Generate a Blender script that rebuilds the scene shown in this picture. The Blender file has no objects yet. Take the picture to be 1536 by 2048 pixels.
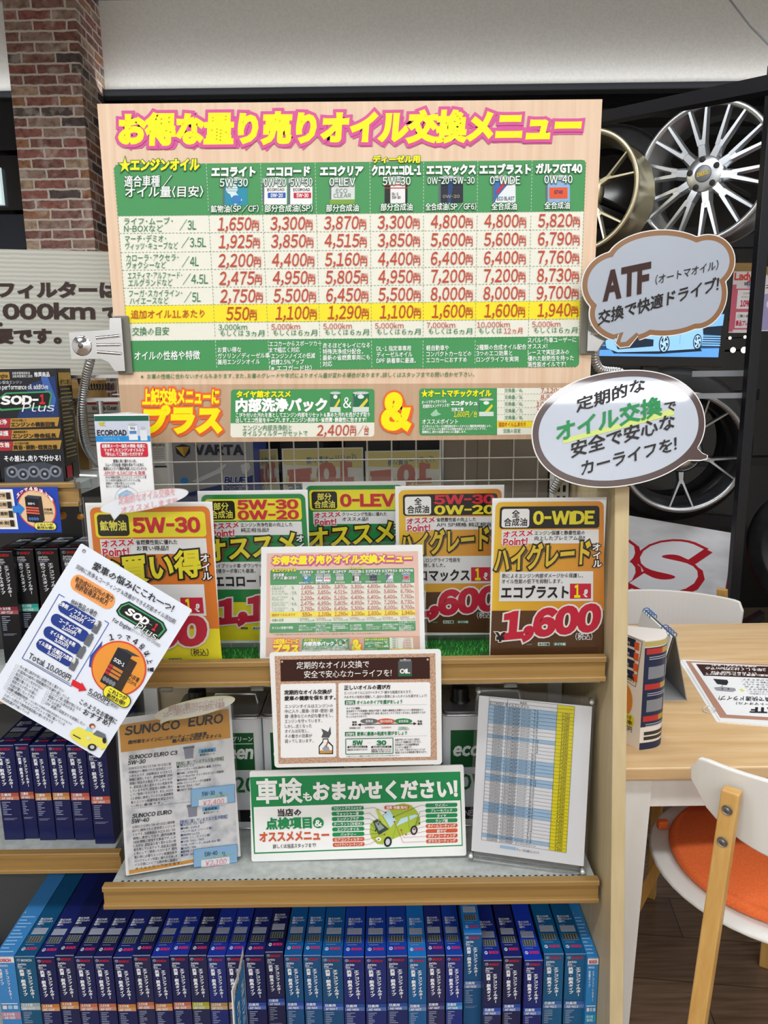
import bpy, math, random
import numpy as np
from mathutils import Vector, Matrix

random.seed(7)
COL = bpy.context.scene.collection
R = math.radians

# ------------------------------------------------------------------ camera
W, H, F = 1536.0, 2048.0, 1479.0
PITCH, ROLL, CAM = R(11.0), 0.0135, Vector((0.0, 0.0, 1.5))
_r, _u, _f = Vector((1, 0, 0)), Vector((0, math.sin(PITCH), math.cos(PITCH))), Vector((0, math.cos(PITCH), -math.sin(PITCH)))
RIGHT = _r * math.cos(ROLL) - _u * math.sin(ROLL)
UP = _r * math.sin(ROLL) + _u * math.cos(ROLL)
cd = bpy.data.cameras.new('camera'); cam = bpy.data.objects.new('camera', cd); COL.objects.link(cam)
cd.sensor_fit = 'VERTICAL'; cd.sensor_height = 36.0; cd.lens = 36.0 * F / H
cd.clip_start = 0.02
cam.matrix_world = Matrix(((RIGHT.x, UP.x, -_f.x, CAM.x), (RIGHT.y, UP.y, -_f.y, CAM.y), (RIGHT.z, UP.z, -_f.z, CAM.z), (0, 0, 0, 1)))
bpy.context.scene.camera = cam

# ------------------------------------------------------------------ world, lamps, exposure
sc = bpy.context.scene
sc.view_settings.view_transform = 'Standard'; sc.view_settings.look = 'None'
sc.view_settings.gamma = 1.0; sc.view_settings.use_curve_mapping = False
EXPOSURE = -0.64
sc.view_settings.exposure = EXPOSURE
sc.cycles.use_adaptive_sampling = True; sc.cycles.adaptive_threshold = 0.03; sc.cycles.max_bounces = 7; sc.cycles.diffuse_bounces = 3; sc.cycles.glossy_bounces = 3; sc.cycles.transparent_max_bounces = 12
sc.cycles.caustics_reflective = False; sc.cycles.caustics_refractive = False
wo = bpy.data.worlds.new('shop_air'); sc.world = wo; wo.use_nodes = True
wo.node_tree.nodes['Background'].inputs[0].default_value = (0.90, 0.95, 1.0, 1)
wo.node_tree.nodes['Background'].inputs[1].default_value = 0.14

def lamp(name, loc, size, power, rot=(0, 0, 0), col=(0.965, 0.985, 1.0), spread=180):
    l = bpy.data.lights.new(name, 'AREA'); l.shape = 'RECTANGLE'; l.size, l.size_y = size
    l.energy = power; l.color = col; l.spread = R(spread)
    o = bpy.data.objects.new(name, l); COL.objects.link(o); o.location = loc; o.rotation_euler = rot
    return o
# rows of fluorescent fixtures hung under the ceiling: behind the viewer, overhead, over the table and over the displays
for x in (-1.85, -0.25, 1.35): lamp('ceiling_light', (x, -1.95, 3.0), (1.25, 0.28), 52)
for x in (-1.5, 0.1, 1.7): lamp('ceiling_light', (x, 0.10, 3.0), (1.25, 0.28), 30)
lamp('ceiling_light', (1.5, 1.75, 3.0), (1.25, 0.25), 24)
lamp('ceiling_light', (-1.2, 2.1, 3.0), (1.25, 0.25), 34)
lamp('ceiling_light', (0.2, 2.2, 3.0), (1.25, 0.25), 20)
# strip lights lying on the ledge under the white wall, shining up it
lamp('ledge_light', (0.1, 4.25, 2.96), (6.2, 0.05), 7.5, (R(160), 0, 0))

# ------------------------------------------------------------------ picture pixel -> point of the room
def ray(px, py):
    a, b = px - W / 2, py - H / 2
    return RIGHT * (a / F) - UP * (b / F) + _f
def at(px, py, Y):                       # on the upright plane at distance Y
    d = ray(px, py); return CAM + d * (Y / d.y)
def atz(px, py, Z):                      # on the level plane at height Z
    d = ray(px, py); return CAM + d * ((Z - CAM.z) / d.z)
def onp(px, py, P, N):                   # on any plane
    d = ray(px, py); return CAM + d * ((P - CAM).dot(N) / d.dot(N))

def proj(p):                             # and back again
    d = p - CAM; z = d.dot(_f); return (W / 2 + d.dot(RIGHT) / z * F, H / 2 - d.dot(UP) / z * F)

# ------------------------------------------------------------------ materials
def lin(c):
    c = c / 255.0
    return c / 12.92 if c <= 0.04045 else ((c + 0.055) / 1.055) ** 2.4
def hexl(h):
    return tuple(lin(int(h[i:i + 2], 16)) for i in (0, 2, 4))
MATS = {}
def mat(h, rough=0.5, metal=0.0, spec=0.5, alpha=1.0, trans=0.0, emit=0.0, coat=0.0):
    k = (h, rough, metal, spec, alpha, trans, emit, coat)
    if k in MATS: return MATS[k]
    m = bpy.data.materials.new('finish_' + h); m.use_nodes = True
    n = m.node_tree.nodes['Principled BSDF']; c = (*hexl(h), 1)
    n.inputs['Base Color'].default_value = c
    n.inputs['Roughness'].default_value = rough; n.inputs['Metallic'].default_value = metal
    n.inputs['Specular IOR Level'].default_value = spec
    n.inputs['Alpha'].default_value = alpha; n.inputs['Transmission Weight'].default_value = trans
    n.inputs['Coat Weight'].default_value = coat; n.inputs['Coat Roughness'].default_value = 0.04
    if emit:
        n.inputs['Emission Color'].default_value = c; n.inputs['Emission Strength'].default_value = emit
    MATS[k] = m
    return m
def pr(h): return mat(h, 0.42, 0, 0.35)                # print on card or paper
def nodes_mat(name, rough=0.5):
    m = bpy.data.materials.new(name); m.use_nodes = True
    nt = m.node_tree; b = nt.nodes['Principled BSDF']; b.inputs['Roughness'].default_value = rough
    return m, nt, b
def ramp(nt, stops, fac):
    r = nt.nodes.new('ShaderNodeValToRGB'); e = r.color_ramp.elements
    while len(e) < len(stops): e.new(0.5)
    for i, (p, h) in enumerate(stops): e[i].position = p; e[i].color = (*hexl(h), 1)
    nt.links.new(fac, r.inputs[0]); return r
def wood(name, c0, c1, scale=(2, 30, 30), rough=0.4, c2=None):
    m, nt, b = nodes_mat(name, rough)
    tc = nt.nodes.new('ShaderNodeTexCoord'); mp = nt.nodes.new('ShaderNodeMapping'); nz = nt.nodes.new('ShaderNodeTexNoise')
    mp.inputs['Scale'].default_value = scale; nz.inputs['Scale'].default_value = 1.6; nz.inputs['Detail'].default_value = 6
    nz.inputs['Distortion'].default_value = 0.4
    nt.links.new(tc.outputs['Object'], mp.inputs[0]); nt.links.new(mp.outputs[0], nz.inputs['Vector'])
    st = [(0.3, c0), (0.7, c1)] if not c2 else [(0.28, c0), (0.6, c1), (0.78, c2)]
    r = ramp(nt, st, nz.outputs['Fac']); nt.links.new(r.outputs[0], b.inputs['Base Color'])
    return m
def noisy(name, c0, c1, scale=40, rough=0.6, lo=0.35, hi=0.65, detail=4, bump=0.0, coord='Object', stretch=(1, 1, 1)):
    m, nt, b = nodes_mat(name, rough)
    tc = nt.nodes.new('ShaderNodeTexCoord'); nz = nt.nodes.new('ShaderNodeTexNoise'); mp = nt.nodes.new('ShaderNodeMapping')
    mp.inputs['Scale'].default_value = stretch
    nz.inputs['Scale'].default_value = scale; nz.inputs['Detail'].default_value = detail
    nt.links.new(tc.outputs[coord], mp.inputs[0]); nt.links.new(mp.outputs[0], nz.inputs['Vector'])
    r = ramp(nt, [(lo, c0), (hi, c1)], nz.outputs['Fac']); nt.links.new(r.outputs[0], b.inputs['Base Color'])
    if bump:
        bp = nt.nodes.new('ShaderNodeBump'); bp.inputs['Strength'].default_value = bump; bp.inputs['Distance'].default_value = 0.002
        nt.links.new(nz.outputs['Fac'], bp.inputs['Height']); nt.links.new(bp.outputs[0], b.inputs['Normal'])
    return m

WHITE = 'F1F1EF'
LIP = wood('shelf_edge_wood', '957340', 'A5834C', (2, 60, 60), 0.38)
MAPLE = wood('pale_maple', 'C3AE84', 'D0BD96', (40, 40, 2.5), 0.45)
SIGNWOOD = wood('pale_printed_wood', 'E0BE9F', 'EBCFB4', (60, 2.0, 1), 0.45)
SIGNTAN = wood('tan_printed_wood', 'BF9C7D', 'C9A98B', (60, 2.0, 1), 0.45)
CHROME = mat('D8D9DC', 0.12, 1.0)
STEEL = mat('C4C6C8', 0.3, 1.0)
def film(name, tint='FFFFFF', gloss=1.0, haze=0.0, hz='DDE2E4'):
    m = bpy.data.materials.new(name); m.use_nodes = True; nt = m.node_tree; nt.nodes.clear()
    o = nt.nodes.new('ShaderNodeOutputMaterial'); t = nt.nodes.new('ShaderNodeBsdfTransparent'); g = nt.nodes.new('ShaderNodeBsdfGlossy'); f = nt.nodes.new('ShaderNodeFresnel'); x = nt.nodes.new('ShaderNodeMixShader')
    t.inputs[0].default_value = (*hexl(tint), 1); g.inputs['Roughness'].default_value = 0.06; f.inputs['IOR'].default_value = 1.45
    ml = nt.nodes.new('ShaderNodeMath'); ml.operation = 'MULTIPLY'; ml.inputs[1].default_value = gloss
    nt.links.new(f.outputs[0], ml.inputs[0]); nt.links.new(ml.outputs[0], x.inputs[0])
    src = t.outputs[0]
    if haze:
        d = nt.nodes.new('ShaderNodeBsdfDiffuse'); d.inputs[0].default_value = (*hexl(hz), 1); y = nt.nodes.new('ShaderNodeMixShader'); y.inputs[0].default_value = haze
        nt.links.new(t.outputs[0], y.inputs[1]); nt.links.new(d.outputs[0], y.inputs[2]); src = y.outputs[0]
    nt.links.new(src, x.inputs[1]); nt.links.new(g.outputs[0], x.inputs[2]); nt.links.new(x.outputs[0], o.inputs[0])
    return m
CLEAR = film('clear_plastic', 'F2F6F6', 1.0, 0.06)

# ------------------------------------------------------------------ mesh builder
class MB:
    def __init__(s): s.v, s.f, s.mi, s.sm, s.mats = [], [], [], [], []
    def mid(s, m):
        if m not in s.mats: s.mats.append(m)
        return s.mats.index(m)
    def add(s, vs, fs, m, M=None, smooth=False):
        b = len(s.v); i = s.mid(m)
        s.v += [tuple(M @ Vector(v)) for v in vs] if M is not None else [tuple(v) for v in vs]
        for f in fs: s.f.append([b + k for k in f]); s.mi.append(i); s.sm.append(smooth)
    def box(s, x0, x1, y0, y1, z0, z1, m, M=None):
        s.add([(x0, y0, z0), (x1, y0, z0), (x1, y1, z0), (x0, y1, z0), (x0, y0, z1), (x1, y0, z1), (x1, y1, z1), (x0, y1, z1)],
              [(3, 2, 1, 0), (4, 5, 6, 7), (0, 1, 5, 4), (1, 2, 6, 5), (2, 3, 7, 6), (3, 0, 4, 7)], m, M)
    def hexa(s, p, m):                   # eight corners: bottom ring then top ring
        s.add(p, [(3, 2, 1, 0), (4, 5, 6, 7), (0, 1, 5, 4), (1, 2, 6, 5), (2, 3, 7, 6), (3, 0, 4, 7)], m)
    def prism(s, poly, z0, z1, m, M=None, smooth=False, side=None):
        n = len(poly)
        vs = [(x, y, z0) for x, y in poly] + [(x, y, z1) for x, y in poly]
        s.add(vs, [list(range(n))[::-1], [n + i for i in range(n)]], m, M)
        s.add(vs, [(i, (i + 1) % n, n + (i + 1) % n, n + i) for i in range(n)], side or m, M, smooth)
    def tube(s, pts, r, m, n=8, M=None, closed=False, caps=True):
        pts = [Vector(p) for p in pts]; rr = r if isinstance(r, (list, tuple)) else [r] * len(pts)
        k = len(pts); vs = []; prev = None
        for i, p in enumerate(pts):
            t = (pts[(i + 1) % k] - pts[i - 1]) if closed else (pts[min(i + 1, k - 1)] - pts[max(i - 1, 0)])
            t.normalize()
            a = prev if prev is not None else (Vector((0, 0, 1)) if abs(t.z) < 0.9 else Vector((1, 0, 0)))
            a = (a - t * a.dot(t)).normalized(); prev = a; b = t.cross(a)
            vs += [tuple(p + (a * math.cos(2 * math.pi * j / n) + b * math.sin(2 * math.pi * j / n)) * rr[i]) for j in range(n)]
        fs = []
        for i in range(k if closed else k - 1):
            o, q = i * n, ((i + 1) % k) * n
            fs += [(o + j, o + (j + 1) % n, q + (j + 1) % n, q + j) for j in range(n)]
        s.add(vs, fs, m, M, True)
        if caps and not closed: s.add(vs, [list(range(n))[::-1], [(k - 1) * n + j for j in range(n)]], m, M)
    def lathe(s, prof, m, n=32, M=None, closed=False):      # (radius, height) turned about local z
        k = len(prof)
        vs = [(p[0] * math.cos(2 * math.pi * j / n), p[0] * math.sin(2 * math.pi * j / n), p[1]) for p in prof for j in range(n)]
        fs = []
        for i in range(k if closed else k - 1):
            o, q = i * n, ((i + 1) % k) * n
            fs += [(o + j, o + (j + 1) % n, q + (j + 1) % n, q + j) for j in range(n)]
        s.add(vs, fs, m, M, True)
    def build(s, name, parent=None, M=None, bevel=0.0, seg=2):
        me = bpy.data.meshes.new(name); me.from_pydata(s.v, [], s.f)
        for m in s.mats: me.materials.append(m)
        me.polygons.foreach_set('material_index', s.mi); me.polygons.foreach_set('use_smooth', s.sm)
        me.update()
        o = bpy.data.objects.new(name, me); COL.objects.link(o)
        if parent is not None: o.parent = parent
        if M is not None: o.matrix_local = M
        if bevel:
            b = o.modifiers.new('edge', 'BEVEL'); b.width = bevel; b.segments = seg; b.limit_method = 'ANGLE'; b.angle_limit = R(40)
        return o

def tag(o, label, cat, group=None, kind=None):
    o['label'] = label; o['category'] = cat
    if group: o['group'] = group
    if kind: o['kind'] = kind
    return o
def thing(name, label, cat, M=None, group=None):
    o = bpy.data.objects.new(name, None); COL.objects.link(o); o.empty_display_size = 0.02
    if M is not None: o.matrix_world = M if isinstance(M, Matrix) else Matrix.Translation(M)
    return tag(o, label, cat, group)
def settle(o, z):
    """let a thing down (or lift it) until its lowest point rests at height z"""
    bpy.context.view_layer.update()
    ms = [c for c in [o] + list(o.children_recursive) if c.type == 'MESH']
    lo = min((c.matrix_world @ v.co).z for c in ms for v in c.data.vertices)
    M = o.matrix_world.copy(); M.translation.z += z - lo; o.matrix_world = M
    print('settle', o.name, round(z - lo, 4)); return o
def struct(o): o['kind'] = 'structure'; return o
def rotx(a): return Matrix.Rotation(a, 4, 'X')
def rotz(a): return Matrix.Rotation(a, 4, 'Z')
def tr(x, y, z): return Matrix.Translation((x, y, z))

# ------------------------------------------------------------------ lettering
_cu = bpy.data.curves.new('type', 'FONT'); _co = bpy.data.objects.new('type', _cu); COL.objects.link(_co)
_cu.size = 1.0; _cu.bevel_resolution = 0; _cu.fill_mode = 'FRONT'
GL = {}
def glyph(ch, bold, res):
    k = (ch, bold, res)
    if k in GL: return GL[k]
    o = ord(ch); c = ch
    if o < 0x80: res = max(res, 2)
    if ch == '-': c = '－'
    elif ch == 'I': c = 'I'
    elif 0x21 <= o <= 0x7e: c = chr(o - 0x21 + 0xff01)
    if ch == '¥': c = '￥'
    _cu.body = c; _cu.bevel_depth = bold; _cu.resolution_u = res
    me = bpy.data.meshes.new_from_object(_co)
    v = np.array([(q.co.x, q.co.y) for q in me.vertices]) if len(me.vertices) else np.zeros((0, 2))
    zt = max((q.co.z for q in me.vertices), default=0) - 1e-6
    fs, vl, js, seen, nb = [], [], [], {}, 0
    for p in me.polygons:
        i = list(p.vertices); x, y = v[i, 0], v[i, 1]
        if abs(np.dot(x, np.roll(y, -1)) - np.dot(y, np.roll(x, -1))) < 1e-7: continue
        if x.min() < -0.35 or x.max() > 1.6 or y.min() < -0.5 or y.max() > 1.25: continue      # a stray spike of the outline
        if not bold or all(me.vertices[a].co.z > zt for a in i):          # the filled face keeps its shared corners
            f = []
            for a in i:
                if a not in seen: seen[a] = len(vl); vl.append(tuple(v[a])); js.append(0)
                f.append(seen[a])
        else:                                                             # the widened rim: each facet a hair lower
            nb += 1; f = list(range(len(vl), len(vl) + len(i))); vl += [tuple(v[a]) for a in i]; js += [1 + nb % 10] * len(i)
        fs.append(f)
    bpy.data.meshes.remove(me)
    v = np.array(vl) if vl else np.zeros((0, 2))
    if ch == '-': v = v * np.array([0.5, 1.0])
    x0, x1 = (float(v[:, 0].min()), float(v[:, 0].max())) if len(v) else (0.0, 0.2)
    if ch == ' ': sh, adv = 0.0, 0.3
    elif ch in '・、。，．：': sh, adv = 0.28 - (x0 + x1) / 2, 0.56
    elif o < 0x2000 or ch in '（）！ℓ「」『』／【】': sh, adv = 0.05 - x0 - bold * 0.4, (x1 - x0) + 0.1
    else: sh, adv = 0.0, 1.0
    GL[k] = (v, fs, x0, x1, sh, adv, js)
    return GL[k]

LZ = 0.0003
class Art:
    """flat print laid on a sheet: source coordinates -> sheet metres through fn, placed by the matrix M"""
    def __init__(s, mb, fn, M=None, l0=0, slope=0.0): s.mb, s.fn, s.M, s.l0, s.slope = mb, fn, M, l0, slope
    def P(s, x, y): return Vector(s.fn(x, y))
    n = 0
    def put(s, pts, fs, m, l, js=None):
        s.n += 1; z = (l + s.l0) * LZ + (s.n % 24) * LZ / 26      # no two prints share a plane
        s.mb.add([(p[0], p[1], z - (js[i] * 1e-6 if js else 0)) for i, p in enumerate(pts)], fs, m if not isinstance(m, str) else pr(m), s.M)
    def poly(s, pts, m, l=1):
        q = [s.P(*p) for p in pts]; n = len(q)
        a = sum(q[i].x * q[(i + 1) % n].y - q[(i + 1) % n].x * q[i].y for i in range(n))
        if a < 0: q = q[::-1]
        s.put(q, [list(range(n))], m, l)
    def rect(s, x0, y0, x1, y1, m, l=1, k=None):
        k = s.slope if k is None else k; d = k * (x1 - x0)
        s.poly([(x0, y0), (x1, y0 + d), (x1, y1 + d), (x0, y1)], m, l)
    def rr(s, x0, y0, x1, y1, r, m, l=1, k=None, n=5, corners='1111'):
        k = s.slope if k is None else k; pts = []
        for c, (cx, cy, a) in zip(corners, ((x0 + r, y0 + r, 180), (x1 - r, y0 + r, 270), (x1 - r, y1 - r, 0), (x0 + r, y1 - r, 90))):
            if c == '1': pts += [(cx + r * math.cos(R(a + 90 * i / n)), cy + r * math.sin(R(a + 90 * i / n))) for i in range(n + 1)]
            else: pts.append((x0 if cx < (x0 + x1) / 2 else x1, y0 if cy < (y0 + y1) / 2 else y1))
        s.poly([(x, y + k * (x - x0)) for x, y in pts], m, l)
    def ell(s, cx, cy, rx, ry, m, l=1, n=28, rot=0.0):
        c, d = math.cos(rot), math.sin(rot)
        s.poly([(cx + rx * math.cos(t) * c - ry * math.sin(t) * d, cy + rx * math.cos(t) * d + ry * math.sin(t) * c) for t in [2 * math.pi * i / n for i in range(n)]], m, l)
    def ring(s, cx, cy, r0, r1, m, l=1, n=32):
        for i in range(n):
            a, b = 2 * math.pi * i / n, 2 * math.pi * (i + 1) / n
            s.poly([(cx + r0 * math.cos(a), cy + r0 * math.sin(a)), (cx + r1 * math.cos(a), cy + r1 * math.sin(a)), (cx + r1 * math.cos(b), cy + r1 * math.sin(b)), (cx + r0 * math.cos(b), cy + r0 * math.sin(b))], m, l)
    def line(s, pts, w, m, l=2):
        for (xa, ya), (xb, yb) in zip(pts, pts[1:]):
            L = math.hypot(xb - xa, yb - ya) or 1; nx, ny = -(yb - ya) / L * w / 2, (xb - xa) / L * w / 2
            s.poly([(xa + nx, ya + ny), (xb + nx, yb + ny), (xb - nx, yb - ny), (xa - nx, ya - ny)], m, l)
    def dash(s, a, b, w, m, on=4, off=3, l=3):
        L = math.hypot(b[0] - a[0], b[1] - a[1]); n = int(L / (on + off))
        for i in range(n):
            t, u = i * (on + off) / L, (i * (on + off) + on) / L
            s.line([(a[0] + (b[0] - a[0]) * t, a[1] + (b[1] - a[1]) * t), (a[0] + (b[0] - a[0]) * u, a[1] + (b[1] - a[1]) * u)], w, m, l)
    def frame(s, x0, y0, x1, y1, w, m, l=2):
        d = s.slope * (x1 - x0)
        s.line([(x0, y0), (x1, y0 + d), (x1, y1 + d), (x0, y1), (x0, y0)], w, m, l)
    def txt(s, t, x0, y0, x1, y1, m, bold=0.0, l=6, out=None, k=None, res=1, shear=0.0, out2=None, wid=None):
        """lettering whose ink runs x0..x1 and whose body stands y0..y1; out = (colour, width in em)"""
        k = s.slope if k is None else k
        cjk = any(ord(c) > 0x2e7f and c not in '（）！' for c in t)
        top, bot = (0.80, -0.06) if cjk else (0.735, 0.0)
        pen, items = 0.0, []
        for c in t:
            g = glyph(c, 0.0, res); items.append((c, pen + g[4], g)); pen += g[5]
        ink = [i for i in items if len(i[2][0])]
        if not ink: return
        ia = min(i[1] + i[2][2] for i in ink) - bold; ib = max(i[1] + i[2][3] for i in ink) + bold; top += bold; bot -= bold
        p0, p1, pt = s.P(x0, y1), s.P(x1, y1 + k * (x1 - x0)), s.P(x0, y0)
        ex, ey = (p1 - p0) / max(ib - ia, 1e-6), (pt - p0) / (top - bot)
        passes = [(bold, m, l)]
        if out: passes.append((round(bold + out[1], 3), out[0], l - 1))
        if out2: passes.append((round(bold + (out[1] if out else 0) + out2[1], 3), out2[0], l - 2))
        for b, mm, ll in passes:
            for c, x, g0 in ink:
                g = glyph(c, b, res)
                q = [p0 + ex * (x + vx - ia + shear * vy) + ey * (vy - bot) for vx, vy in g[0]]
                s.put(q, g[1], mm, ll, g[6])
    def vtxt(s, t, x0, y0, x1, y1, m, bold=0.0, l=6, out=None, res=1, dx=0.0):
        n = len(t); h = (y1 - y0) / n
        for i, c in enumerate(t):
            o = dx * i
            if c == 'ー':
                s.rect((x0 + x1) / 2 - (x1 - x0) * 0.07 + o, y0 + i * h + h * 0.08, (x0 + x1) / 2 + (x1 - x0) * 0.07 + o, y0 + (i + 1) * h - h * 0.08, m, l, 0)
                continue
            g = glyph(c, 0.0, res); a, b = g[2], g[3]
            s.txt(c, x0 + (x1 - x0) * a + o, y0 + i * h + h * 0.05, x0 + (x1 - x0) * b + o, y0 + (i + 1) * h - h * 0.05, m, bold, l, out, 0, res)
    def lines(s, ts, x0, y0, lh, h, em, m, bold=0.0, l=6, res=1, k=None):
        for i, t in enumerate(ts):
            w = sum(glyph(c, 0.0, res)[5] for c in t) * em
            if t: s.txt(t, x0, y0 + i * lh, x0 + w, y0 + i * lh + h, m, bold, l, None, k, res)

def homog(src, dst):
    A = []; b = []
    for (x, y), (u, v) in zip(src, dst):
        A += [[x, y, 1, 0, 0, 0, -u * x, -u * y], [0, 0, 0, x, y, 1, -v * x, -v * y]]; b += [u, v]
    h = np.linalg.solve(np.array(A, float), np.array(b, float))
    def fn(x, y):
        d = h[6] * x + h[7] * y + 1.0
        return ((h[0] * x + h[1] * y + h[2]) / d, (h[3] * x + h[4] * y + h[5]) / d)
    return fn

class Sheet:
    """a flat card standing in the room: its corners are read off on the plane it stands in"""
    def __init__(s, quad, Y=None, tilt=0.0, yaw=0.0, P=None):
        t, y = R(tilt), R(yaw)
        N = Vector((math.sin(y) * math.cos(t), -math.cos(y) * math.cos(t), math.sin(t)))
        if P is None: P = at(quad[3][0], quad[3][1], Y)
        c = [onp(x, yy, P, N) for x, yy in quad]
        X = ((c[1] - c[0]) + (c[2] - c[3])).normalized(); Yv = (c[0] - c[3]) + (c[1] - c[2])
        Yv = (Yv - X * Yv.dot(X)).normalized(); Z = X.cross(Yv)
        s.w = ((c[1] - c[0]).length + (c[2] - c[3]).length) / 2; s.h = ((c[0] - c[3]).length + (c[1] - c[2]).length) / 2
        o = (c[0] + c[1] + c[2] + c[3]) / 4 - X * s.w / 2 + Yv * s.h / 2
        s.M = Matrix(((X.x, Yv.x, Z.x, o.x), (X.y, Yv.y, Z.y, o.y), (X.z, Yv.z, Z.z, o.z), (0, 0, 0, 1)))
        s.quad = quad; s.px = homog(quad, [(0, 0), (s.w, 0), (s.w, -s.h), (0, -s.h)])
        s.N = N
    def zoom(s, ox, oy, k): return lambda x, y: s.px(ox + x / k, oy + y / k)
    def unit(s, w, h): return lambda x, y: (x / w * s.w, -y / h * s.h)
    def card(s, mb, m, th=0.0012, r=0.0, back=None):
        if isinstance(m, str): m = pr(m)
        if r:
            n = 5; pts = []
            for cx, cy, a in ((r, -r, 90), (r, -s.h + r, 180), (s.w - r, -s.h + r, 270), (s.w - r, -r, 0)):
                pts += [(cx + r * math.cos(R(a + 90 * i / n)), cy + r * math.sin(R(a + 90 * i / n))) for i in range(n + 1)]
        else: pts = [(0, 0), (0, -s.h), (s.w, -s.h), (s.w, 0)]
        mb.prism(pts, -th, 0.0, m)
# ================================================================== the room
WALLY, CEILZ = 4.4, 3.42
m, nt, b = nodes_mat('floor_planks_dark', 0.28)
tc = nt.nodes.new('ShaderNodeTexCoord'); mp = nt.nodes.new('ShaderNodeMapping'); bk = nt.nodes.new('ShaderNodeTexBrick')
mp.inputs['Rotation'].default_value = (0, 0, R(7))
bk.inputs['Scale'].default_value = 1.0; bk.inputs['Brick Width'].default_value = 0.9; bk.inputs['Row Height'].default_value = 0.15
bk.inputs['Mortar Size'].default_value = 0.0012; bk.offset = 0.37
bk.inputs['Color1'].default_value = (*hexl('826C5A'), 1); bk.inputs['Color2'].default_value = (*hexl('A08770'), 1); bk.inputs['Mortar'].default_value = (*hexl('40322A'), 1)
mp2 = nt.nodes.new('ShaderNodeMapping'); mp2.inputs['Scale'].default_value = (3, 45, 1); mp2.inputs['Rotation'].default_value = (0, 0, R(7))
nz = nt.nodes.new('ShaderNodeTexNoise'); nz.inputs['Scale'].default_value = 2.0; nz.inputs['Detail'].default_value = 7
mx = nt.nodes.new('ShaderNodeMix'); mx.data_type = 'RGBA'; mx.blend_type = 'MULTIPLY'; mx.inputs[0].default_value = 0.75
rp = ramp(nt, [(0.3, '9C928B'), (0.7, 'FFFFFF')], nz.outputs['Fac'])
nt.links.new(tc.outputs['Object'], mp.inputs[0]); nt.links.new(mp.outputs[0], bk.inputs['Vector'])
nt.links.new(tc.outputs['Object'], mp2.inputs[0]); nt.links.new(mp2.outputs[0], nz.inputs['Vector'])
nt.links.new(bk.outputs['Color'], mx.inputs[6]); nt.links.new(rp.outputs[0], mx.inputs[7]); nt.links.new(mx.outputs[2], b.inputs['Base Color'])
FLOOR = m
LIGHTFLOOR = wood('floor_planks_light', '5F5040', '75634E', (2, 24, 1), 0.35)
b_ = MB(); b_.box(-3.2, 3.4, -2.6, 3.05, -0.06, 0.0, FLOOR); struct(b_.build('floor'))
b_ = MB(); b_.box(-3.2, 3.4, 3.05, WALLY + 0.1, -0.06, 0.0, LIGHTFLOOR); struct(b_.build('floor_display'))
PLASTER = noisy('white_wallpaper', 'E6E4DE', 'EFEDE8', 90, 0.8, bump=0.15)
b_ = MB(); b_.box(-3.2, 3.4, -2.6, WALLY + 0.1, CEILZ, CEILZ + 0.05, noisy('ceiling_board', '8F8B84', '99958E', 60, 0.85)); struct(b_.build('ceiling'))
ztop = at(700, 178, WALLY - 0.06).z
b_ = MB(); b_.box(-3.2, 3.4, WALLY - 0.06, WALLY + 0.1, ztop, CEILZ, PLASTER); struct(b_.build('wall_back'))
b_ = MB(); b_.box(-3.3, -3.2, -2.6, WALLY + 0.1, 0, CEILZ, PLASTER); struct(b_.build('wall_left'))
b_ = MB(); b_.box(3.4, 3.5, -2.6, WALLY + 0.1, 0, CEILZ, PLASTER); struct(b_.build('wall_right'))
b_ = MB(); b_.box(-3.2, 3.4, -2.7, -2.6, 0, CEILZ, PLASTER); struct(b_.build('wall_front'))
BLACK = mat('15171C', 0.35, 0, 0.5); BLACKM = mat('1B1D24', 0.4, 0, 0.4); DARK = mat('07080A', 0.6, 0, 0.3)
# the dark shopfront glazing under the white wall: night outside, black frames
b_ = MB(); b_.box(-3.2, 3.4, WALLY + 0.02, WALLY + 0.1, 0, ztop, mat('08090C', 0.08, 0, 0.6)); struct(b_.build('window_1'))
b_ = MB()
b_.box(-3.2, 3.4, WALLY - 0.10, WALLY + 0.02, ztop - 0.055, ztop, BLACKM)
b_.box(-3.2, 3.4, WALLY - 0.05, WALLY + 0.02, ztop - 0.16, ztop - 0.11, BLACK)
b_.box(-3.2, 3.4, WALLY - 0.05, WALLY + 0.02, ztop - 0.25, ztop - 0.21, BLACKM)
for x in (-2.6, -1.15, 0.2, 3.0): b_.box(x, x + 0.05, WALLY - 0.05, WALLY + 0.02, 0, ztop - 0.25, BLACK)
for z in (0.9, 1.75, 2.2): b_.box(-3.2, 3.4, WALLY - 0.04, WALLY + 0.02, z, z + 0.05, BLACK)
struct(b_.build('trim_1'))

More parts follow.
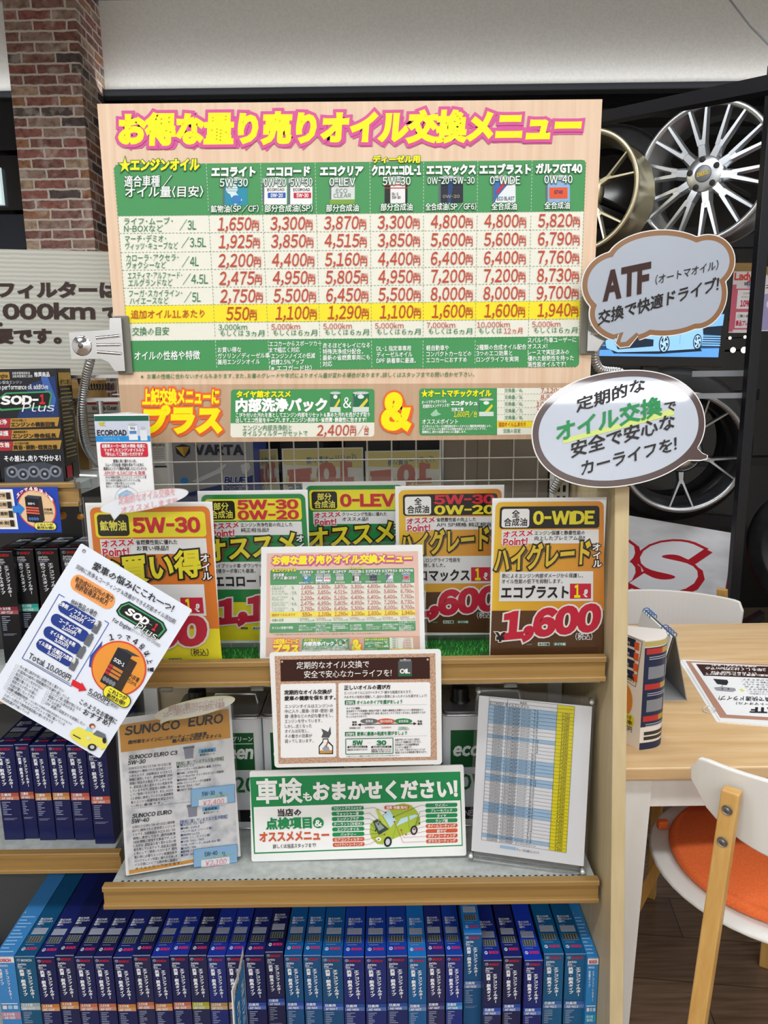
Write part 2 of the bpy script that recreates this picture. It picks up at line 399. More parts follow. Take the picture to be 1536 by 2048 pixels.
# brick papered pillar
def brick_mat():
    m, nt, b = nodes_mat('brick_wallpaper', 0.75)
    tc = nt.nodes.new('ShaderNodeTexCoord'); mp = nt.nodes.new('ShaderNodeMapping'); bk = nt.nodes.new('ShaderNodeTexBrick')
    sx = nt.nodes.new('ShaderNodeSeparateXYZ'); ad = nt.nodes.new('ShaderNodeMath'); cx = nt.nodes.new('ShaderNodeCombineXYZ')
    nt.links.new(tc.outputs['Object'], sx.inputs[0]); nt.links.new(sx.outputs[0], ad.inputs[0]); nt.links.new(sx.outputs[1], ad.inputs[1])
    nt.links.new(ad.outputs[0], cx.inputs[0]); nt.links.new(sx.outputs[2], cx.inputs[1])
    wob = nt.nodes.new('ShaderNodeTexNoise'); wob.inputs['Scale'].default_value = 26; wob.inputs['Detail'].default_value = 3
    va = nt.nodes.new('ShaderNodeVectorMath'); va.operation = 'MULTIPLY_ADD'; va.inputs[1].default_value = (0.013, 0.013, 0); 
    nt.links.new(cx.outputs[0], wob.inputs['Vector']); nt.links.new(wob.outputs['Color'], va.inputs[0]); nt.links.new(cx.outputs[0], va.inputs[2])
    bk.inputs['Scale'].default_value = 1.0; bk.inputs['Brick Width'].default_value = 0.166; bk.inputs['Row Height'].default_value = 0.0484
    bk.inputs['Mortar Size'].default_value = 0.0058; bk.inputs['Mortar Smooth'].default_value = 0.35; bk.offset = 0.42
    bk.inputs['Color1'].default_value = (0, 0, 0, 1); bk.inputs['Color2'].default_value = (1, 1, 1, 1); bk.inputs['Mortar'].default_value = (0.5, 0.5, 0.5, 1)
    nt.links.new(va.outputs[0], bk.inputs['Vector'])
    cr = ramp(nt, [(0.0, '625654'), (0.13, '8E6258'), (0.30, 'A26A60'), (0.46, '9A7268'), (0.62, 'AE7E60'), (0.76, 'A98E80'), (0.90, 'C2A88E')], bk.outputs['Color'])
    cr.color_ramp.interpolation = 'CONSTANT'
    n2 = nt.nodes.new('ShaderNodeTexNoise'); n2.inputs['Scale'].default_value = 34; n2.inputs['Detail'].default_value = 6
    nt.links.new(cx.outputs[0], n2.inputs['Vector'])
    r2 = ramp(nt, [(0.32, '9C9694'), (0.52, 'F0EAE6'), (0.7, 'FFFFFF')], n2.outputs['Fac'])
    mu = nt.nodes.new('ShaderNodeMix'); mu.data_type = 'RGBA'; mu.blend_type = 'MULTIPLY'; mu.inputs[0].default_value = 0.8
    nt.links.new(cr.outputs[0], mu.inputs[6]); nt.links.new(r2.outputs[0], mu.inputs[7])
    n3 = nt.nodes.new('ShaderNodeTexNoise'); n3.inputs['Scale'].default_value = 11; n3.inputs['Detail'].default_value = 8
    nt.links.new(cx.outputs[0], n3.inputs['Vector'])
    r3 = ramp(nt, [(0.54, '000000'), (0.66, 'B0B0B0')], n3.outputs['Fac'])
    m2 = nt.nodes.new('ShaderNodeMix'); m2.data_type = 'RGBA'; m2.inputs[7].default_value = (*hexl('DDD0C4'), 1)
    nt.links.new(r3.outputs[0], m2.inputs[0]); nt.links.new(mu.outputs[2], m2.inputs[6])
    m3 = nt.nodes.new('ShaderNodeMix'); m3.data_type = 'RGBA'; m3.inputs[7].default_value = (*hexl('D6CCC2'), 1)
    nt.links.new(bk.outputs['Fac'], m3.inputs[0]); nt.links.new(m2.outputs[2], m3.inputs[6]); nt.links.new(m3.outputs[2], b.inputs['Base Color'])
    bp = nt.nodes.new('ShaderNodeBump'); bp.invert = True; bp.inputs['Strength'].default_value = 0.3; bp.inputs['Distance'].default_value = 0.004
    nt.links.new(bk.outputs['Fac'], bp.inputs['Height']); nt.links.new(bp.outputs[0], b.inputs['Normal'])
    return m
PY = 4.0
xl, xr = at(29, 250, PY).x, at(170, 250, PY).x
b_ = MB(); b_.box(xl, xr, PY, WALLY - 0.06, 0, CEILZ, brick_mat()); struct(b_.build('wall_brick_pillar'))
# ================================================================== the oil menu: one artwork, printed large and small
MQ = [(188, 210), (1208, 196.5), (1172, 879), (252, 884)]
_muv = homog(MQ, [(0, 0), (1, 0), (1, 1), (0, 1)])
YEL, GRN, RED, CREAM, PINK, ORG = 'FFF000', '469759', 'C4472F', 'ECEBDD', 'D8549B', 'F0682F'
DGRN = '1F7F4A'
def li(a, b, y): return a[0] + (b[0] - a[0]) * (y - a[1]) / (b[1] - a[1])
COLS = [((408, 330), (434.6, 741)), ((516.5, 330), (538.5, 740)), ((626, 328), (640, 740)), ((736, 327), (741.5, 740)), ((844.5, 326), (843.5, 740)), ((954, 323), (947, 738)), ((1064, 322), (1052.7, 738))]
PRICES = ['1,650 3,300 3,870 3,300 4,800 4,800 5,820', '1,925 3,850 4,515 3,850 5,600 5,600 6,790', '2,200 4,400 5,160 4,400 6,400 6,400 7,760',
          '2,475 4,950 5,805 4,950 7,200 7,200 8,730', '2,750 5,500 6,450 5,500 8,000 8,000 9,700', '550 1,100 1,290 1,100 1,600 1,600 1,940']
ROWY = [(436, 425), (470.8, 462), (508.8, 499), (544, 535), (579.6, 570), (614.4, 604.8), (649, 641.4), (684, 676), (744, 737)]
def edgeL(y): return li((224, 332), (264, 744), y)
def edgeR(y): return li((1173, 320), (1153.6, 737), y)
def rowy(i, x):
    a, b = ROWY[i]; return a + (b - a) * (x - 240) / (1163 - 240)
def can(a, x0, y0, x1, y1, body, kind, l=3):
    """the little printed picture of an oil can"""
    w, h = x1 - x0, y1 - y0
    a.rect(x0, y0 + h * 0.06, x1, y1, body, l); a.ell((x0 + x1) / 2, y0 + h * 0.06, w / 2, h * 0.07, 'C9CED0', l + 1)
    a.rect(x0, y0 + h * 0.2, x0 + w * 0.08, y1, '5D6A70', l + 1)
    if kind == 'globe':
        a.ell(x0 + w * .36, y0 + h * .4, w * .24, h * .2, 'D8E9EE', l + 1); a.poly([(x0 + w * .25, y0 + h * .5), (x0 + w * .5, y0 + h * .5), (x0 + w * .8, y0 + h * .8), (x0 + w * .5, y1), (x0 + w * .4, y0 + h * .8)], 'D8E9EE', l + 1)
        a.ell(x0 + w * .55, y0 + h * .78, w * .2, h * .15, '2E7FC1', l + 2)
        for t in (.28, .36, .44): a.line([(x0 + w * .14, y0 + h * (t + .04)), (x0 + w * .58, y0 + h * (t + .04))], 0.7, '2E8FA8', l + 2)
    elif kind in ('blue', 'redband'):
        a.rect(x0 + w * .08, y0 + h * .3, x1, y1, 'F4F4F4', l + 1); a.txt('ECOROAD', x0 + w * .2, y0 + h * .4, x0 + w * .9, y0 + h * .5, '1B1B1B', .02, l + 3)
        a.rect(x0 + w * .22, y0 + h * .56, x0 + w * .95, y0 + h * .76, '2458B0' if kind == 'blue' else 'C3263A', l + 2)
        a.txt('0W-20' if kind == 'blue' else '5W-30', x0 + w * .34, y0 + h * .59, x0 + w * .84, y0 + h * .73, 'FFFFFF', .03, l + 3)
    elif kind == 'clear':
        a.rect(x0 + w * .06, y0 + h * .35, x1, y0 + h * .82, 'D9DEDC', l + 1); a.rect(x0, y0 + h * .82, x1, y1, '7CA63A', l + 1)
        a.txt('ECO', x0 + w * .25, y0 + h * .42, x0 + w * .7, y0 + h * .57, '5E7A70', 0, l + 3); a.txt('CLEAR', x0 + w * .15, y0 + h * .6, x0 + w * .85, y0 + h * .75, '5E7A70', 0, l + 3)
    elif kind == 'dl':
        a.rect(x0, y0 + h * .2, x0 + w * .25, y1, '1A1A1A', l + 1); a.line([(x0, y0 + h * .3), (x1, y0 + h * .3)], 1.2, 'C33', l + 2) if 0 else a.rect(x0, y0 + h * .3, x1, y0 + h * .34, 'C8323A', l + 2)
        a.rect(x0, y0 + h * .42, x1, y0 + h * .45, 'C8323A', l + 2); a.txt('DL-1', x0 + w * .32, y0 + h * .6, x0 + w * .6, y0 + h * .7, '222222', .02, l + 3); a.txt('5W-30', x0 + w * .32, y0 + h * .73, x0 + w * .7, y0 + h * .83, '222222', .02, l + 3)
        a.rect(x1 - w * .1, y0 + h * .2, x1, y1, '1A1A1A', l + 1)
    elif kind == 'black':
        a.poly([(x0 + w * .4, y0 + h * .1), (x0 + w * .6, y0 + h * .1), (x0 + w * .5, y1), (x0 + w * .35, y1)], '1D3E77', l + 1); a.txt('0W-20', x0 + w * .16, y0 + h * .7, x0 + w * .86, y0 + h * .82, '9A8F7A', .03, l + 3)
    elif kind == 'blast':
        a.poly([(x0 + w * .9, y0 + h * .1), (x1, y0 + h * .1), (x1, y1), (x0 + w * .1, y1), (x0 + w * .2, y0 + h * .8)], 'E6ECF0', l + 1); a.poly([(x0 + w * .6, y0 + h * .12), (x0 + w * .8, y0 + h * .12), (x0 + w * .2, y0 + h * .7), (x0 + w * .15, y0 + h * .6)], 'C22B3C', l + 2)
        a.txt('ECO BLAST', x0 + w * .2, y0 + h * .78, x0 + w * .95, y0 + h * .92, '1C2C55', .02, l + 3)
    elif kind == 'gulf':
        a.rect(x0 + w * .15, y0 + h * .45, x0 + w * .9, y0 + h * .85, 'E4572C', l + 1); a.txt('GT40', x0 + w * .35, y0 + h * .55, x0 + w * .7, y0 + h * .68, '2A3C70', .03, l + 3)
    elif kind == 'pack':
        a.poly([(x0 + w * .1, y1), (x0 + w * .9, y0 + h * .3), (x0 + w * .95, y0 + h * .45), (x0 + w * .4, y1)], 'E8D23A', l + 1); a.rect(x0, y0 + h * .75, x1, y1, 'D5E3DA', l + 1)
        a.ell((x0 + x1) / 2, y0 + h * .25, w * .2, h * .1, 'E9F2EC', l + 2)

def menu_art(mb, w, h, fine=True, l0=0):
    a = Art(mb, lambda x, y: (_muv(x, y)[0] * w, -_muv(x, y)[1] * h), None, l0, -0.0107)
    P = lambda p, mm, l=1: a.poly(p, mm, l)
    res = 3 if fine else 1
    P(MQ, SIGNWOOD if fine else pr('EBC0AE'), 1)
    P([(234, 770), (1177.5, 769), MQ[2], MQ[3]] if 0 else [(li(MQ[0], MQ[3], 770), 770), (li(MQ[1], MQ[2], 769), 769), MQ[2], MQ[3]], SIGNTAN if fine else pr('D2A78E'), 2)
    a.txt('お得な量り売りオイル交換メニュー', 232, 231, 1160, 295, YEL, 0.065, 8, (PINK, 0.10), -0.0125, res)
    a.txt('お得な量り売りオイル交換メニュー', 236, 238, 1164, 303, PINK, 0.15, 4, None, -0.0125, 1)
    # table grounds
    P([(224.5, 340), (227, 334), (234, 332), (1165, 320.5), (1171, 322), (1172.6, 329), (edgeR(425), 425), (edgeL(436), 436)], GRN, 2)
    P([(edgeL(436), 436), (edgeR(425), 425), (edgeR(676), 676), (edgeL(684), 684)], CREAM, 2)
    P([(edgeL(614.4), 614.4), (edgeR(604.8), 604.8), (edgeR(641.4), 641.4), (edgeL(649), 649)], 'FAE62A', 3)
    a.rr(258, 684, 1156, 744, 8, GRN, 3, -0.0085, 4, '0011')
    if fine:
        for c in COLS:
            a.dash((c[0][0], c[0][1]), (li(*c, 433), 433), 0.9, 'DDEBDD', 4, 3, 4)
            a.dash((li(*c, 434), 434), (li(*c, 682), 682), 0.9, '6C8F74', 4, 3, 4)
            a.dash((li(*c, 684), 684), (c[1][0], c[1][1]), 0.9, 'E8F2E8', 4, 3, 4)
        for i in range(9):
            ya, yb = ROWY[i]; a.dash((edgeL(ya), ya), (edgeR(yb), yb), 0.9, '6C8F74', 4, 3, 4)
        a.dash((224, 340), (264, 742), 0.9, '3E8F56', 4, 3, 4); a.dash((1173, 325), (1153, 735), 0.9, '3E8F56', 4, 3, 4)
    else:
        for c in COLS: a.line([(li(*c, 434), 434), (li(*c, 682), 682)], 0.8, 'C9CFC4', 4)
        for i in range(1, 8): a.line([(edgeL(ROWY[i][0]), ROWY[i][0]), (edgeR(ROWY[i][1]), ROWY[i][1])], 0.8, 'C9CFC4', 4)
    W_ = 'FFFFFF'; og = ('2C6B3C', 0.05)
    a.txt('★エンジンオイル', 237, 322, 395, 347, YEL, 0.055, 8, ('2C6B3C', 0.06))
    a.txt('適合車種 /', 246, 356, 340, 378, W_, 0.012, 8, og); a.txt('オイル量（目安）', 248, 378, 403, 399, W_, 0.012, 8, og)
    heads = [('エコライト', 419, 507, 337, 358, '5W-30', 436, 492, '鉱物油(SP/CF)', 419, 514), ('エコロード', 529, 616, 336, 357, '0W-20  5W-30', 524, 621, '部分合成油(SP)', 526, 622),
             ('エコクリア', 636, 723, 335, 356, '0-LEV', 655, 707, '部分合成油', 649, 714), ('クロスエコDL-1', 740, 839, 333, 355, '5W-30', 762, 818, '部分合成油', 758, 822),
             ('エコマックス', 850, 950, 332, 353, '0W-20・5W-30', 852, 947, '全合成油(SP/GF6)', 848, 950), ('エコブラスト', 957, 1061, 331, 352, '0-WIDE', 978, 1039, '全合成油', 981, 1032),
             ('ガルフGT40', 1071, 1165, 329, 350, '0W-40', 1088, 1145, '全合成油', 1088, 1139)]
    cans = [(442, 358, 491, 415, '1F8FAE', 'globe'), (521, 358, 570, 413, 'C9CDD2', 'blue'), (573, 358, 621, 413, 'C9CDD2', 'redband'), (656, 358, 706, 412, 'B9BFBE', 'clear'),
            (766, 355, 812, 410, 'EDEDED', 'dl'), (875, 354, 924, 409, '1B2233', 'black'), (983, 353, 1030, 408, '2A6CB5', 'blast'), (1091, 352, 1140, 408, '8FB4DE', 'gulf')]
    for c in cans: can(a, *c)
    for n, x0, x1, y0, y1, sub, s0, s1, ty, t0, t1 in heads:
        a.txt(n, x0, y0, x1, y1, W_, 0.06, 9, ('2C6B3C', 0.05)); a.txt(sub, s0, y0 + 24, s1, y0 + 40, W_, 0.01, 9, ('2F6E42', 0.07))
        a.txt(ty, t0, y0 + 78, t1, y0 + 92, W_, 0.01, 9, ('2F6E42', 0.07))
    a.txt('ディーゼル用', 742, 314, 837, 329, YEL, 0.05, 8, ('2C6B3C', 0.06))
    labs = [('ライフ・ムーブ・', 246.8, 343.5, 'N-BOXなど', 246.8, 324, '/3L', 357, 390), ('マーチ・デミオ・', 248.6, 331, 'ヴィッツ・キューブなど', 250, 354, '/3.5L', 361, 410),
            ('カローラ・アクセラ・', 252, 356, 'ヴォクシーなど', 253, 331, '/4L', 363, 396), ('エスティマ・アルファード・', 256, 363.5, 'エルグランドなど', 257.5, 344.5, '/4.5L', 365, 415),
            ('フーガ・スカイライン・', 259, 364, 'ハイエースなど', 261, 337, '/5L', 368, 401)]
    for i, (p, a0, a1, q, b0, b1, v, c0, c1) in enumerate(labs):
        y = ROWY[i][0]
        a.txt(p, a0, y + 4, a1, y + 18, DGRN, 0.004, 6); a.txt(q, b0, y + 18.5, b1, y + 32.5, DGRN, 0.004, 6); a.txt(v, c0, y + 9, c1, y + 27, DGRN, 0.004, 6)
    for i, row in enumerate(PRICES):
        for j, p in enumerate(row.split()):
            c = COLS[j]; y = rowy(i, 0); xd = li(*c, rowy(i, 600) + 18); y = rowy(i, xd + 15)
            x0, x1 = xd + 14, xd + 83
            if p[0] == '1': x0 += 3
            if p == '550': x0 = xd + 24; x1 = xd + 69
            col = 'BF4A1E' if i == 5 else RED
            a.txt(p, x0, y + 5, x1, y + 31, col, 0.012, 7, None, None, 2, 0.12)
            a.txt('円', x1 + 2, y + 16, x1 + 16, y + 31, col, 0.02, 7)
            if fine: a.txt('(税込)', x1 + 2, y + 10, x1 + 16, y + 16, col, 0.03, 7)
    a.txt('追加オイル1Lあたり', 263.6, 623.5, 409, 640, 'BF4A1E', 0.008, 7)
    a.txt('交換の目安', 267, 657.5, 339, 673.5, DGRN, 0.006, 7)
    dist = [('3,000km', '3ヵ月', DGRN, DGRN)] + [('5,000km', '6ヵ月', RED, DGRN)] * 3 + [('7,000km', '6ヵ月', RED, DGRN), ('10,000km', '12ヵ月', RED, RED), ('5,000km', '6ヵ月', RED, DGRN)]
    for j, (d, t, c1, c2) in enumerate(dist):
        xd = li(*COLS[j], 665); y = rowy(6, xd)
        x0 = xd + (7 if j not in (5,) else 3)
        a.txt(d, x0, y + 4.5, x0 + (66 if j == 5 else 57), y + 15.5, c1, 0.004, 7)
        a.txt('もしくは', x0 + 4, y + 16, x0 + 50, y + 28, DGRN, 0.004, 7); a.txt(t, x0 + 54, y + 16, x0 + 91, y + 28, c2, 0.004, 7)
    a.txt('オイルの性格や特徴', 272, 705, 401, 722, W_, 0.012, 7)
    feats = [(436, 697, ['お買い得な', 'ガソリン／ディーゼル車', '兼用エンジンオイル'], 9.3), (538, 685.5, ['エコカーからスポーツカー', 'まで幅広く対応', '・エンジンノイズの低減', '・燃費2.5%アップ', '       （※エコガード比）'], 8.6),
             (644, 689, ['走るほどキレイになる', '特殊洗浄成分配合。', '最新の省燃費車両にも', '対応'], 9.4), (751, 695, ['DL-1 指定車専用', 'ディーゼルオイル', 'DPF 装着車に最適。'], 8.9), (850, 694, ['軽自動車や', 'コンパクトカーなどの', 'エコカーにおすすめ'], 9.0),
             (950, 693, ['2種類の合成オイル配合', '3つのエコ効果と', 'ロングライフを実現'], 9.4), (1053, 679, ['スバル・外車ユーザーに', 'オススメ！', 'レースで実証済みの', '優れた耐熱性を持った', '高性能オイルです！'], 9.2)]
    for x, y, ts, em in feats: a.lines(ts, x, y, 12, 10.2, em, W_, 0.01, 7)
    a.txt('※ お車の性格に合わないオイルもあります。また、お車のグレードや年式によりオイル量が変わる場合があります。詳しくはスタッフまでお問い合わせ下さい。', 285, 749.5, 946, 759, '2C7B46', 0.006, 7, None, -0.0045)
    # lower band
    oo = (ORG, 0.11)
    a.txt('上記交換メニューに', 289, 779, 440, 810, YEL, 0.05, 9, (ORG, 0.13), -0.004, 2)
    a.txt('プラス', 292, 812, 446, 868, YEL, 0.07, 10, (ORG, 0.05), -0.006, 3); a.txt('プラス', 296, 817, 450, 873, ORG, 0.12, 7, None, -0.006, 2)
    a.slope = -0.002
    a.rr(463, 780, 747, 874, 6, CREAM, 3); a.rr(463, 780, 747, 846, 6, GRN, 4, None, 4, '1100')
    a.txt('タイヤ館オススメ', 474, 783, 581, 796, YEL, 0.05, 8); a.txt('内部洗浄パック', 472.5, 798, 653, 824, W_, 0.055, 8, None, None, 2)
    can(a, 659, 785, 680, 825, '2F7F4E', 'pack', 5); a.txt('&', 685, 796, 701, 817, W_, 0.01, 8); can(a, 704, 785, 736, 825, '1F6E50', 'pack', 5); a.txt('T-15', 707, 788, 722, 794, W_, 0.03, 9)
    a.txt('こびり付いた汚れを落としてエンジン内部をリセット＆集めた汚れを逃がさず取り', 473.5, 826, 738, 835, W_, 0.02, 8); a.txt('出してエコ性能をキープします。エンジン長持ち・省燃費・静粛性に効きます！', 473.5, 836, 731, 845, W_, 0.02, 8)
    a.txt('エンジン内部洗浄剤と', 487, 850, 583.5, 861, DGRN, 0.004, 8); a.txt('オイルフィルターがセットで', 487, 861, 615, 872, DGRN, 0.004, 8)
    a.txt('2,400', 633, 850, 696, 871, RED, 0.01, 8, None, None, 2, 0.12); a.txt('円', 699, 858, 711, 871, RED, 0.02, 8); a.txt('(税込)', 699, 851, 711, 857, RED, 0.03, 8); a.txt('/台', 714, 852, 736, 870, RED, 0.01, 8, None, None, 1, 0.1)
    a.txt('&', 760, 787, 819, 861, YEL, 0.065, 10, (ORG, 0.045), None, 4); a.txt('&', 765, 792, 824, 867, ORG, 0.10, 7, None, None, 3)
    a.rr(836, 779, 1133, 871, 6, CREAM, 3); a.rr(836, 779, 991, 871, 6, GRN, 4, None, 4, '1001')
    a.txt('★オートマチックオイル', 840.6, 782, 979.5, 796, YEL, 0.05, 8)
    a.txt('オートマチックオイルも', 841, 803, 890, 810, W_, 0.02, 8, None, -0.05); a.txt('定期的なメンテナンスを！', 843, 811, 896, 818, W_, 0.02, 8, None, -0.05)
    a.poly([(858, 830), (870, 819), (873, 826), (880, 830), (868, 834), (862, 834)], '9FD0AC', 6)
    a.txt('エコダッシュ', 899, 803.5, 952, 813, W_, 0.06, 8); a.txt('交換工賃', 900, 817, 924, 824, W_, 0.02, 8); a.txt('1,600円/台', 904.6, 824, 951, 836, YEL, 0.01, 8, None, None, 1, 0.1)
    can(a, 955, 799, 984, 834, '2F9A4E', 'pack', 5)
    a.txt('オススメポイント', 842, 839.5, 913, 849.5, W_, 0.012, 8)
    for i, t in enumerate(['エコダッシュフルードは高性能化学ベースオイルと最新添加剤技術により、', 'AT・CVTフルードに要求される性能を両立したマルチフルードです。', '燃費向上、排ガス低減のWエコに貢献します。']):
        a.txt(t, 842, 851 + i * 5.6, 842 + (138, 128, 88)[i], 856 + i * 5.6, W_, 0.02, 8)
    if 1:
        a.rect(991, 843.5, 1133, 856.5, 'F7DE2E', 5)
        for i, (t, p) in enumerate([('4L', '7,120'), ('5L', '8,900'), ('6L', '10,680'), ('7L', '12,460'), ('8L', '14,240')]):
            y = 779.3 + i * 13.4
            a.txt('交換量/' + t, 1006, y, 1043, y + 7.5, DGRN, 0.004, 8); a.txt(p, 1078 if i < 2 else 1069, y - .5, 1111, y + 9, RED, 0.008, 8, None, None, 1, 0.1); a.txt('円', 1113, y + 2, 1121, y + 9, RED, 0.02, 8)
            a.dash((992, y + 11), (1132, y + 10.8), 0.7, '6C8F74', 3, 3, 6)
        a.txt('追加オイル1Lあたり', 993.6, 845.5, 1048, 854.5, 'BF4A1E', 0.02, 8); a.txt('1,780円', 1085, 845.5, 1121, 854.5, 'BF4A1E', 0.01, 8)
        a.txt('交換の目安', 1003, 859, 1037.5, 867, DGRN, 0.004, 8); a.txt('20,000km', 1063, 859, 1103, 867, RED, 0.004, 8)
    a.slope = 0

SIGN = Sheet(MQ, 1.36)
b_ = MB(); SIGN.card(b_, 'E4C7AA', 0.004); menu_art(b_, SIGN.w, SIGN.h, True)
o = b_.build('menu_signboard', None, SIGN.M)
tag(o, 'big pale wood-printed oil change price menu board held between two gooseneck clamps', 'sign board')
# ================================================================== price cards in clear stands on the upper shelf
SU_ = at(900, 1316, 1.205).z - 0.028; SB_ = at(700, 1765, 1.185).z - 0.004; CARDS = []
ACRYL = film('clear_acrylic', 'FFFFFF', 0.5, 0.0)
def grade_mat(c0, c1, name):
    m, nt, b = nodes_mat(name, 0.42); tc = nt.nodes.new('ShaderNodeTexCoord'); g = nt.nodes.new('ShaderNodeTexGradient'); mp = nt.nodes.new('ShaderNodeMapping')
    mp.inputs['Scale'].default_value = (4.6, 4.6, 4.6); nt.links.new(tc.outputs['Object'], mp.inputs[0]); nt.links.new(mp.outputs[0], g.inputs[0])
    r = ramp(nt, [(0.0, c0), (0.9, c1)], g.outputs['Fac']); nt.links.new(r.outputs[0], b.inputs['Base Color']); return m
GOLD = grade_mat('F2C233', 'DC8A2C', 'gold_print'); GOLDTXT = 'E8C53A'
def down_to(p, Y, Z):
    y = p[1]
    for _ in range(40): y += (at(p[0], y, Y).z - Z) * 900
    return (p[0], y)
def price_card(quad, Y, label, style, tilt=0.0, stand=True):
    Zc = SU_ + 0.0089
    if Y is None: Y = (atz(quad[3][0], quad[3][1], Zc).y + atz(quad[2][0], quad[2][1], Zc).y) / 2       # stands on the mat where its foot is seen
    else: quad = quad[:2] + [down_to(quad[2], Y, Zc), down_to(quad[3], Y, Zc)]
    S = Sheet(quad, Y, tilt); hm = S.h / S.w * 790
    t = thing('price_card_stand', label, 'price sign', S.M, 'price signs on the upper shelf')
    b = MB(); S.card(b, 'F4F4F3', 0.0004); kp = (quad[1][0] - quad[0][0]) / 790; yb = min(quad[2][1], quad[3][1]) - 3
    lean = ((quad[3][0] - quad[0][0]) / (quad[3][1] - quad[0][1]) + (quad[2][0] - quad[1][0]) / (quad[2][1] - quad[1][1])) / 2 + 0.016
    a = Art(b, lambda x, y: S.px(quad[0][0] + x * kp + y * kp * lean, min(quad[0][1] + y * kp + (quad[1][1] - quad[0][1]) * x / 790, yb)))
    bg, low, bar, boxc, boxt = style['bg'], style['low'], style['bar'], style['box'], style['boxt']
    a.rr(24, 28, 770, 1090, 40, bg, 1)
    a.rect(24, style.get('lowy', 770), 770, 1080, low, 2)
    if style.get('mid'): a.rect(24, 700, 770, style.get('lowy', 770), style['mid'], 2)
    if bar != boxc: a.rr(50, 60, 739, 215, 22, bar, 2)
    a.rr(55 if bar == boxc else 66, 60 if bar == boxc else 72, 739 if bar == boxc else 262, 215 if bar == boxc else 206, 22, boxc, 3)
    if bar == boxc: a.rr(69, 76, 259, 207, 18, 'F8F8F6', 4)
    tl = style['type']
    if len(tl) == 1: a.txt(tl[0], 82, 112, 246, 172, boxt, 0.03, 6)
    else: a.txt(tl[0], 165 - 27 * len(tl[0]), 86, 165 + 27 * len(tl[0]), 136, boxt, 0.02, 6); a.txt(tl[1], 85, 142, 244, 196, boxt, 0.02, 6)
    gr = style['grade']
    if len(gr) == 1: a.txt(gr[0][0], 284, 92, 704, 188, gr[0][1], 0.05, 6, None, None, 3)
    else: a.txt(gr[0][0], 280, 66, 718, 134, gr[0][1], 0.05, 6, None, None, 3); a.txt(gr[1][0], 280, 142, 718, 208, gr[1][1], 0.05, 6, None, None, 3)
    a.rect(72, 225, 734, 320, 'EFEFEE', 3)
    a.txt('オススメ', 82, 232, 284, 276, 'D4213F', 0.04, 8, ('FFFFFF', 0.07), -0.06); a.txt('Point!', 84, 282, 250, 332, 'D4213F', 0.04, 8, ('FFFFFF', 0.07), -0.03, 2)
    for i, p in enumerate(style['point']): a.txt(p, 297, 231 + i * 37, 297 + len(p) * 28.5, 260 + i * 37, '1E1E1E', 0.012, 6)
    bt, bc = style['big']
    x1 = 690 if len(bt) < 5 else 672
    a.txt(bt, 28, 348, x1, 515, bc, 0.035, 9, ('1A1712', 0.06), -0.085, 3); a.txt(bt, 36, 358, x1 + 10, 524, '6B5638', 0.1, 6, None, -0.085, 2)
    a.vtxt('オイル', 684, 318, 750, 486, 'FFFFFF', 0.03, 9, ('1A1A1A', 0.10), 2, 3)
    a.rect(69, 510, 697, 708, 'F0F0F0', 3)
    for i, p in enumerate(style['desc']): a.txt(p, 84, 523 + i * 37, 84 + len(p) * 27.2, 552 + i * 37, '1E1E1E', 0.01, 6)
    a.txt(style['product'], 82, 606, 82 + len(style['product']) * 75, 690, '15181E', 0.035, 6, None, None, 2)
    a.rect(542, 592, 682, 692, 'D0213F', 5); a.txt('1', 570, 598, 610, 686, YEL, 0.05, 7, None, None, 2); a.txt('ℓ', 630, 630, 660, 682, 'FFFFFF', 0.03, 7, None, None, 2)
    p = style['price']
    if len(p) > 3: a.txt(p, 86, 778, 738, 962, 'D0213F', 0.075, 9, ('F4F0EA', 0.05), -0.09, 4, 0.05)
    else: a.txt(p, 130, 748, 690, 938, 'D0213F', 0.075, 9, ('F4F0EA', 0.05), -0.09, 4, 0.05)
    a.txt('¥', 52, 905, 118, 970, '1A1A1A', 0.05, 9, ('F4F0EA', 0.06)); a.txt('(税込)', 580, 916, 692, 960, style['tax'], 0.012, 7)
    a.rect(252, 980, 302, 994, '3A3027', 4); a.rect(335, 976, 412, 998, 'D9E6DE', 4); a.rect(437, 976, 520, 998, '4E7F6C', 4)
    a.txt('タイヤ館', 341, 979, 408, 995, '1E5A44', 0.05, 7); a.txt('タイヤ館', 443, 979, 515, 995, 'E4F0EA', 0.05, 7); a.txt('COCKPIT', 257, 983, 298, 992, 'B9A98E', 0.03, 7)
    b.build('printed_sheet', t)
    if stand:
        b = MB(); w, h = S.w, S.h
        b.box(-0.004, w + 0.0015, -h * 1.0 - 0.004, 0.010, 0.0085, 0.0095, ACRYL); b.box(-0.004, w + 0.0015, -h - 0.004, 0.010, -0.0035, -0.0020, ACRYL)
        b.box(-0.004, w + 0.0015, -h - 0.006, -h - 0.004, -0.03, 0.0095, ACRYL)
        b.build('acrylic_holder', t)
    settle(t, SU_ + 0.0028); CARDS.append(t); return S
RD, YL, BK = 'CE2030', 'F2E63C', '1C1A16'
gstyle = dict(bg='1F8A45', low='F0E32A', lowy=800, mid='1F8A45', bar='F5E72C', box=BK, boxt='F2EA5A', type=['部分', '合成油'], big=('オススメ', 'F0E233'), tax='222222')
price_card([(617 - 8, 964), (812, 963), (812, 1245), (609, 1250)], 1.44, 'green price sign reading 0-LEV, rearmost on the grass mat', dict(gstyle, grade=[('0-LEV', RD)], point=['クリーニング性能に優れた', 'オススメ品!!'], desc=['クリーニング性能の高い', 'エンジンオイル。'], product='エコクリア', price='1,290'))
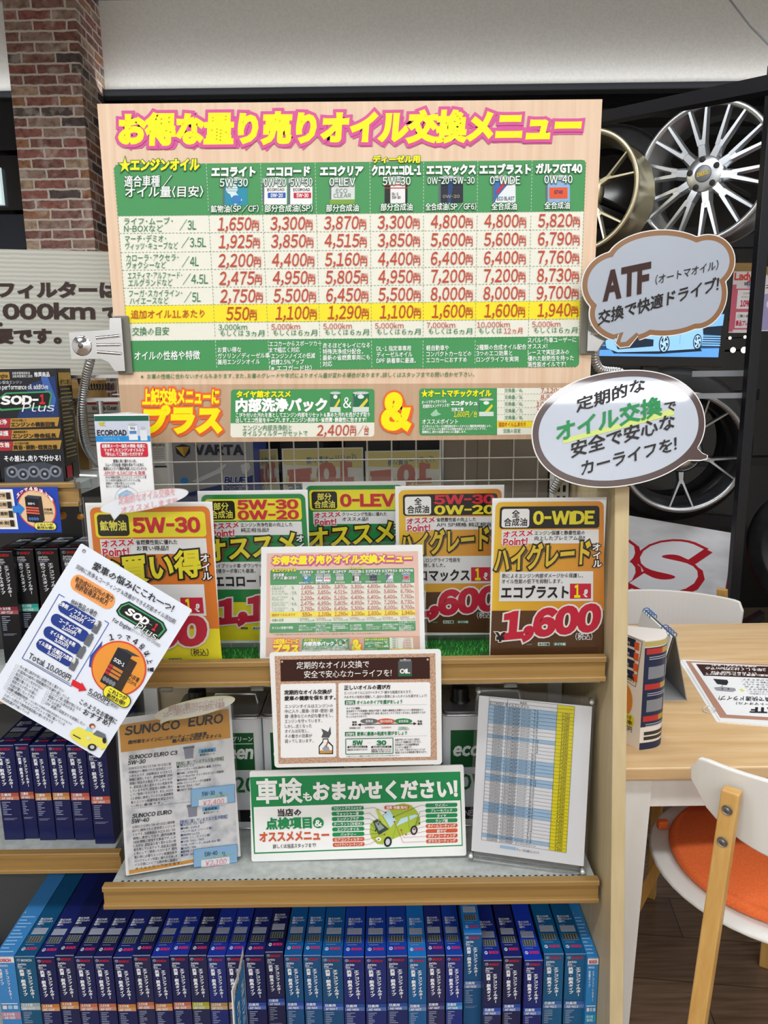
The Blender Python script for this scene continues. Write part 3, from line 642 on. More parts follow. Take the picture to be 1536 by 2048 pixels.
price_card([(401, 982), (621, 980), (619, 1284), (407, 1287)], None, 'green price sign with two red oil grades, behind the small menu card', dict(gstyle, grade=[('5W-30', RD), ('0W-20', RD)], point=['エンジン洗浄性能の向上した', '純正相当品!!'], desc=['ハイブリッド車・ダウンサイジング', '直噴ターボ車にも最適。'], product='エコロード', price='1,100'))
ostyle = dict(bg=GOLD, low='5A3A22', lowy=770, bar=BK, box=BK, boxt='222222', type=['全', '合成油'], big=('ハイグレード', GOLDTXT), tax='F0F0F0', price='1,600')
price_card([(790, 972), (1008, 970), (1004, 1268), (794, 1272)], None, 'gold price sign with red 5W-30 above yellow 0W-20, behind the front gold sign', dict(ostyle, grade=[('5W-30', 'D8293F'), ('0W-20', 'F0E233')], point=['省燃費性能の向上した', 'API SP規格 純正相当品!!'], desc=['環境性能、ロングライフ性能を', 'フルで実現しました。'], product='エコマックス'))
price_card([(180, 1006), (432, 1004), (436, 1345), (190, 1350)], 1.228, 'orange and yellow price sign reading 5W-30 behind the tilted leaflet', dict(bg='E57F2C', low='F3E52A', lowy=790, bar='F5E72C', box='2A2520', boxt='E8E05A', type=['鉱物油'], grade=[('5W-30', RD)], point=['省燃費性能に優れた', 'お買い得品!!'], big=('お買い得', 'F0E233'), desc=['ふだん使いのお車に', '最適なオイル。'], product='エコライト', price='550', tax='222222'))
price_card([(979, 996.5), (1214, 995), (1197, 1336), (984, 1341)], 1.24, 'gold price sign reading 0-WIDE with big red 1,600, in front beside the end panel', dict(ostyle, grade=[('0-WIDE', 'F0E233')], point=['エンジン保護と静粛性能の', '向上したプレミアム品!!'], desc=['熱によるエンジン内部ダメージから保護し、', 'オイル性能の低下を抑制します。'], product='エコブラスト'))

# small copy of the menu in a clear holder
S = Sheet([(522, 1090), (846, 1086), (850, 1326), (520, 1332)], 1.232, 20)
t = thing('small_menu_card', 'small laminated copy of the oil menu standing in front of the price signs', 'menu card', S.M)
b = MB(); S.card(b, 'EFEFEE', 0.0006)
aw = S.w * 0.935; ax = S.w * 0.035
class _Off(MB): pass
ob = MB(); menu_art(ob, aw, aw * SIGN.h / SIGN.w, False)
off = tr(ax, -S.h * 0.055, 0.0)
for k in range(len(ob.mats)): pass
nb0 = len(b.v); b.v += [tuple(off @ Vector(v)) for v in ob.v]
mm_ = [b.mid(m) for m in ob.mats]
b.f += [[nb0 + i for i in f] for f in ob.f]; b.mi += [mm_[i] for i in ob.mi]; b.sm += ob.sm
b.build('printed_sheet', t)
b = MB(); b.box(-0.002, S.w + 0.004, -S.h, 0.006, 0.006, 0.0068, ACRYL); b.box(-0.002, S.w + 0.004, -S.h, 0.006, -0.003, -0.0015, ACRYL); b.build('clear_sleeve', t)
settle(t, SU_ + 0.0028); CARDS.append(t)

# the "regular oil change" card on the shelf edge
Z3 = 3.339
S = Sheet([(539, 1305), (883, 1297.5), (883, 1529), (549, 1535)], 1.186, 2)
zf = S.zoom(500, 1280, Z3)
t = thing('oil_guide_card', 'laminated oil guide card with cork border hung on the upper shelf edge', 'card', S.M)
b = MB(); S.card(b, 'EDEDEB', 0.0006, 0.006)
a = Art(b, zf, None, 0, -0.02)
CORK = noisy('cork_print', '9A7560', 'D0AC92', 420, 0.6, 0.3, 0.6, 3)
a.poly([(165, 108), (1240, 88), (1246, 800), (190, 827)], CORK, 1)
a.poly([(203, 132), (1202, 112), (1203, 258), (206, 277)], '3A1F1A', 2)
a.txt('定期的なオイル交換で', 312, 146, 795, 192, 'F2EEEA', 0.006, 6); a.txt('安全で安心なカーライフを！', 362, 206, 945, 252, 'F2EEEA', 0.006, 6)
a.rect(990, 140, 1082, 240, '55585C', 3); a.rect(990, 226, 1082, 242, '2C6B46', 4); a.rect(1000, 128, 1076, 142, '8A8E92', 3); a.rect(1028, 124, 1042, 132, 'C8CBCD', 4)
a.txt('OIL', 1000, 190, 1070, 222, 'F4F4F4', 0.05, 6)
a.ell(215, 144, 7, 7, 'D9B48C', 4); a.ell(1188, 128, 7, 7, 'D9B48C', 4)
a.rr(204, 294, 574, 786, 14, 'F3F3F4', 3, -0.02); a.rr(590, 286, 1204, 786, 14, 'F3F3F4', 3, -0.01)
a.txt('定期的なオイル交換が', 230, 334, 545, 364, '2B2326', 0.035, 6); a.txt('愛車の健康を保ちます。', 231, 374, 572, 403, '2B2326', 0.035, 6)
for i, q in enumerate(['エンジンオイルはエンジンの', '中に入り、潤滑・冷却・密封・防', '錆・清浄などの大切な働きをし、', 'エンジンを守っています。', 'しかし、古くなった', 'オイルは劣化し、', 'その働きの効果が', '弱ってしまいます。']):
    a.txt(q, 233, 430 + i * 33, 233 + [320, 322, 322, 248, 178, 162, 180, 190][i], 454 + i * 33, '3A3436', 0.004, 6)
# piston picture
a.poly([(474, 650), (486, 620), (474, 590), (520, 612), (535, 575), (540, 625), (525, 652)], '55585C', 4)
a.poly([(484, 655), (520, 655), (524, 675), (553, 705), (553, 760), (457, 760), (457, 705), (482, 675)], '2A2A2C', 4); a.poly([(489, 662), (515, 662), (518, 682), (546, 709), (546, 735), (464, 735), (464, 709), (487, 682)], 'F6F6F6', 5)
a.rect(464, 735, 546, 754, 'CF9A48', 5); a.poly([(478, 725), (500, 700), (525, 712), (530, 738), (505, 744)], '9EA2AB', 6); a.line([(505, 710), (520, 672)], 9, '9A7048', 7)
a.txt('正しいオイルの選び方', 628, 302, 938, 332, '2B2326', 0.035, 6); a.txt('エンジンオイルには3つのタイプ・様々な粘度があります。', 628, 342, 1082, 362, '3A3436', 0.004, 6); a.txt('それぞれの特長を理解して、自分の愛車にあったオイルを選びましょう！', 628, 371, 1180, 390, '3A3436', 0.004, 6)
for y, n, tx in ((402, 'STEP1', 'オイルのタイプを選びましょう'), (612, 'STEP2', '愛車に最適の粘度を選びましょう')):
    a.rect(632, y, 702, y + 28, '1F7A4B', 5); a.txt(n, 640, y + 5, 695, y + 24, 'F4F4F4', 0.04, 8); a.txt(tx, 712, y, 712 + (305 if y < 500 else 335), y + 26, '1F7A4B', 0.03, 6); a.line([(632, y + 33), (1180, y + 27)], 1.5, '9AA09C', 4)
for i, q in enumerate(['タイプは3種類。', '全合成タイプは長期間の使用が可能で、性能も摩耗防止効果やエンジン清浄性能など', '多くの点でもっとも高性能です。安全・安心なカーライフをおくるために、全合成オイルが', 'もっともおすすめです。']):
    a.txt(q, 642, 448 + i * 18.5, 642 + [96, 515, 528, 140][i], 462 + i * 18.5, '3A3436', 0.012, 6)
for cx, col, q, k in ((795, '6E6E76', '鉱物油', '3,000km'), (908, 'D2603C', '部分合成油', '5,000km'), (1022, '2F8A52', '全合成油', '7,000km~')):
    a.ell(cx, 540, 60, 18, col, 5); a.txt(q, cx - 8 * len(q), 531, cx + 8 * len(q), 548, 'F4F4F4', 0.01, 8); a.txt(k, cx - 32, 576, cx + 32, 588, col, 0.02, 6)
a.txt('10,000km', 985, 588, 1060, 599, '2F8A52', 0.02, 6)
a.line([(730, 563), (1098, 556)], 5, '3A1F1A', 6); a.poly([(715, 563), (738, 553), (738, 574)], '3A1F1A', 6); a.poly([(1112, 556), (1090, 546), (1090, 567)], '3A1F1A', 6)
a.txt('価格', 680, 540, 712, 553, '2B2326', 0.03, 6); a.txt('重視', 680, 557, 712, 570, '2B2326', 0.03, 6); a.txt('性能', 1117, 535, 1148, 548, '2B2326', 0.03, 6); a.txt('重視', 1117, 552, 1148, 565, '2B2326', 0.03, 6); a.txt('交換距離の目安', 660, 580, 735, 592, '3A3436', 0.01, 6)
a.frame(637, 658, 952, 760, 5, '1F7A4B', 5)
a.txt('5W', 682, 668, 750, 700, '1F7A4B', 0.06, 7); a.txt('-', 780, 682, 805, 686, '1F7A4B', 0.06, 7, wid=1); a.txt('30', 842, 668, 908, 700, '1F7A4B', 0.06, 7)
a.rr(648, 706, 782, 719, 6, '222222', 6); a.rr(806, 706, 942, 719, 6, '222222', 6)
a.txt('低温時の粘度を示します', 660, 707, 772, 718, 'E8E8E8', 0.02, 8); a.txt('高温時の粘度を示します', 818, 707, 930, 718, 'E8E8E8', 0.02, 8)
for i, q in enumerate(['数値が低いほど柔らかくなります', '']): 
    if q: a.txt(q, 648, 726, 782, 737, '3A3436', 0.02, 6)
a.txt('数値が低いほど柔らかくなります', 808, 726, 942, 737, '3A3436', 0.02, 6); a.txt('数値が高いほど固くなります', 808, 738, 940, 749, '3A3436', 0.02, 6)
for i, q in enumerate(['粘度が低いオイルほど、抵抗が', '少ないので燃費が良くなります。', '低粘度オイルは省燃費指定', 'エンジンに最適です。', 'また、スポーツ走行などはエンジンが', '高温になるため高粘度が望まれます。']):
    a.txt(q, 966, 657 + i * 17, 966 + [165, 175, 160, 116, 200, 213][i], 671 + i * 17, '3A3436', 0.012, 6)
a.txt('※お車やオイルによっては最適なオイルが異なりますので、詳しくはスタッフまでお問い合わせください。', 640, 770, 1000, 780, '5A5456', 0.01, 6)
b.build('printed_card', t)
b = MB(); b.box(S.w * .44, S.w * .5, -0.02, 0.012, -0.0035, -0.0008, CLEAR); b.build('hanging_tab', t)

# the car inspection board
S = Sheet([(503.5, 1541), (925, 1527), (935, 1710), (498.5, 1720.5)], 1.25, 13)
zf = S.zoom(500, 1280, Z3)
b = MB(); S.card(b, 'EFEFED', 0.004, 0.004); a = Art(b, zf, None, 0, -0.031)
G2, O2 = '1C8A4E', 'CE5A36'
a.poly([(12, 910), (1398, 868), (1425, 1368), (14, 1418)], G2, 1); a.poly([(27, 1105), (1402, 1058), (1418, 1360), (22, 1408)], 'F2F2F1', 2)
a.txt('車検', 48, 926, 350, 1080, 'F4F4F2', 0.03, 6, None, None, 3); a.txt('も', 352, 1006, 412, 1066, 'F4F4F2', 0.04, 6, None, None, 2); a.txt('おまかせください！', 418, 940, 1385, 1062, 'F4F4F2', 0.05, 6, None, -0.022, 3)
a.txt('当店の', 182, 1117, 338, 1165, '2E2226', 0.035, 6); a.txt('点検項目', 102, 1177, 405, 1252, G2, 0.045, 6, None, None, 2); a.ell(448, 1208, 36, 36, G2, 4); a.txt('&', 424, 1188, 472, 1232, 'F4F4F2', 0.04, 7)
a.txt('オススメメニュー', 56, 1268, 520, 1338, O2, 0.045, 6, None, None, 2); a.txt('詳しくは当店スタッフまで！', 142, 1352, 428, 1380, '2E2226', 0.012, 6)
L = [('フロントガラスのヒビ', G2, (820, 1105, 898, 1138)), ('ウォッシャー液', G2, (790, 1140, 860, 1200)), ('エンジンプラグ', G2, (790, 1178, 850, 1215)), ('クーラント(冷却水)', G2, (790, 1210, 835, 1250)), ('エンジンオイル', G2, (790, 1250, 830, 1260)), ('バッテリー', G2, (790, 1283, 865, 1276)), ('エアコンフィルター', O2, (780, 1318, 890, 1285)), ('ヘッドライトコーティング', O2, (790, 1350, 850, 1318))]
Rr = [('ワイパー', G2, (1130, 1090, 952, 1168)), ('ブレーキパッド', G2, (1130, 1130, 1095, 1230)), ('タイヤ', G2, (1130, 1165, 1090, 1250)), ('ランプ類', G2, (1140, 1200, 1125, 1210)), ('ホイールコーティング', O2, (1150, 1235, 1095, 1250)), ('防サビ', O2, (1150, 1268, 1035, 1286)), ('ボディコーティング', O2, (1020, 1305, 1003, 1255)), ('ガラスコーティング', O2, (1015, 1340, 957, 1200))]
for (i, (q, c, ln)), side in [((i, x), 0) for i, x in enumerate(L)] + [((i, x), 1) for i, x in enumerate(Rr)]:
    x0 = 538 if not side else 1166; x1 = 752 if not side else 1382; y0 = (1100 if not side else 1079) + i * (34.8 if not side else 34.6); dx = (i * 1.0 if side else i * 0.4)
    a.rr(x0 + dx, y0, x1 + dx, y0 + 27, 11, c, 4, -0.025); w = min(188, 21 * len(q)); cx = (x0 + x1) / 2 + dx
    a.txt(q, cx - w / 2, y0 + 2, cx + w / 2, y0 + 23, 'F4F4F2', 0.02, 7, None, -0.025)
    a.line([(x1 + dx if not side else x0 + dx, y0 + 12), (ln[0], ln[1]), (ln[2], ln[3])], 2, '3E4A44' if c == G2 else 'B04A34', 8)
    a.ell(ln[2], ln[3], 6, 6, '2E3A34' if c == G2 else 'B04A34', 8, 10)
a.rr(890, 1092, 1056, 1117, 11, O2, 9, -0.01); a.txt('消臭・除菌(車内)', 902, 1094, 1046, 1114, 'F4F4F2', 0.02, 11, None, -0.01)
CG = 'A9BE3E'
a.poly([(795, 1215), (820, 1190), (850, 1180), (910, 1130), (960, 1090), (1020, 1078), (1070, 1090), (1110, 1130), (1130, 1180), (1132, 1220), (1110, 1230), (1085, 1225), (1065, 1270), (940, 1320), (920, 1300), (890, 1320), (880, 1355), (840, 1350), (800, 1310), (790, 1270)], CG, 4)
a.poly([(880, 1160), (925, 1120), (968, 1195), (930, 1240)], 'BFE0EE', 5); a.poly([(968, 1230), (1000, 1180), (1045, 1165), (1050, 1195)], 'BFE0EE', 5); a.poly([(1055, 1162), (1098, 1152), (1118, 1160), (1062, 1190)], 'BFE0EE', 5)
a.poly([(832, 1115), (850, 1118), (915, 1240), (880, 1210), (850, 1170)], 'C4D25A', 6); a.poly([(812, 1200), (840, 1185), (920, 1250), (850, 1290)], '3B4844', 6); a.poly([(826, 1210), (850, 1198), (890, 1240), (852, 1262)], '8FA09A', 7)
for cx, cy, q in ((912, 1336, 1.0), (1090, 1258, 0.9)): a.ell(cx, cy, 27 * q, 36 * q, '22262A', 6, 24, 0.15); a.ell(cx, cy, 15 * q, 22 * q, 'C9CED2', 7, 20, 0.15)
a.ell(850, 1318, 18, 14, 'F4F4F4', 7); a.line([(966, 1235), (946, 1312)], 2, '7F9030', 6); a.line([(1050, 1195), (1062, 1265)], 2, '7F9030', 6)
o = b.build('inspection_board', None, S.M); settle(o, SB_ + 0.0006); tag(o, 'white board with green banner and a cutaway green car, leaning on the oil cans', 'sign board')

# price list of filters in a thick clear block frame
S = Sheet([(957, 1390.5), (1180.5, 1413), (1171, 1733), (943.6, 1702)], None, 10, -11.5, atz(943.6, 1702, SB_ + 0.0185))
zf = S.zoom(900, 1340, 4.518)
t = thing('price_list_frame', 'clear acrylic frame with a long blue and yellow price list by the end panel', 'price list', S.M)
b = MB(); S.card(b, 'F4F5FA', 0.0004); a = Art(b, zf)
SL = 0.142
T0, B0 = [(352, 245), (1112, 327)], [(290, 1530), (1063, 1648)]
def cell(u, v):        # u across the table, v down it
    xa, ya = T0[0][0] + (B0[0][0] - T0[0][0]) * v, T0[0][1] + (B0[0][1] - T0[0][1]) * v
    xb, yb = T0[1][0] + (B0[1][0] - T0[1][0]) * v, T0[1][1] + (B0[1][1] - T0[1][1]) * v
    return xa + (xb - xa) * u, ya + (yb - ya) * u
def quadc(u0, v0, u1, v1, m, l): a.poly([cell(u0, v0), cell(u1, v0), cell(u1, v1), cell(u0, v1)], m, l)
def ctxt(q, u0, v0, u1, v1, m, bold=0.006):
    p, s = cell(u0, v0), cell(u1, v1); e = cell(u0, v1); a.txt(q, p[0], p[1], s[0], e[1], m, bold, 6, None, (s[1] - e[1]) / (s[0] - e[0]))
names = ['T-1', 'T-2', 'T-3', 'T-4', 'T-5', 'T-6', 'T-7', 'T-9', 'T-10', 'T-11', 'T-13', 'T-14', 'N-1', 'N-2', 'N-3', 'N-4', 'N-5', 'N-6', 'N-8', 'N-11', 'N-12', 'Z-2', 'Z-5', 'Z-6', 'Z-7', 'M-1', 'M-2', 'M-3', 'M-4', 'M-5', 'M-9', 'S-2', 'S-3', 'S-4', 'F-1', 'D-1', 'I-3']
codes = ['033', '034', '035', '036', '037', '012', '013', '014', '038', '015', '016', '017', '018', '019', '039', '040', '041', '042', '020', '043', '044', '021', '022', '023', '024', '025', '026', '045', '046', '047', '027', '028', '029', '049', '030', '031', '048', '032']
pp = '1,710 1,290 1,710 3,180 3,640 1,320 1,630 1,630 3,640 1,630 1,320 1,630 1,320 1,630 1,420 1,760 1,760 2,890 1,630 1,520 1,830 1,320 1,630 1,630 1,320 1,630 1,630 4,280 4,490 4,280 1,630 1,320 1,940 1,320 1,320 1,940 4,170 1,650'.split()
blue = {0, 1, 2, 3, 4, 8, 14, 15, 16, 17, 19, 20, 27, 28, 29, 36}
nr = 40.0
quadc(0.8, 0.0, 1.0, 1.0, 'F3E413', 2)
for i in range(38):
    v = (i + 2) / nr
    if i in blue: quadc(0, v, 0.8, v + 1 / nr, 'A9CDED', 2)
    ctxt('51519' + codes[i], 0.06, v + 0.10 / nr, 0.185, v + 0.8 / nr, '2A2C38', 0.012)
    ctxt('ECOKEEP' if i < 37 else 'ECOKEEP  エンジンクリーン', 0.23, v + 0.12 / nr, 0.37 if i < 37 else 0.64, v + 0.8 / nr, '2A2C38', 0.012)
    if i < 37: ctxt('オイルフィルター', 0.385, v + 0.12 / nr, 0.5, v + 0.8 / nr, '2A2C38', 0.01); ctxt(names[i], 0.53, v + 0.12 / nr, 0.53 + 0.018 * len(names[i]), v + 0.8 / nr, '2A2C38', 0.012)
    ctxt(pp[i], 0.86, v + 0.12 / nr, 0.95, v + 0.8 / nr, '3A3A20', 0.012)
ctxt('ECOKEEP オイルエレメント', 0.01, 1.0 / nr, 0.47, 1.95 / nr, '3A3E48', 0.004); ctxt('商品名', 0.36, 0.2 / nr, 0.44, 0.85 / nr, '4A4E58')
for i in range(41): a.line([cell(0, i / nr), cell(1, i / nr)], 2.2, '3C4048', 5)
for u in (0, 0.215, 0.8, 1): a.line([cell(u, 0), cell(u, 1)], 2.6, '3C4048', 5)
a.poly([(460, 1578), (608, 1600), (606, 1628), (458, 1606)], 'A9CDED', 3); a.txt('ディーゼル用エレメント', 612, 1606, 818, 1630, '3A3E48', 0.01, 6, None, 0.15)
b.build('printed_list', t)
b = MB(); w, h = S.w, S.h
BLOCK = film('clear_acrylic_block', 'FFFFFF', 0.6, 0.0)
b.box(-0.006, w + 0.004, -h - 0.012, 0.016, 0.004, 0.009, BLOCK); b.box(-0.006, w + 0.004, -h - 0.012, 0.016, -0.007, -0.002, BLOCK)
b.build('acrylic_block', t)
for x, y in ((0.0, 0.010), (w - 0.002, 0.010), (0.0, -h - 0.006), (w - 0.002, -h - 0.006)):
    b = MB(); b.lathe([(0.0, 0.0125), (0.0035, 0.0120), (0.0042, 0.0105), (0.0042, -0.008), (0, -0.008)], mat('D9DCDD', 0.2, 0.3), 14, tr(x, y, 0)); b.build('corner_screw', t)
settle(t, SB_ + 0.0006)

# the euro oil sheet in a clear stand
Z5 = 3.072
S = Sheet([(236, 1440), (464, 1410), (479, 1716), (250, 1753)], None, 14, 14, atz(250, 1753, SB_ + 0.0055))
zf = S.zoom(0, 1380, Z5)
t = thing('oil_sheet_stand', 'clear stand with a marbled sheet under an orange heading and two blue price tags', 'price sign', S.M)
b = MB(); S.card(b, 'ECECEE', 0.0005); a = Art(b, zf, None, 0, -0.125)
MARB = noisy('marble_print', 'B9BCC4', 'E9E9EC', 28, 0.45, 0.30, 0.52, 8)
a.poly([(742, 215), (1410, 125), (1456, 1012), (783, 1118)], MARB, 1)
a.poly([(738, 225), (1412, 118), (1420, 300), (748, 392)], 'D89A3E', 2); a.poly([(785, 1112), (1190, 1046), (1190, 1066), (787, 1136)], 'D89A3E', 2)
a.txt('SUNOCO', 770, 232, 1108, 288, '23252B', 0.03, 6, None, -0.13, 2, 0.1); a.txt('EURO', 1160, 172, 1375, 232, '23252B', 0.03, 6, None, -0.12, 2, 0.1); a.txt('スノコ ユーロ', 1265, 146, 1365, 160, '6A4A20', 0.01, 6)
a.txt('欧州車をメインに、スポーティーな国産車、', 792, 318, 1285, 342, '23252B', 0.03, 6, None, -0.12, 1, 0.15); a.txt('輸入車にも対応するオイル', 1060, 308, 1365, 332, '23252B', 0.03, 6, None, -0.12, 1, 0.15)
for y0, n1, n2, body, lst, dx in ((392, 'SUNOCO EURO C3', '5W-30', ['SUNOCO EURO C3 5W-30 は主に欧', '州車向けに開発された全合成エンジ', 'ンオイルです。当該製品は ACEA C3', '規格に適合しており、欧州自動車 OEM', '規格に相当する製品です。しかしなが', 'ら、認証品と全く変わらない性能を有', 'していますので、認証品と同様に安心', 'してご使用いただけます。また、ACEA', 'C3 規格に適合しているため省燃費性', '能とエンジン保護性能を両立させた', 'い方に最適です。'], ['■ACEA：C3', 'クリーンディーゼル（欧州）に最適、カスタム', '■MB：229.51', '（ベンツ BlueTEC ディーゼルエンジン搭載車）', '■BMW：LL04', 'BMW クリーンディーゼル搭載車', '■VW：504/507', '■API：SN'], 0),
        (750, 'SUNOCO EURO', '5W-40', ['SUNOCO EURO 5W-40 は主に欧州車', '向けに開発された全合成エンジンオ', 'イルです。当該製品は ACEA A3/B4', '規格に適合しており、欧州自動車', 'OEM 規格に相当する製品です。しか', 'しながら、認証品と全く変わらない性', '能を有していますので、認証品と同様', 'に安心してご使用いただけます。欧州', '車に特に必要なエンジン保護性能や', 'ロングドレイン性能に優れるため、オ', 'イル交換にシビアな欧州車に最適な', 'オイルとなっております。'], ['■ACEA：A3/B4', '■MB：229.5', '（ベンツ GLX シリーズ等）', '■BMW：LL01', '（BMW ミニ、ガソリン車）', '■VW：502/505', '（VW パサート、Audi A4 等）', '■API：SN', '■欧州車、外車、国産車のスポーツタイプのクルマ', '■5W-40、5W-40、10W-40 指定車'], 17)):
    a.txt(n1, 792 + dx, y0 + 18, (1090 if dx == 0 else 1050), y0 + 44, '23252B', 0.035, 6, None, -0.11, 1, 0.15); a.txt(n2, 788 + dx, y0 + 50, 895 + dx, y0 + 76, '23252B', 0.03, 6, None, -0.11, 1, 0.15)
    for i, q in enumerate(body):
        last = i == len(body) - 1
        a.txt(q, 792 + dx + i * 1.4, y0 + 90 + i * 23.0, 792 + dx + i * 1.4 + (260 if not last else 24 * len(q)), y0 + 107 + i * 23.0, '34363E', 0.008, 6, None, -0.12)
    a.txt('【使用に適しているクルマ及び規格】', 1085 + dx, y0 + 58, 1375 + dx, y0 + 82, '3C6B4A' if dx == 0 else '2C5A9A', 0.01, 6)
    for i, q in enumerate(lst): a.txt(q, 1087 + dx, y0 + 80 + i * 20.5, 1087 + dx + min(290, 13 * len(q)), y0 + 95 + i * 20.5, '34363E' if dx == 0 else '2C4A7A', 0.01, 6)
    a.poly([(1130 + dx, y0 - 30), (1192 + dx, y0 - 38), (1188 + dx, y0 + 32), (1138 + dx, y0 + 38)], '8E8FA0', 5); a.poly([(1127 + dx, y0 - 36), (1196 + dx, y0 - 45), (1196 + dx, y0 - 32), (1128 + dx, y0 - 22)], '6E6F80', 6)
    a.rect(1222 + dx, y0 - 22, 1328 + dx, y0 + 4, '6FB1DC', 4); a.txt('全合成油', 1236 + dx, y0 - 18, 1312 + dx, y0 - 2, '1E2A44', 0.03, 7); a.txt('■荷姿:20Lペール', 1230 + dx, y0 + 6, 1322 + dx, y0 + 20, '34363E', 0.01, 6)
a.line([(805, 736), (1170, 692)], 2, '8A8C94', 5)
b.build('printed_sheet', t)
for y0, x0, q, p in ((613, 1172, '5W-30', '¥2,400'), (982, 1182, '5W-40', '¥2,100')):
    b = MB(); a = Art(b, zf, None, 14, -0.115); 
    a.rect(x0, y0, x0 + 268, y0 + 110, '8FBFE8', 1); a.frame(x0, y0, x0 + 268, y0 + 110, 2, '4A6E96', 3)
    a.txt(q, x0 + 66, y0 + 16, x0 + 145, y0 + 42, '1E3A54', 0.012, 6); a.txt('1L', x0 + 172, y0 + 16, x0 + 200, y0 + 42, '1E3A54', 0.012, 6)
    a.txt('ユーロマックス 輸入車オススメ', x0 + 14, y0 + 50, x0 + 250, y0 + 64, 'D6E04A', 0.01, 6)
    a.rect(x0 + 46, y0 + 66, x0 + 220, y0 + 109, 'F2F2F4', 3); a.txt(p, x0 + 70, y0 + 70, x0 + 200, y0 + 102, 'E8708A', 0.0, 6, None, -0.11, 2, 0.12)
    b.build('price_tag', t)
b = MB(); w, h = S.w, S.h
b.box(-0.003, w + 0.004, -h - 0.003, 0.006, 0.0065, 0.0072, ACRYL); b.box(-0.003, w + 0.004, -h - 0.003, 0.006, -0.004, -0.003, ACRYL)
c, s_ = math.cos(R(14)), math.sin(R(14))
b.prism([(-h - 0.003, -0.003), (-h - 0.003, -0.012), (-h - 0.001, -0.012), (-h - 0.001, -0.003)], -0.003, w + 0.003, ACRYL, Matrix(((0, 0, 1, 0), (1, 0, 0, 0), (0, 1, 0, 0), (0, 0, 0, 1))))
b.build('clear_holder', t)
settle(t, SB_ + 0.0006)

# cut-out speech bubbles
def bubble(name, label, cat, outline, inner, Y, tilt, border, fill, texts, gloss, parent_extra=None, stem=None):
    xs = [p[0] for p in outline]; ys = [p[1] for p in outline]
    S = Sheet([(min(xs), min(ys)), (max(xs), min(ys)), (max(xs), max(ys)), (min(xs), max(ys))], Y, tilt)
    b = MB(); pts = [S.px(*p) for p in outline]
    area = sum(pts[i][0] * pts[(i + 1) % len(pts)][1] - pts[(i + 1) % len(pts)][0] * pts[i][1] for i in range(len(pts)))
    if area < 0: pts = pts[::-1]
    b.prism(pts, -0.003, 0.0, mat('F0EEEA', 0.5))
    if stem: b.tube([(S.w * stem, -S.h * 0.55, -0.003), (S.w * stem - 0.01, -S.h * 0.45, -0.08), (S.w * 0.08, -S.h * 0.38, -0.128)], 0.003, CLEAR, 8)
    a = Art(b, S.px)
    if border is not None: a.poly(inner[0], border, 1)
    a.poly(inner[1], fill, 2)
    texts(a)
    o = b.build(name, None, S.M); tag(o, label, cat); return S
def blob(lobes, grow, n=14):
    """outline of a cloud: union of ellipses walked by angle about the middle"""
    cx = sum(l[0] for l in lobes) / len(lobes); cy = sum(l[1] for l in lobes) / len(lobes); out = []
    for i in range(220):
        t = 2 * math.pi * i / 220; dx, dy = math.cos(t), math.sin(t); best = 0
        for ex, ey, rx, ry in lobes:
            rx, ry = rx + grow, ry + grow
            px, py = (cx - ex) / rx, (cy - ey) / ry; qx, qy = dx / rx, dy / ry
            A = qx * qx + qy * qy; B = px * qx + py * qy; Cc = px * px + py * py - 1; D = B * B - A * Cc
            if D > 0: best = max(best, (-B + math.sqrt(D)) / A)
        out.append((cx + dx * best, cy + dy * best))
    return out
def glossp(h): return mat(h, 0.3, 0, 0.5, 1, 0, 0, 0.7)
lob = [(1232, 566, 58, 54), (1318, 523, 98, 52), (1408, 524, 46, 44), (1398, 590, 46, 56), (1330, 610, 92, 50), (1258, 624, 66, 48), (1300, 568, 120, 60)]
def cloud(g):
    o = blob(lob, g); tip = [(1243, 668), (1262, 664)]
    # the little tail
    k = [i for i, p in enumerate(o) if 1236 < p[0] < 1282 and p[1] > 640]
    lo, hi = min(k), max(k)
    return o[:lo] + [(1278 + g * 0.4, 664 + g * .6), (1258 + g * .7, 683 + g * 0.9), (1247 , 684 + g * 1.0), (1247 - g * 0.9, 680 + g * .6), (1252 - g * .8, 663 + g * .2)] + o[hi + 1:]
def atf(a):
    a.slope = -0.165
    a.txt('ATF', 1207, 541, 1300, 590 + 12, '3A1F1C', 0.055, 6, None, -0.21, 2, -0.05)
    a.txt('(オートマオイル)', 1309, 550, 1432, 568, '1E1A1A', 0.006, 6, None, -0.25)
    a.txt('交換で快適ドライブ！', 1199, 622, 1436, 650, '1E1A1A', 0.02, 6, None, -0.295)
bubble('speech_bubble_sign', 'brown-edged cloud shaped cut-out lettered ATF on the edge of the big menu board', 'sign', cloud(12), (cloud(10), cloud(0)), 1.325, 0, glossp('8A5F38'), glossp('A9B1BF'), atf, True)
def oval(g):
    cx, cy, rx, ry, rot = 1237, 857.5, 161 + g, 101 + g, -0.165
    o = []
    for i in range(90):
        t = 2 * math.pi * i / 90; c, s = math.cos(t), math.sin(t)
        c = math.copysign(abs(c) ** 0.93, c); s = math.copysign(abs(s) ** 0.93, s)
        o.append((cx + rx * c * math.cos(rot) - ry * s * math.sin(rot), cy + rx * c * math.sin(rot) + ry * s * math.cos(rot)))
    return o
def tail(o, g):
    k = [i for i, p in enumerate(o) if 1360 < p[0] and 895 - g * .3 < p[1] < 926 + g * .5]
    lo, hi = min(k), max(k)
    return o[:lo] + [(1394 + g * .1, 898 - g * .5), (1404, 908 - g * .6), (1413 + g * .6, 911), (1412 + g * .4, 917 + g * .6), (1400, 920 + g * .7), (1376, 920 + g * .6)] + o[hi + 1:]
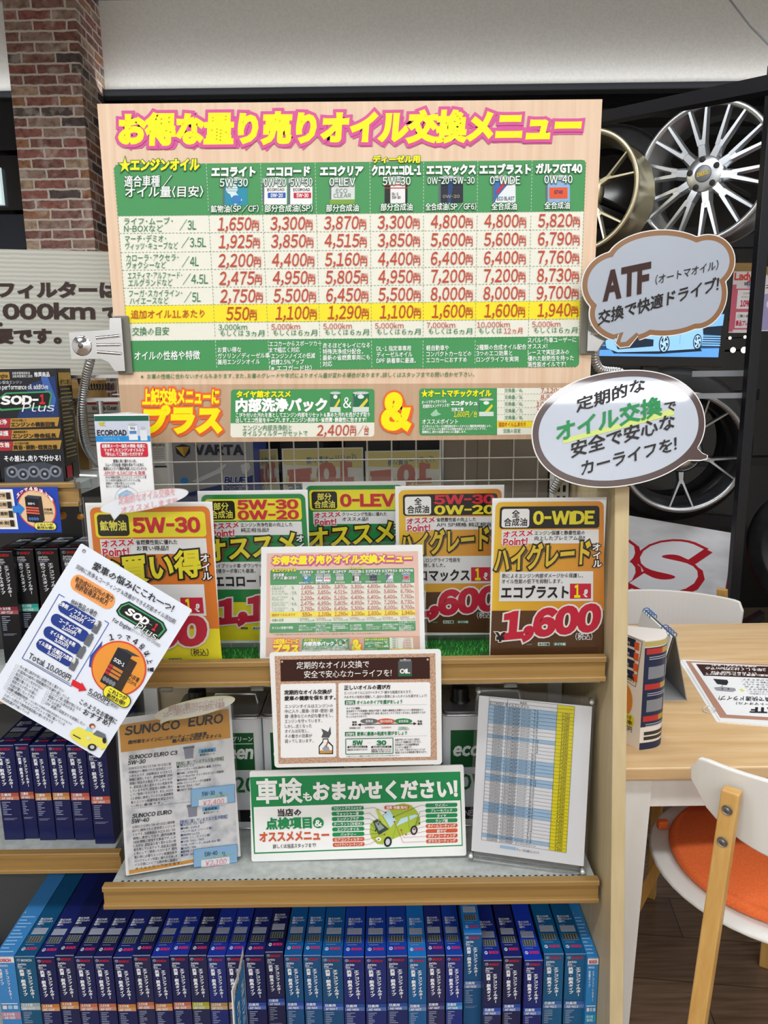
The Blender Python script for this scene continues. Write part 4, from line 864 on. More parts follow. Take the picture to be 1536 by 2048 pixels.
def oiltx(a):
    a.txt('定期的な', 1153, 799, 1291, 826, '1E1A1A', 0.02, 7, None, -0.32); 
    a.poly([(1124, 879), (1346, 818), (1349, 830), (1126, 888)], 'CBD87C', 4)
    a.txt('オイル交換', 1112, 847, 1324, 886, '1A8A4A', 0.03, 7, None, -0.26); a.txt('で', 1329, 804, 1352, 825, '1E1A1A', 0.02, 7, None, -0.1)
    a.txt('安全で安心な', 1141, 886, 1349, 917, '1E1A1A', 0.02, 7, None, -0.285); a.txt('カーライフを！', 1161, 924, 1352, 952, '1E1A1A', 0.02, 7, None, -0.265)
bubble('speech_bubble_sign', 'dark brown edged oval speech bubble cut-out with green lettering below the cloud sign', 'sign', tail(oval(14), 3), (tail(oval(12), 0), oval(0)), 1.183, 14, glossp('3E211C'), glossp('B6BDCA'), oiltx, True, 0.3)
def stick(name, label, pts, Y, tilt, col, tx):
    xs = [p[0] for p in pts]; ys = [p[1] for p in pts]
    S = Sheet([(min(xs), min(ys)), (max(xs), min(ys)), (max(xs), max(ys)), (min(xs), max(ys))], Y, tilt)
    b = MB(); q = [S.px(*p) for p in pts]; q = q[::-1]
    b.prism(q, -0.0006, 0, mat(col, 0.35)); a = Art(b, S.px); cx, cy = sum(xs) / len(xs), sum(ys) / len(ys)
    a.poly([(cx + (x - cx) * .985, cy + (y - cy) * .95) for x, y in pts], 'E2E5EC' if 'Y' not in name else 'C9C7BC', 1); tx(a)
    o = b.build(name.replace('Y', ''), None, S.M); tag(o, label, 'sticker')
def oval2(cx, cy, rx, ry, rot, tailpts):
    o = [(cx + rx * math.cos(t) * math.cos(rot) - ry * math.sin(t) * math.sin(rot), cy + rx * math.cos(t) * math.sin(rot) + ry * math.sin(t) * math.cos(rot)) for t in [2 * math.pi * i / 60 for i in range(60)]]
    j = min(range(60), key=lambda i: (o[i][0] - tailpts[0]) ** 2 + (o[i][1] - tailpts[1]) ** 2)
    return o[:j] + [(tailpts[2], tailpts[3])] + o[j + 2:]
stick('speech_bubble_sticker', 'pale oval speech bubble with pink lettering stuck to the top of the orange price sign', oval2(289, 1002, 91, 18, -0.2, (234, 1027, 226, 1041)), 1.185, 0, 'D9C9AE',
      lambda a: (a.txt('定期的なオイル交換を', 238, 993, 352, 1009, 'E89A9E', 0.0, 6, None, -0.17), a.txt('オススメします!!!', 242, 1013, 355, 1027, 'E89A9E', 0.0, 6, None, -0.17)))
stick('Yspeech_bubble_sticker', 'yellow-edged oval speech bubble stuck over the top of the orange headed sheet', oval2(389, 1416, 84, 17, -0.22, (330, 1436, 318, 1448)), 1.215, 0, 'D5CF6A',
      lambda a: (a.txt('欧州車向けに開発されたエンジンオイルです', 338, 1411, 448, 1423, 'A88884', 0.0, 6, None, -0.15), a.txt('スポーツ走行などのハードな走行にも最適', 326, 1424, 450, 1435, 'A88884', 0.0, 6, None, -0.17)))

# tilted leaflet hanging at the front of the shelves
S = Sheet([(174.5, 1094), (390, 1223), (194, 1513.6), (-37.1, 1380.2)], 1.075, 8, 3)
b = MB(); S.card(b, 'E2E8F4', 0.0006, 0.003)
def q4(zx, zy):        # enlarged-view reading -> along / down the sheet
    return S.px(zx / 3.84, 1080 + zy / 3.84)
a = Art(b, q4); KX = 0.5985
K = '24242A'; NV = '1E3A8A'
def tz(q, x0, y0, x1, y1, h, m, bold=0.0, l=6, out=None, res=1, shear=0.0):     # baseline ends as read; h = body height across the line
    L = math.hypot(x1 - x0, y1 - y0); nx, ny = (y1 - y0) / L * h, -(x1 - x0) / L * h
    fn0 = a.fn
    cx, sx = (x1 - x0) / L, (y1 - y0) / L
    a.fn = lambda u, v: fn0(x0 + u * cx - v * sx, y0 + u * sx + v * cx)
    a.txt(q, 0, -h, L, 0, m, bold, l, out, 0, res, shear); a.fn = fn0
def shape(fnp, x0, y0, ang=KX * 0 + 0.539):
    fn0 = a.fn; c, s_ = math.cos(ang), math.sin(ang)
    a.fn = lambda u, v: fn0(x0 + u * c - v * s_, y0 + u * s_ + v * c); fnp(); a.fn = fn0
tz('愛車の悩みにこれ一つ！', 745, 235, 1345, 565, 56, K, 0.02)
tz('同時に洗浄＆コーティング＆改善ができる万能オイル添加剤', 622, 232, 1362, 648, 34, K, 0.004)
shape(lambda: a.rr(-185, -62, 185, 62, 58, 'F0A05A', 2), 745, 402)
tz('有効成分100%の実力', 608, 322, 890, 478, 42, K, 0.012); tz('特許取得済み処方', 606, 370, 850, 505, 42, K, 0.012)
a.line([(525, 437), (483, 412), (160, 880), (543, 1100), (860, 632), (828, 612)], 5, '2C4AA0', 2)
tz('他社製品の場合', 565, 485, 762, 585, 42, K, 0.01)
for i, (t1, t2) in enumerate((('洗浄剤 / フラッシング剤', '2,000円'), ('コーティング剤', '2,000円'), ('オイル漏れ止め剤', '3,000円'), ('オイル消費・圧縮圧力改善剤', '3,000円'))):
    ox, oy = 605 - i * 64, 555 + i * 91.5
    def pill(): a.rr(-160, -48, 165, 42, 44, NV, 3); a.rr(150, -38, 200, 48, 8, '666A70', 4); a.rect(166, -52, 190, -36, '666A70', 4)
    shape(pill, ox + 10, oy + 14)
    L_ = 13.0 * len(t1)
    tz(t1, ox + 12 - L_ * .9, oy + 14 - L_ * .5 - 2, ox + 12 + L_ * .9, oy + 14 + L_ * .5 - 2, 34, 'F4F4F8', 0.03); tz(t2, ox - 50, oy + 18, ox + 52, oy + 74, 32, 'F4F4F8', 0.03)
tz('Total 10,000円', 208, 880, 528, 1060, 52, K, 0.02); a.line([(200, 890), (535, 1078)], 4, K, 5)
a.poly([(560, 1045), (625, 1080), (630, 1068), (665, 1130), (598, 1138), (605, 1122), (541, 1086)], 'D8242E', 4)
tz('5,000円', 672, 1152, 832, 1240, 48, K, 0.02); a.line([(668, 1158), (835, 1250)], 4, K, 5); tz('(税別)', 838, 1245, 905, 1280, 28, K, 0.0)
a.poly([(705, 870), (770, 800), (805, 760), (790, 830), (770, 870), (740, 920), (705, 958), (690, 950)], '2C4AA0', 3)
a.ell(925, 968, 216, 206, 'D8432E', 4, 48); a.ell(925, 968, 205, 195, 'E8963A', 5, 48)
def boxpic():
    a.rect(-62, -145, 62, 150, '23252E', 7); a.rect(62, -120, 122, 160, '3A2E26', 7); a.poly([(-62, -145), (62, -145), (122, -168), (10, -165)], '3A3C44', 7)
    a.txt('SOD-1', -46, -70, 46, -40, 'F4F4F4', 0.03, 10); 
    for k in range(3): a.rect(-60, -10 + k * 30, 60, 12 + k * 30, 'C9803A', 8); a.rect(-60, -10 + k * 30, -24, 12 + k * 30, 'B8303A', 9)
    for k in range(4): a.ell(-40 + k * 27, 112, 15, 20, '787C88', 8)
shape(boxpic, 905, 965)
for i, c in enumerate('1つで4役以上！'):
    th = R(-101 + i * 14.8); x, y = 925 + 226 * math.cos(th), 968 + 216 * math.sin(th); tx_, ty_ = -math.sin(th), math.cos(th)
    tz(c, x - tx_ * 18, y - ty_ * 18, x + tx_ * 18, y + ty_ * 18, 46, K, 0.02)
tz('内容量', 1000, 1035, 1075, 1075, 34, K, 0.01); tz('350ml', 972, 1062, 1055, 1105, 32, K, 0.01)
shape(lambda: (a.rr(-118, -52, 118, 52, 48, '2A2A22', 8), a.rr(-112, -46, 112, 46, 44, 'EDE23A', 9)), 905, 1178)
tz('これ1つが', 838, 1140, 975, 1210, 36, K, 0.02, 12); tz('断然お得!!', 822, 1180, 958, 1250, 36, K, 0.02, 12)
def logo():
    a.poly([(-195, -18), (-150, -68), (150, -68), (205, -30), (185, 60), (-170, 62), (-205, 40)], '1C2024', 3); a.poly([(-185, -12), (-146, -58), (146, -58), (192, -28), (175, 50), (-164, 52), (-192, 34)], '3FA564', 4); a.poly([(-178, -6), (-142, -48), (138, -48), (178, -22), (162, 40), (-158, 42), (-180, 30)], '16181C', 5)
    a.txt('SOD', -140, -34, 52, 22, 'F4F4F4', 0.06, 8, None, 0, 2, 0.2); a.txt('-', 62, -10, 92, 0, 'F4F4F4', 0.05, 8); a.txt('1', 100, -36, 128, 24, 'D8242E', 0.06, 8, None, 0, 2, 0.2)
    a.txt('Plus', -20, 24, 160, 76, 'F4F4F4', 0.0, 9, (K, 0.05), 0, 2, 0.2)
shape(logo, 1115, 612)
tz('For Engine', 888, 618, 1022, 690, 30, K, 0.02); tz('(ガソリン・ディーゼル・LPG対応)', 1024, 690, 1248, 815, 22, K, 0.004)
chk = ['今の車に調子が良い状態で永く乗りたい', '片道8km以内の短距離走行を繰り返している', '毎日エンジンをかけない', '燃費が悪くなってきた', '排気ガスの匂いが臭い', '加速が悪くなってきた', '白煙・黒煙が出る']
for i, q in enumerate(chk):
    x0, y0 = 132 - i * 17.5, 952 + i * 27.5; L_ = 22.0 * len(q)
    tz(q, x0, y0, x0 + L_ * .872, y0 + L_ * .49, 25, K, 0.006)
    shape(lambda: a.frame(0, 0, 20, 20, 2, '9A9AA4', 3), x0 - 22, y0 - 26)
for i, q in enumerate(['エンジン音、振動が気になる', '軽度のオイル滲みがある', 'オイルが減る', 'DPF 装置の目詰まりを抑制したい']):
    x0, y0 = 368 - i * 15, 1155 + i * 26; L_ = 21.0 * len(q)
    tz(q, x0, y0, x0 + L_ * .872, y0 + L_ * .49, 25, K, 0.006); shape(lambda: a.frame(0, 0, 20, 20, 2, '9A9AA4', 3), x0 - 22, y0 - 26)
for i, q in enumerate(['（オイル交換時に）ディーゼル車の不調時は燃料添加剤もおすすめです', 'ハイブリッド、アイドリングストップ車に乗っている', 'スポーツ走行で高負荷高回転の使い方をする', '添加剤選びで迷っている']):
    x0, y0 = 28 - i * 18, 1112 + i * 27; L_ = (18.0 if i == 0 else 22.0) * len(q)
    tz(q, x0, y0, x0 + L_ * .872, y0 + L_ * .505, 24 if i else 18, '5A5A62' if i == 0 else K, 0.006)
tz('このようなお客様に', 598, 1230, 885, 1395, 42, K, 0.02); tz('おすすめ！', 622, 1310, 830, 1415, 48, K, 0.02)
a.poly([(512, 1470), (530, 1440), (585, 1412), (650, 1440), (705, 1458), (760, 1480), (812, 1515), (806, 1580), (760, 1592), (735, 1560), (700, 1600), (650, 1580), (600, 1555), (530, 1505)], 'E6DC58', 4)
a.ell(690, 1572, 36, 28, '2A2A2E', 6); a.ell(692, 1570, 18, 15, 'C2C2C6', 7); a.ell(792, 1518, 16, 24, '2A2A2E', 6); a.ell(662, 1500, 15, 12, 'D8DCE4', 6); a.line([(540, 1472), (600, 1505)], 9, '3A3A3E', 6)
a.poly([(700, 1470), (735, 1438), (800, 1470), (808, 1510), (745, 1490)], '6A6E78', 5); a.poly([(640, 1440), (660, 1412), (690, 1425), (690, 1450)], '9ACBE8', 5); a.ell(698, 1405, 24, 20, '8A4A30', 6); a.ell(702, 1412, 14, 12, 'EBC4A4', 7)
a.ell(691, 110, 13, 13, '5A5A5E', 3); a.ell(692, 113, 9, 9, 'B8B8BC', 4)
o = b.build('tilted_leaflet', None, S.M); tag(o, 'white laminated leaflet hung askew with an orange circle, navy pills and a yellow car', 'leaflet')
LEAF = S
# ================================================================== the shelving
TRAY = noisy('grey_steel_tray', 'ACB1AE', 'C0C5C2', 60, 0.42, bump=0.05)
UPR = mat('E4E4E0', 0.45)
YU, YL, YG = 1.205, 1.185, 1.285
ZU, ZL = at(900, 1316, YU).z, at(700, 1765, YL).z
SU, SL_ = ZU - 0.028, ZL - 0.004
LIPP = [(0.010, 0), (-0.004, 0), (-0.005, -0.002), (-0.005, -0.009), (0, -0.011), (0, -0.035), (-0.005, -0.036), (-0.006, -0.038), (-0.006, -0.044), (0.010, -0.044)]
def lip(x0, x1, Y, Z, parent, hh=1.0):
    b = MB(); b.prism([(y, z * hh) for y, z in LIPP], x0, x1, LIP, Matrix(((0, 0, 1, 0), (1, 0, 0, Y), (0, 1, 0, Z), (0, 0, 0, 1))))
    return b.build('shelf_edge', parent)
xl, xr = at(206, 1776, YL).x, at(1198, 1750, YL).x
XP0 = at(1224.5, 1250, 1.2).x; XP1 = at(1253, 1250, 1.2).x
YB = 1.52
unit = thing('display_shelving', 'maple-edged shelving unit with pale end panel and wire grid, carrying the price signs', 'shelving')
b = MB()
yf = lambda z: 1.20 + (z - 1.133) * (0.09 / 0.77)
b.hexa([(XP0, yf(0), 0), (XP1, yf(0), 0), (XP1, 1.66, 0), (XP0, 1.66, 0), (XP0, yf(1.30), 1.30), (XP1, yf(1.30), 1.30), (XP1, 1.66, 1.30), (XP0, 1.66, 1.30)], MAPLE)
b.build('end_panel', unit, None, 0.0015)
sh = []
for Y, Z, S in ((YU, ZU, SU), (YL, ZL, SL_)):
    b = MB(); b.box(xl + 0.012, xr - 0.004, Y + 0.012, YB, S - 0.026, S, TRAY)
    if Z == ZL:
        a = Art(b, lambda x, y: (x, y), Matrix.Translation((0, 0, S)))
        n = 76
        for i in range(n): a.ell(xl + 0.03 + (xr - xl - 0.05) * i / (n - 1), Y + 0.0165, 0.0030, 0.0016, '14161A', 2, 8)
    s = b.build('shelf', unit); lip(xl, xr, Y, Z, s)
b = MB(); b.box(xl, XP0, YL + 0.02, YB, 0.155, 0.18, TRAY); b.box(xl, XP0, YL + 0.03, YL + 0.05, 0, 0.155, MAPLE); b.build('base_shelf', unit)
b = MB(); b.box(xl, XP0, YB, YB + 0.008, 0.0, SU - 0.03, mat('B9A98C', 0.6)); b.build('back_panel', unit)
for x in (xl - 0.012, XP0 - 0.0345):
    b = MB(); b.box(x, x + 0.03, YB - 0.012, YB + 0.03, 0.0, 1.52, UPR)
    a = Art(b, lambda u, v: (u, v), Matrix(((1, 0, 0, x), (0, 0, -1, YB - 0.012), (0, 1, 0, 0), (0, 0, 0, 1))))
    for k in range(24):
        for u in (0.006, 0.018): a.rect(u, 0.98 + k * 0.022, u + 0.006, 0.98 + k * 0.022 + 0.014, '17181A', 1)
    b.build('upright', unit)
b = MB(); WIRE = mat('C9C8BE', 0.35, 0.3); x0w, x1w = at(246, 930, YB).x, XP0 - 0.038
z0w = SU
nx = int((x1w - x0w) / 0.0505)
for i in range(nx + 1): b.tube([(x0w + i * 0.0505, YB + 0.004, z0w), (x0w + i * 0.0505, YB + 0.004, 1.56)], 0.0016, WIRE, 6)
for k in range(12): b.tube([(x0w - 0.01, YB + 0.0005, z0w + 0.01 + k * 0.0465), (x1w + 0.01, YB + 0.0005, z0w + 0.01 + k * 0.0465)], 0.0016, WIRE, 6)
b.build('wire_grid', unit)
# clear hook clips under the upper shelf edge
for px in (333, 515, 1020):
    b = MB(); p = at(px, 1380, YU + 0.01); b.box(p.x - 0.011, p.x + 0.011, YU + 0.004, YU + 0.012, ZU - 0.058, ZU - 0.0442, CLEAR); b.build('hook_clip', unit)

# artificial grass on the upper shelf
b = MB(); gx0, gx1, gy0, gy1 = xl + 0.10, xr - 0.01, YU + 0.02, YB - 0.015
b.box(gx0, gx1, gy0, gy1, SU + 0.0005, SU + 0.002, mat('1C5A22', 0.8)); G = [mat(h, 0.45, 0, 0.3) for h in ('2E9A35', '46B848', '1F7A2A', '64CC5C')]
FOOT = []; bpy.context.view_layer.update()
for c_ in CARDS:
    P_ = [m_.matrix_world @ Vector(v_) for m_ in c_.children for v_ in m_.bound_box ]
    P_ = [p_ for p_ in P_ if p_.z < SU + 0.03]; FOOT.append((min(p.x for p in P_) - .01, max(p.x for p in P_) + .01, min(p.y for p in P_) - .01, max(p.y for p in P_) + .012))
for i in range(15000):
    x, y = random.uniform(gx0, gx1), gy0 + (gy1 - gy0) * random.random() ** 1.2; t = random.uniform(0, 6.28); h = random.uniform(0.006, 0.011); l = random.uniform(-0.004, 0.004)
    if any(fx0 < x < fx1 and fy0 < y < fy1 for fx0, fx1, fy0, fy1 in FOOT): continue
    k = random.uniform(-0.004, 0.004); w = 0.0009
    b.add([(x - w * math.cos(t), y - w * math.sin(t), SU + 0.001), (x + w * math.cos(t), y + w * math.sin(t), SU + 0.001), (x + l, y + k, SU + h)], [(0, 1, 2)], G[i % 4])
o = b.build('grass_mat'); tag(o, 'bright green artificial grass mat on the upper shelf under the price signs', 'mat')

# ================================================================== boxed cabin filters
NAVY, NAVY2, TEAL, SKY, BLK = '1A2052', '1B2668', '14537E', '3F86C6', '14161A'
def filter_box(x0, x1, yf, z0, h, depth, body, top, kind, label, group, band=None, codes=None, lean=0.0, band_h=0.052, topprint=True, name='filter_box'):
    w = x1 - x0; b = MB(); BM, TM = mat(body, 0.32, 0, 0.4), mat(top, 0.32, 0, 0.4)
    b.add([(0, 0, 0), (w, 0, 0), (w, depth, 0), (0, depth, 0), (0, 0, h), (w, 0, h), (w, depth, h), (0, depth, h)], [(3, 2, 1, 0), (0, 1, 5, 4), (1, 2, 6, 5), (2, 3, 7, 6), (3, 0, 4, 7)], BM)
    b.add([(0, 0, h), (w, 0, h), (w, depth, h), (0, depth, h)], [(0, 1, 2, 3)], TM)
    b.box(0.0002, w - 0.0002, -0.0004, 0.0006, h - 0.0005, h + 0.0006, mat('8C94B4', 0.5))
    U = w / 142.0; V = 0.248 / 960.0
    a = Art(b, lambda x, y: (x * U, -y * V), Matrix(((1, 0, 0, 0), (0, 0, -1, 0), (0, 1, 0, h), (0, 0, 0, 1))))
    wh = 'E9ECF2'; red = 'D5283A'
    premium = kind == 'premium'
    if kind == 'sky':
        a.rect(2, 4, 140, 52, 'E6E8EC', 1); a.txt('BOSCH', 20, 14, 118, 42, 'C43A4C', 0.05, 4); a.txt('Aeristo Eco', 12, 64, 92, 82, wh, 0.03, 3)
        a.vtxt('エアコンフィルター', 66, 100, 92, 360, wh, 0.03, 3, None, 1, 1.0); a.vtxt('抗菌タイプ', 18, 100, 46, 240, wh, 0.03, 3, None, 1, 1.0)
        a.rect(10, 392, 128, 402, 'C9DDEE', 3)
        for k in range(3): a.rr(16 + k * 40, 412, 48 + k * 40, 444, 5, ('E8D9D2', '9FC6E4', 'B8D4EC')[k], 3)
        a.rect(2, 470, 140, 532, band or '2C9FC8', 2); a.txt(codes[0], 16, 476, 96, 500, wh, 0.03, 4); a.txt(codes[1], 22, 506, 100, 528, wh, 0.03, 4)
    else:
        a.ell(24, 28, 13, 11, 'AEB6C8', 2, 14); a.ell(24, 28, 9, 7.6, body, 3, 12); a.rect(22, 20, 26, 36, 'AEB6C8', 4)
        a.txt('BOSCH', 44, 18, 118, 38, 'C9D3DC' if kind == 'teal0' else ('E2303C' if premium else 'B92B40'), 0.05, 4)
        a.txt('Aeristo', 16, 52, 76, 70, wh, 0.03, 3); a.txt('Premium' if premium else kind[:4].strip() if kind in ('Free', 'Eco') else 'Eco', 16, 72, 84 if premium else 46, 88, wh, 0.03, 3); a.rect(16, 93, 72, 99, '9AA3C0', 2)
        a.vtxt('エアコンフィルター', 70, 104, 108, 352, wh, 0.05, 3, None, 1, 1.2); a.vtxt('抗ウイルスタイプ' if premium else '抗菌・脱臭タイプ', 20, 104, 56, 332, wh, 0.05, 3, None, 1, 1.2)
        if band:
            by = 428 if premium else 392
            a.rect(2, by, 140, by + 30, band, 2); a.rect(2, by + 30, 140, by + 60, '#'[1:] + band2(band), 2)
            if codes: a.txt(codes[0], 14, by + 4, 86, by + 26, wh, 0.03, 4); a.txt(codes[1], 16, by + 36, 100, by + 55, wh, 0.03, 4)
            for k in range(8):
                ww = random.choice((30, 44, 60)) if k else 60
                a.rect(14, by + 76 + k * 15, 14 + ww, by + 82 + k * 15, '9BA3BC', 2)
            a.rect(14, by + 215, 110, by + 218, '9BA3BC', 2); a.rect(14, by + 225, 90, by + 228, '9BA3BC', 2)
            a.rect(0, 880, 142, 950, 'C9CCD2', 2)
            for k in range(20): a.rect(16 + k * 5.4, 884, 16 + k * 5.4 + (1.6 + k % 3), 930, '20222A', 3)
    if topprint:
        t = Art(b, lambda x, y: (x * U, y * 0.001), Matrix(((1, 0, 0, 0), (0, 1, 0, 0), (0, 0, 1, h), (0, 0, 0, 1))))
        if kind == 'sky':
            for k in range(11): t.rect(14, 10 + k * 9, random.choice((70, 96, 118)), 12.6 + k * 9, '9FC9EE', 2)
            t.poly([(14, 112), (24, 112), (19, 118)], 'E8D23A', 2)
        else:
            t.ell(30, 18, 13, 4, wh, 2, 14); t.ell(30, 18, 9, 2.8, top, 3, 12); t.rect(28, 15.4, 32, 20.6, wh, 4)
            t.txt('BOSCH', 54, 21, 126, 14.5, 'E6336A' if not premium else 'E2303C', 0.05, 4)
            t.rect(18, 34, 122, 50, '9FA8A8', 2); t.rect(20, 34.8, 120, 49.2, '14181C', 3)
            for k in range(10): t.rect(24 + k * 9.7, 35.5, 29 + k * 9.7, 48.5, '9FA6A0' if k % 2 else '5D6661', 4)
            t.rect(18, 55, 122, 71, 'B9BFCC', 2)
            for k in range(12): t.rect(22 + k * 8.2, 56, 25 + k * 8.2, 70, '7F88A2', 4)
            t.txt('花粉・ほこりから守る', 22, 98, 110, 92, wh, 0.03, 3); t.txt('高性能エアコンフィルターで', 22, 91, 122, 85.5, wh, 0.03, 3); t.txt('快適です。', 22, 84.5, 70, 79, wh, 0.03, 3)
            t.rect(24, 28, 90, 29.2, '8C96B8', 2); t.rect(24, 73, 60, 74.2, '8C96B8', 2)
    M = tr(x0, yf, z0)
    if lean: M = M @ Matrix.Rotation(lean, 4, 'Y')
    o = b.build(name, None, M); tag(o, label, 'box', group); return o
def band2(h):
    return '%02X%02X%02X' % tuple(min(255, int(int(h[i:i + 2], 16) * 0.8 + 52)) for i in (0, 2, 4))
OR, OL, TN, BL, GY = 'C07A3C', 'A3A032', 'B08A55', '2F4FA6', '9AA8AC'
ROW = [(-12, 28, 1913, SKY, SKY, 'sky', 'B98AA0', ('スズキ用', 'AE-S05')), (29, 70, 1913, '16557A', '14537E', 'teal0', GY, ('スズキ用', 'AE-S05')), (71, 109, 1915, NAVY, NAVY2, 'Eco', OR, ('スズキ用', 'AE-S06')),
       (110, 148, 1911, '20244E', NAVY, 'Free', OR, ('スズキ用', 'AF-S07')), (149, 186, 1914, NAVY, NAVY, 'Free', 'B8694A', ('スズキ用', 'AF-S07')), (187, 224, 1914, NAVY, NAVY, 'Free', 'B8694A', ('スズキ用', 'AF-S07')),
       (226, 264, 1915, NAVY, NAVY2, 'Free', OR, ('スズキ用', 'AF-S08')), (265, 301, 1911, '25284E', NAVY, 'Free', 'B8694A', ('スズキ用', 'AF-S08')), (302, 338, 1914, NAVY, '1C3396', 'Eco', OR, ('スズキ用', 'AE-S09')),
       (339, 376, 1911, NAVY, '1C3396', 'Eco', 'B8694A', ('スズキ用', 'AE-S09')), (377, 413, 1911, '22264E', NAVY, 'Free', OL, ('スズキ用', 'AF-S10')), (414, 450, 1912, '1D2A72', '1C3396', 'Free', TN, ('スズキ用', 'AF-S11')),
       (451, 487, 1911, NAVY, '1C3396', 'Free', TN, ('スズキ用', 'AF-S11')), (489, 528, 1911.5, NAVY, NAVY2, 'Free', BL, ('日産用', 'AF-N02')), (530, 566, 1904, '23264F', NAVY, 'Free', BL, ('日産用', 'AF-N03')),
       (568, 604, 1911, '174F80', '155A9C', 'Eco', BL, ('日産用', 'AE-N04')), (606, 642, 1911, '174F80', '155A9C', 'Eco', BL, ('日産用', 'AE-N04')), (643, 685, 1913, '184C78', '155A9C', 'Free', BL, ('日産用', 'AF-N04-T')),
       (686, 728, 1914, '1F2C6E', '1A42A4', 'Eco', '2A4C96', ('日産用', 'AE-N06')), (730, 772, 1914, '1F2C6E', '1A42A4', 'Eco', '2A4C96', ('日産用', 'AE-N06')), (773, 815, 1912, '1D2A62', '1A42A4', 'Eco', '2A4C96', ('日産用', 'AE-N06')),
       (816, 853, 1914, '1A5A92', '1E74C4', 'Free', '4A6CA8', ('日産用', 'AF-N07')), (854, 890, 1911, '2A2A58', '22307C', 'Free', '30356E', ('日産用', 'AF-N07')), (892, 926, 1911, '1E2E7C', '1A42A4', 'Free', '2F7AC0', ('日産用', 'AF-N08')),
       (928, 964, 1868, '1A5586', '1E74C4', 'Eco', '4A6CA8', ('日産用', 'AE-N09')), (967, 1004, 1921, '20244E', '1C2F86', 'Free', BL, ('日産用', 'AF-N10')), (1007, 1044, 1914, '20244E', NAVY2, 'Free', BL, ('日産用', 'AF-N10')),
       (1049, 1086, 1921, '1B2468', '1A3AB0', 'Free', BL, ('日産用', 'AF-N11')), (1088, 1128, 1908, '175A86', '145E92', 'Eco', '3A64A0', ('日産用', 'AE-N12')), (1131, 1173, 1908, '175A86', '145E92', 'Eco', '3A64A0', ('日産用', 'AE-N13')),
       (1175, 1211, 1916, '2F86C8', '2F86CC', 'sky', '2C9FC8', ('ダイハツ用', 'AE-D01'))]
CN = {SKY: 'light blue', '2F86C8': 'light blue', '16557A': 'dull teal', '174F80': 'teal blue', '184C78': 'teal blue', '1A5A92': 'bright teal', '1A5586': 'teal', '175A86': 'teal', '1D2A72': 'royal navy', '1E2E7C': 'royal navy', '1B2468': 'royal navy'}
BN = {OR: 'orange', 'B8694A': 'rust', OL: 'olive', TN: 'tan', BL: 'blue', GY: 'pale grey', '2A4C96': 'blue', '4A6CA8': 'pale blue', '30356E': 'dark', '2F7AC0': 'bright blue', '3A64A0': 'grey blue', 'B98AA0': 'pink', '2C9FC8': 'cyan'}
ORD = ['first', 'second', 'third', 'fourth', 'fifth', 'sixth', 'seventh', 'eighth', 'ninth', 'tenth', 'eleventh', 'twelfth', 'thirteenth', 'fourteenth', 'fifteenth', 'sixteenth']
HB = 0.245
ZB = 0.182
for i, (a0, a1, yt, body, top, kind, band, codes) in enumerate(ROW):
    nb = len(ROW)
    raised = yt < 1880
    h = HB + (0.034 if raised else 0.0); zt = ZB + h
    d = ray((a0 + a1) / 2, yt); Y = (d * ((zt - CAM.z) / d.z)).y
    Y = max(1.175, min(1.225, Y)); p0, p1 = at(a0, yt, Y), at(a1, yt, Y)
    w = p1.x - p0.x; x1_ = min(p1.x - 0.0003, XP0 - 0.0015)
    where = ORD[i] + ' from the leaflet end of the bottom row' if i < 13 else ORD[nb - 1 - i] + ' from the end panel in the bottom row' if nb - 1 - i < 16 else ORD[i] + ' of row'
    if i >= 13: k = nb - 1 - i; where = (ORD[k] + ' from the end panel in the bottom row') if k < 16 else ('just past the slanted tag' if i == 13 else 'two places past the slanted tag')
    if i == 12: where = 'behind the slanted tag in the bottom row'
    lab = f"{CN.get(body, 'navy')} filter box, {BN[band]} band, {where}"
    if raised: lab = 'teal filter box with torn top standing taller than its row'
    filter_box(p0.x + 0.0003, x1_, Y, ZB, h, 0.27, body, top, kind, lab, 'filter boxes in the bottom row', band, codes)
# row of boxes on the neighbouring unit
YN = YG + 0.03
def side_row(spec, Z, h, group, kind, body, depth=0.2):
    for (a0, a1, yt, band, codes, lab) in spec:
        d = ray((a0 + a1) / 2, yt); Y = (d * ((Z + h - CAM.z) / d.z)).y; Y = max(YG + 0.022, min(1.40, Y))
        p0, p1 = at(a0, yt, Y), at(a1, yt, Y)
        filter_box(p0.x + 0.0004, p1.x - 0.0004, Y, Z, h, min(depth, YB - 0.02 - Y), body, body, kind, lab, group, band, codes)
ZN = [ZL - 0.002, at(40, 1362, YG).z, at(60, 966, YG).z]
side_row([(-16, 24.5, 1103, '7E2733', ('トヨタ用', 'AP-T10'), 'black filter box with dark red band on the middle shelf'), (28, 66, 1098.5, '2FA79A', ('ホンダ用', 'AP-H06'), 'black filter box with green band on the middle shelf'),
          (70, 115, 1098, '7E2733', ('ホンダ用', 'AP-H07'), 'black filter box beside the green banded one, its band behind the tilted leaflet'), (119, 164, 1096, '2FA79A', ('ホンダ用', 'AP-H08'), 'black filter box partly behind the top corner of the tilted leaflet')],
         ZN[1] - 0.022, 0.245, 'black filter boxes on the middle shelf', 'premium', BLK)
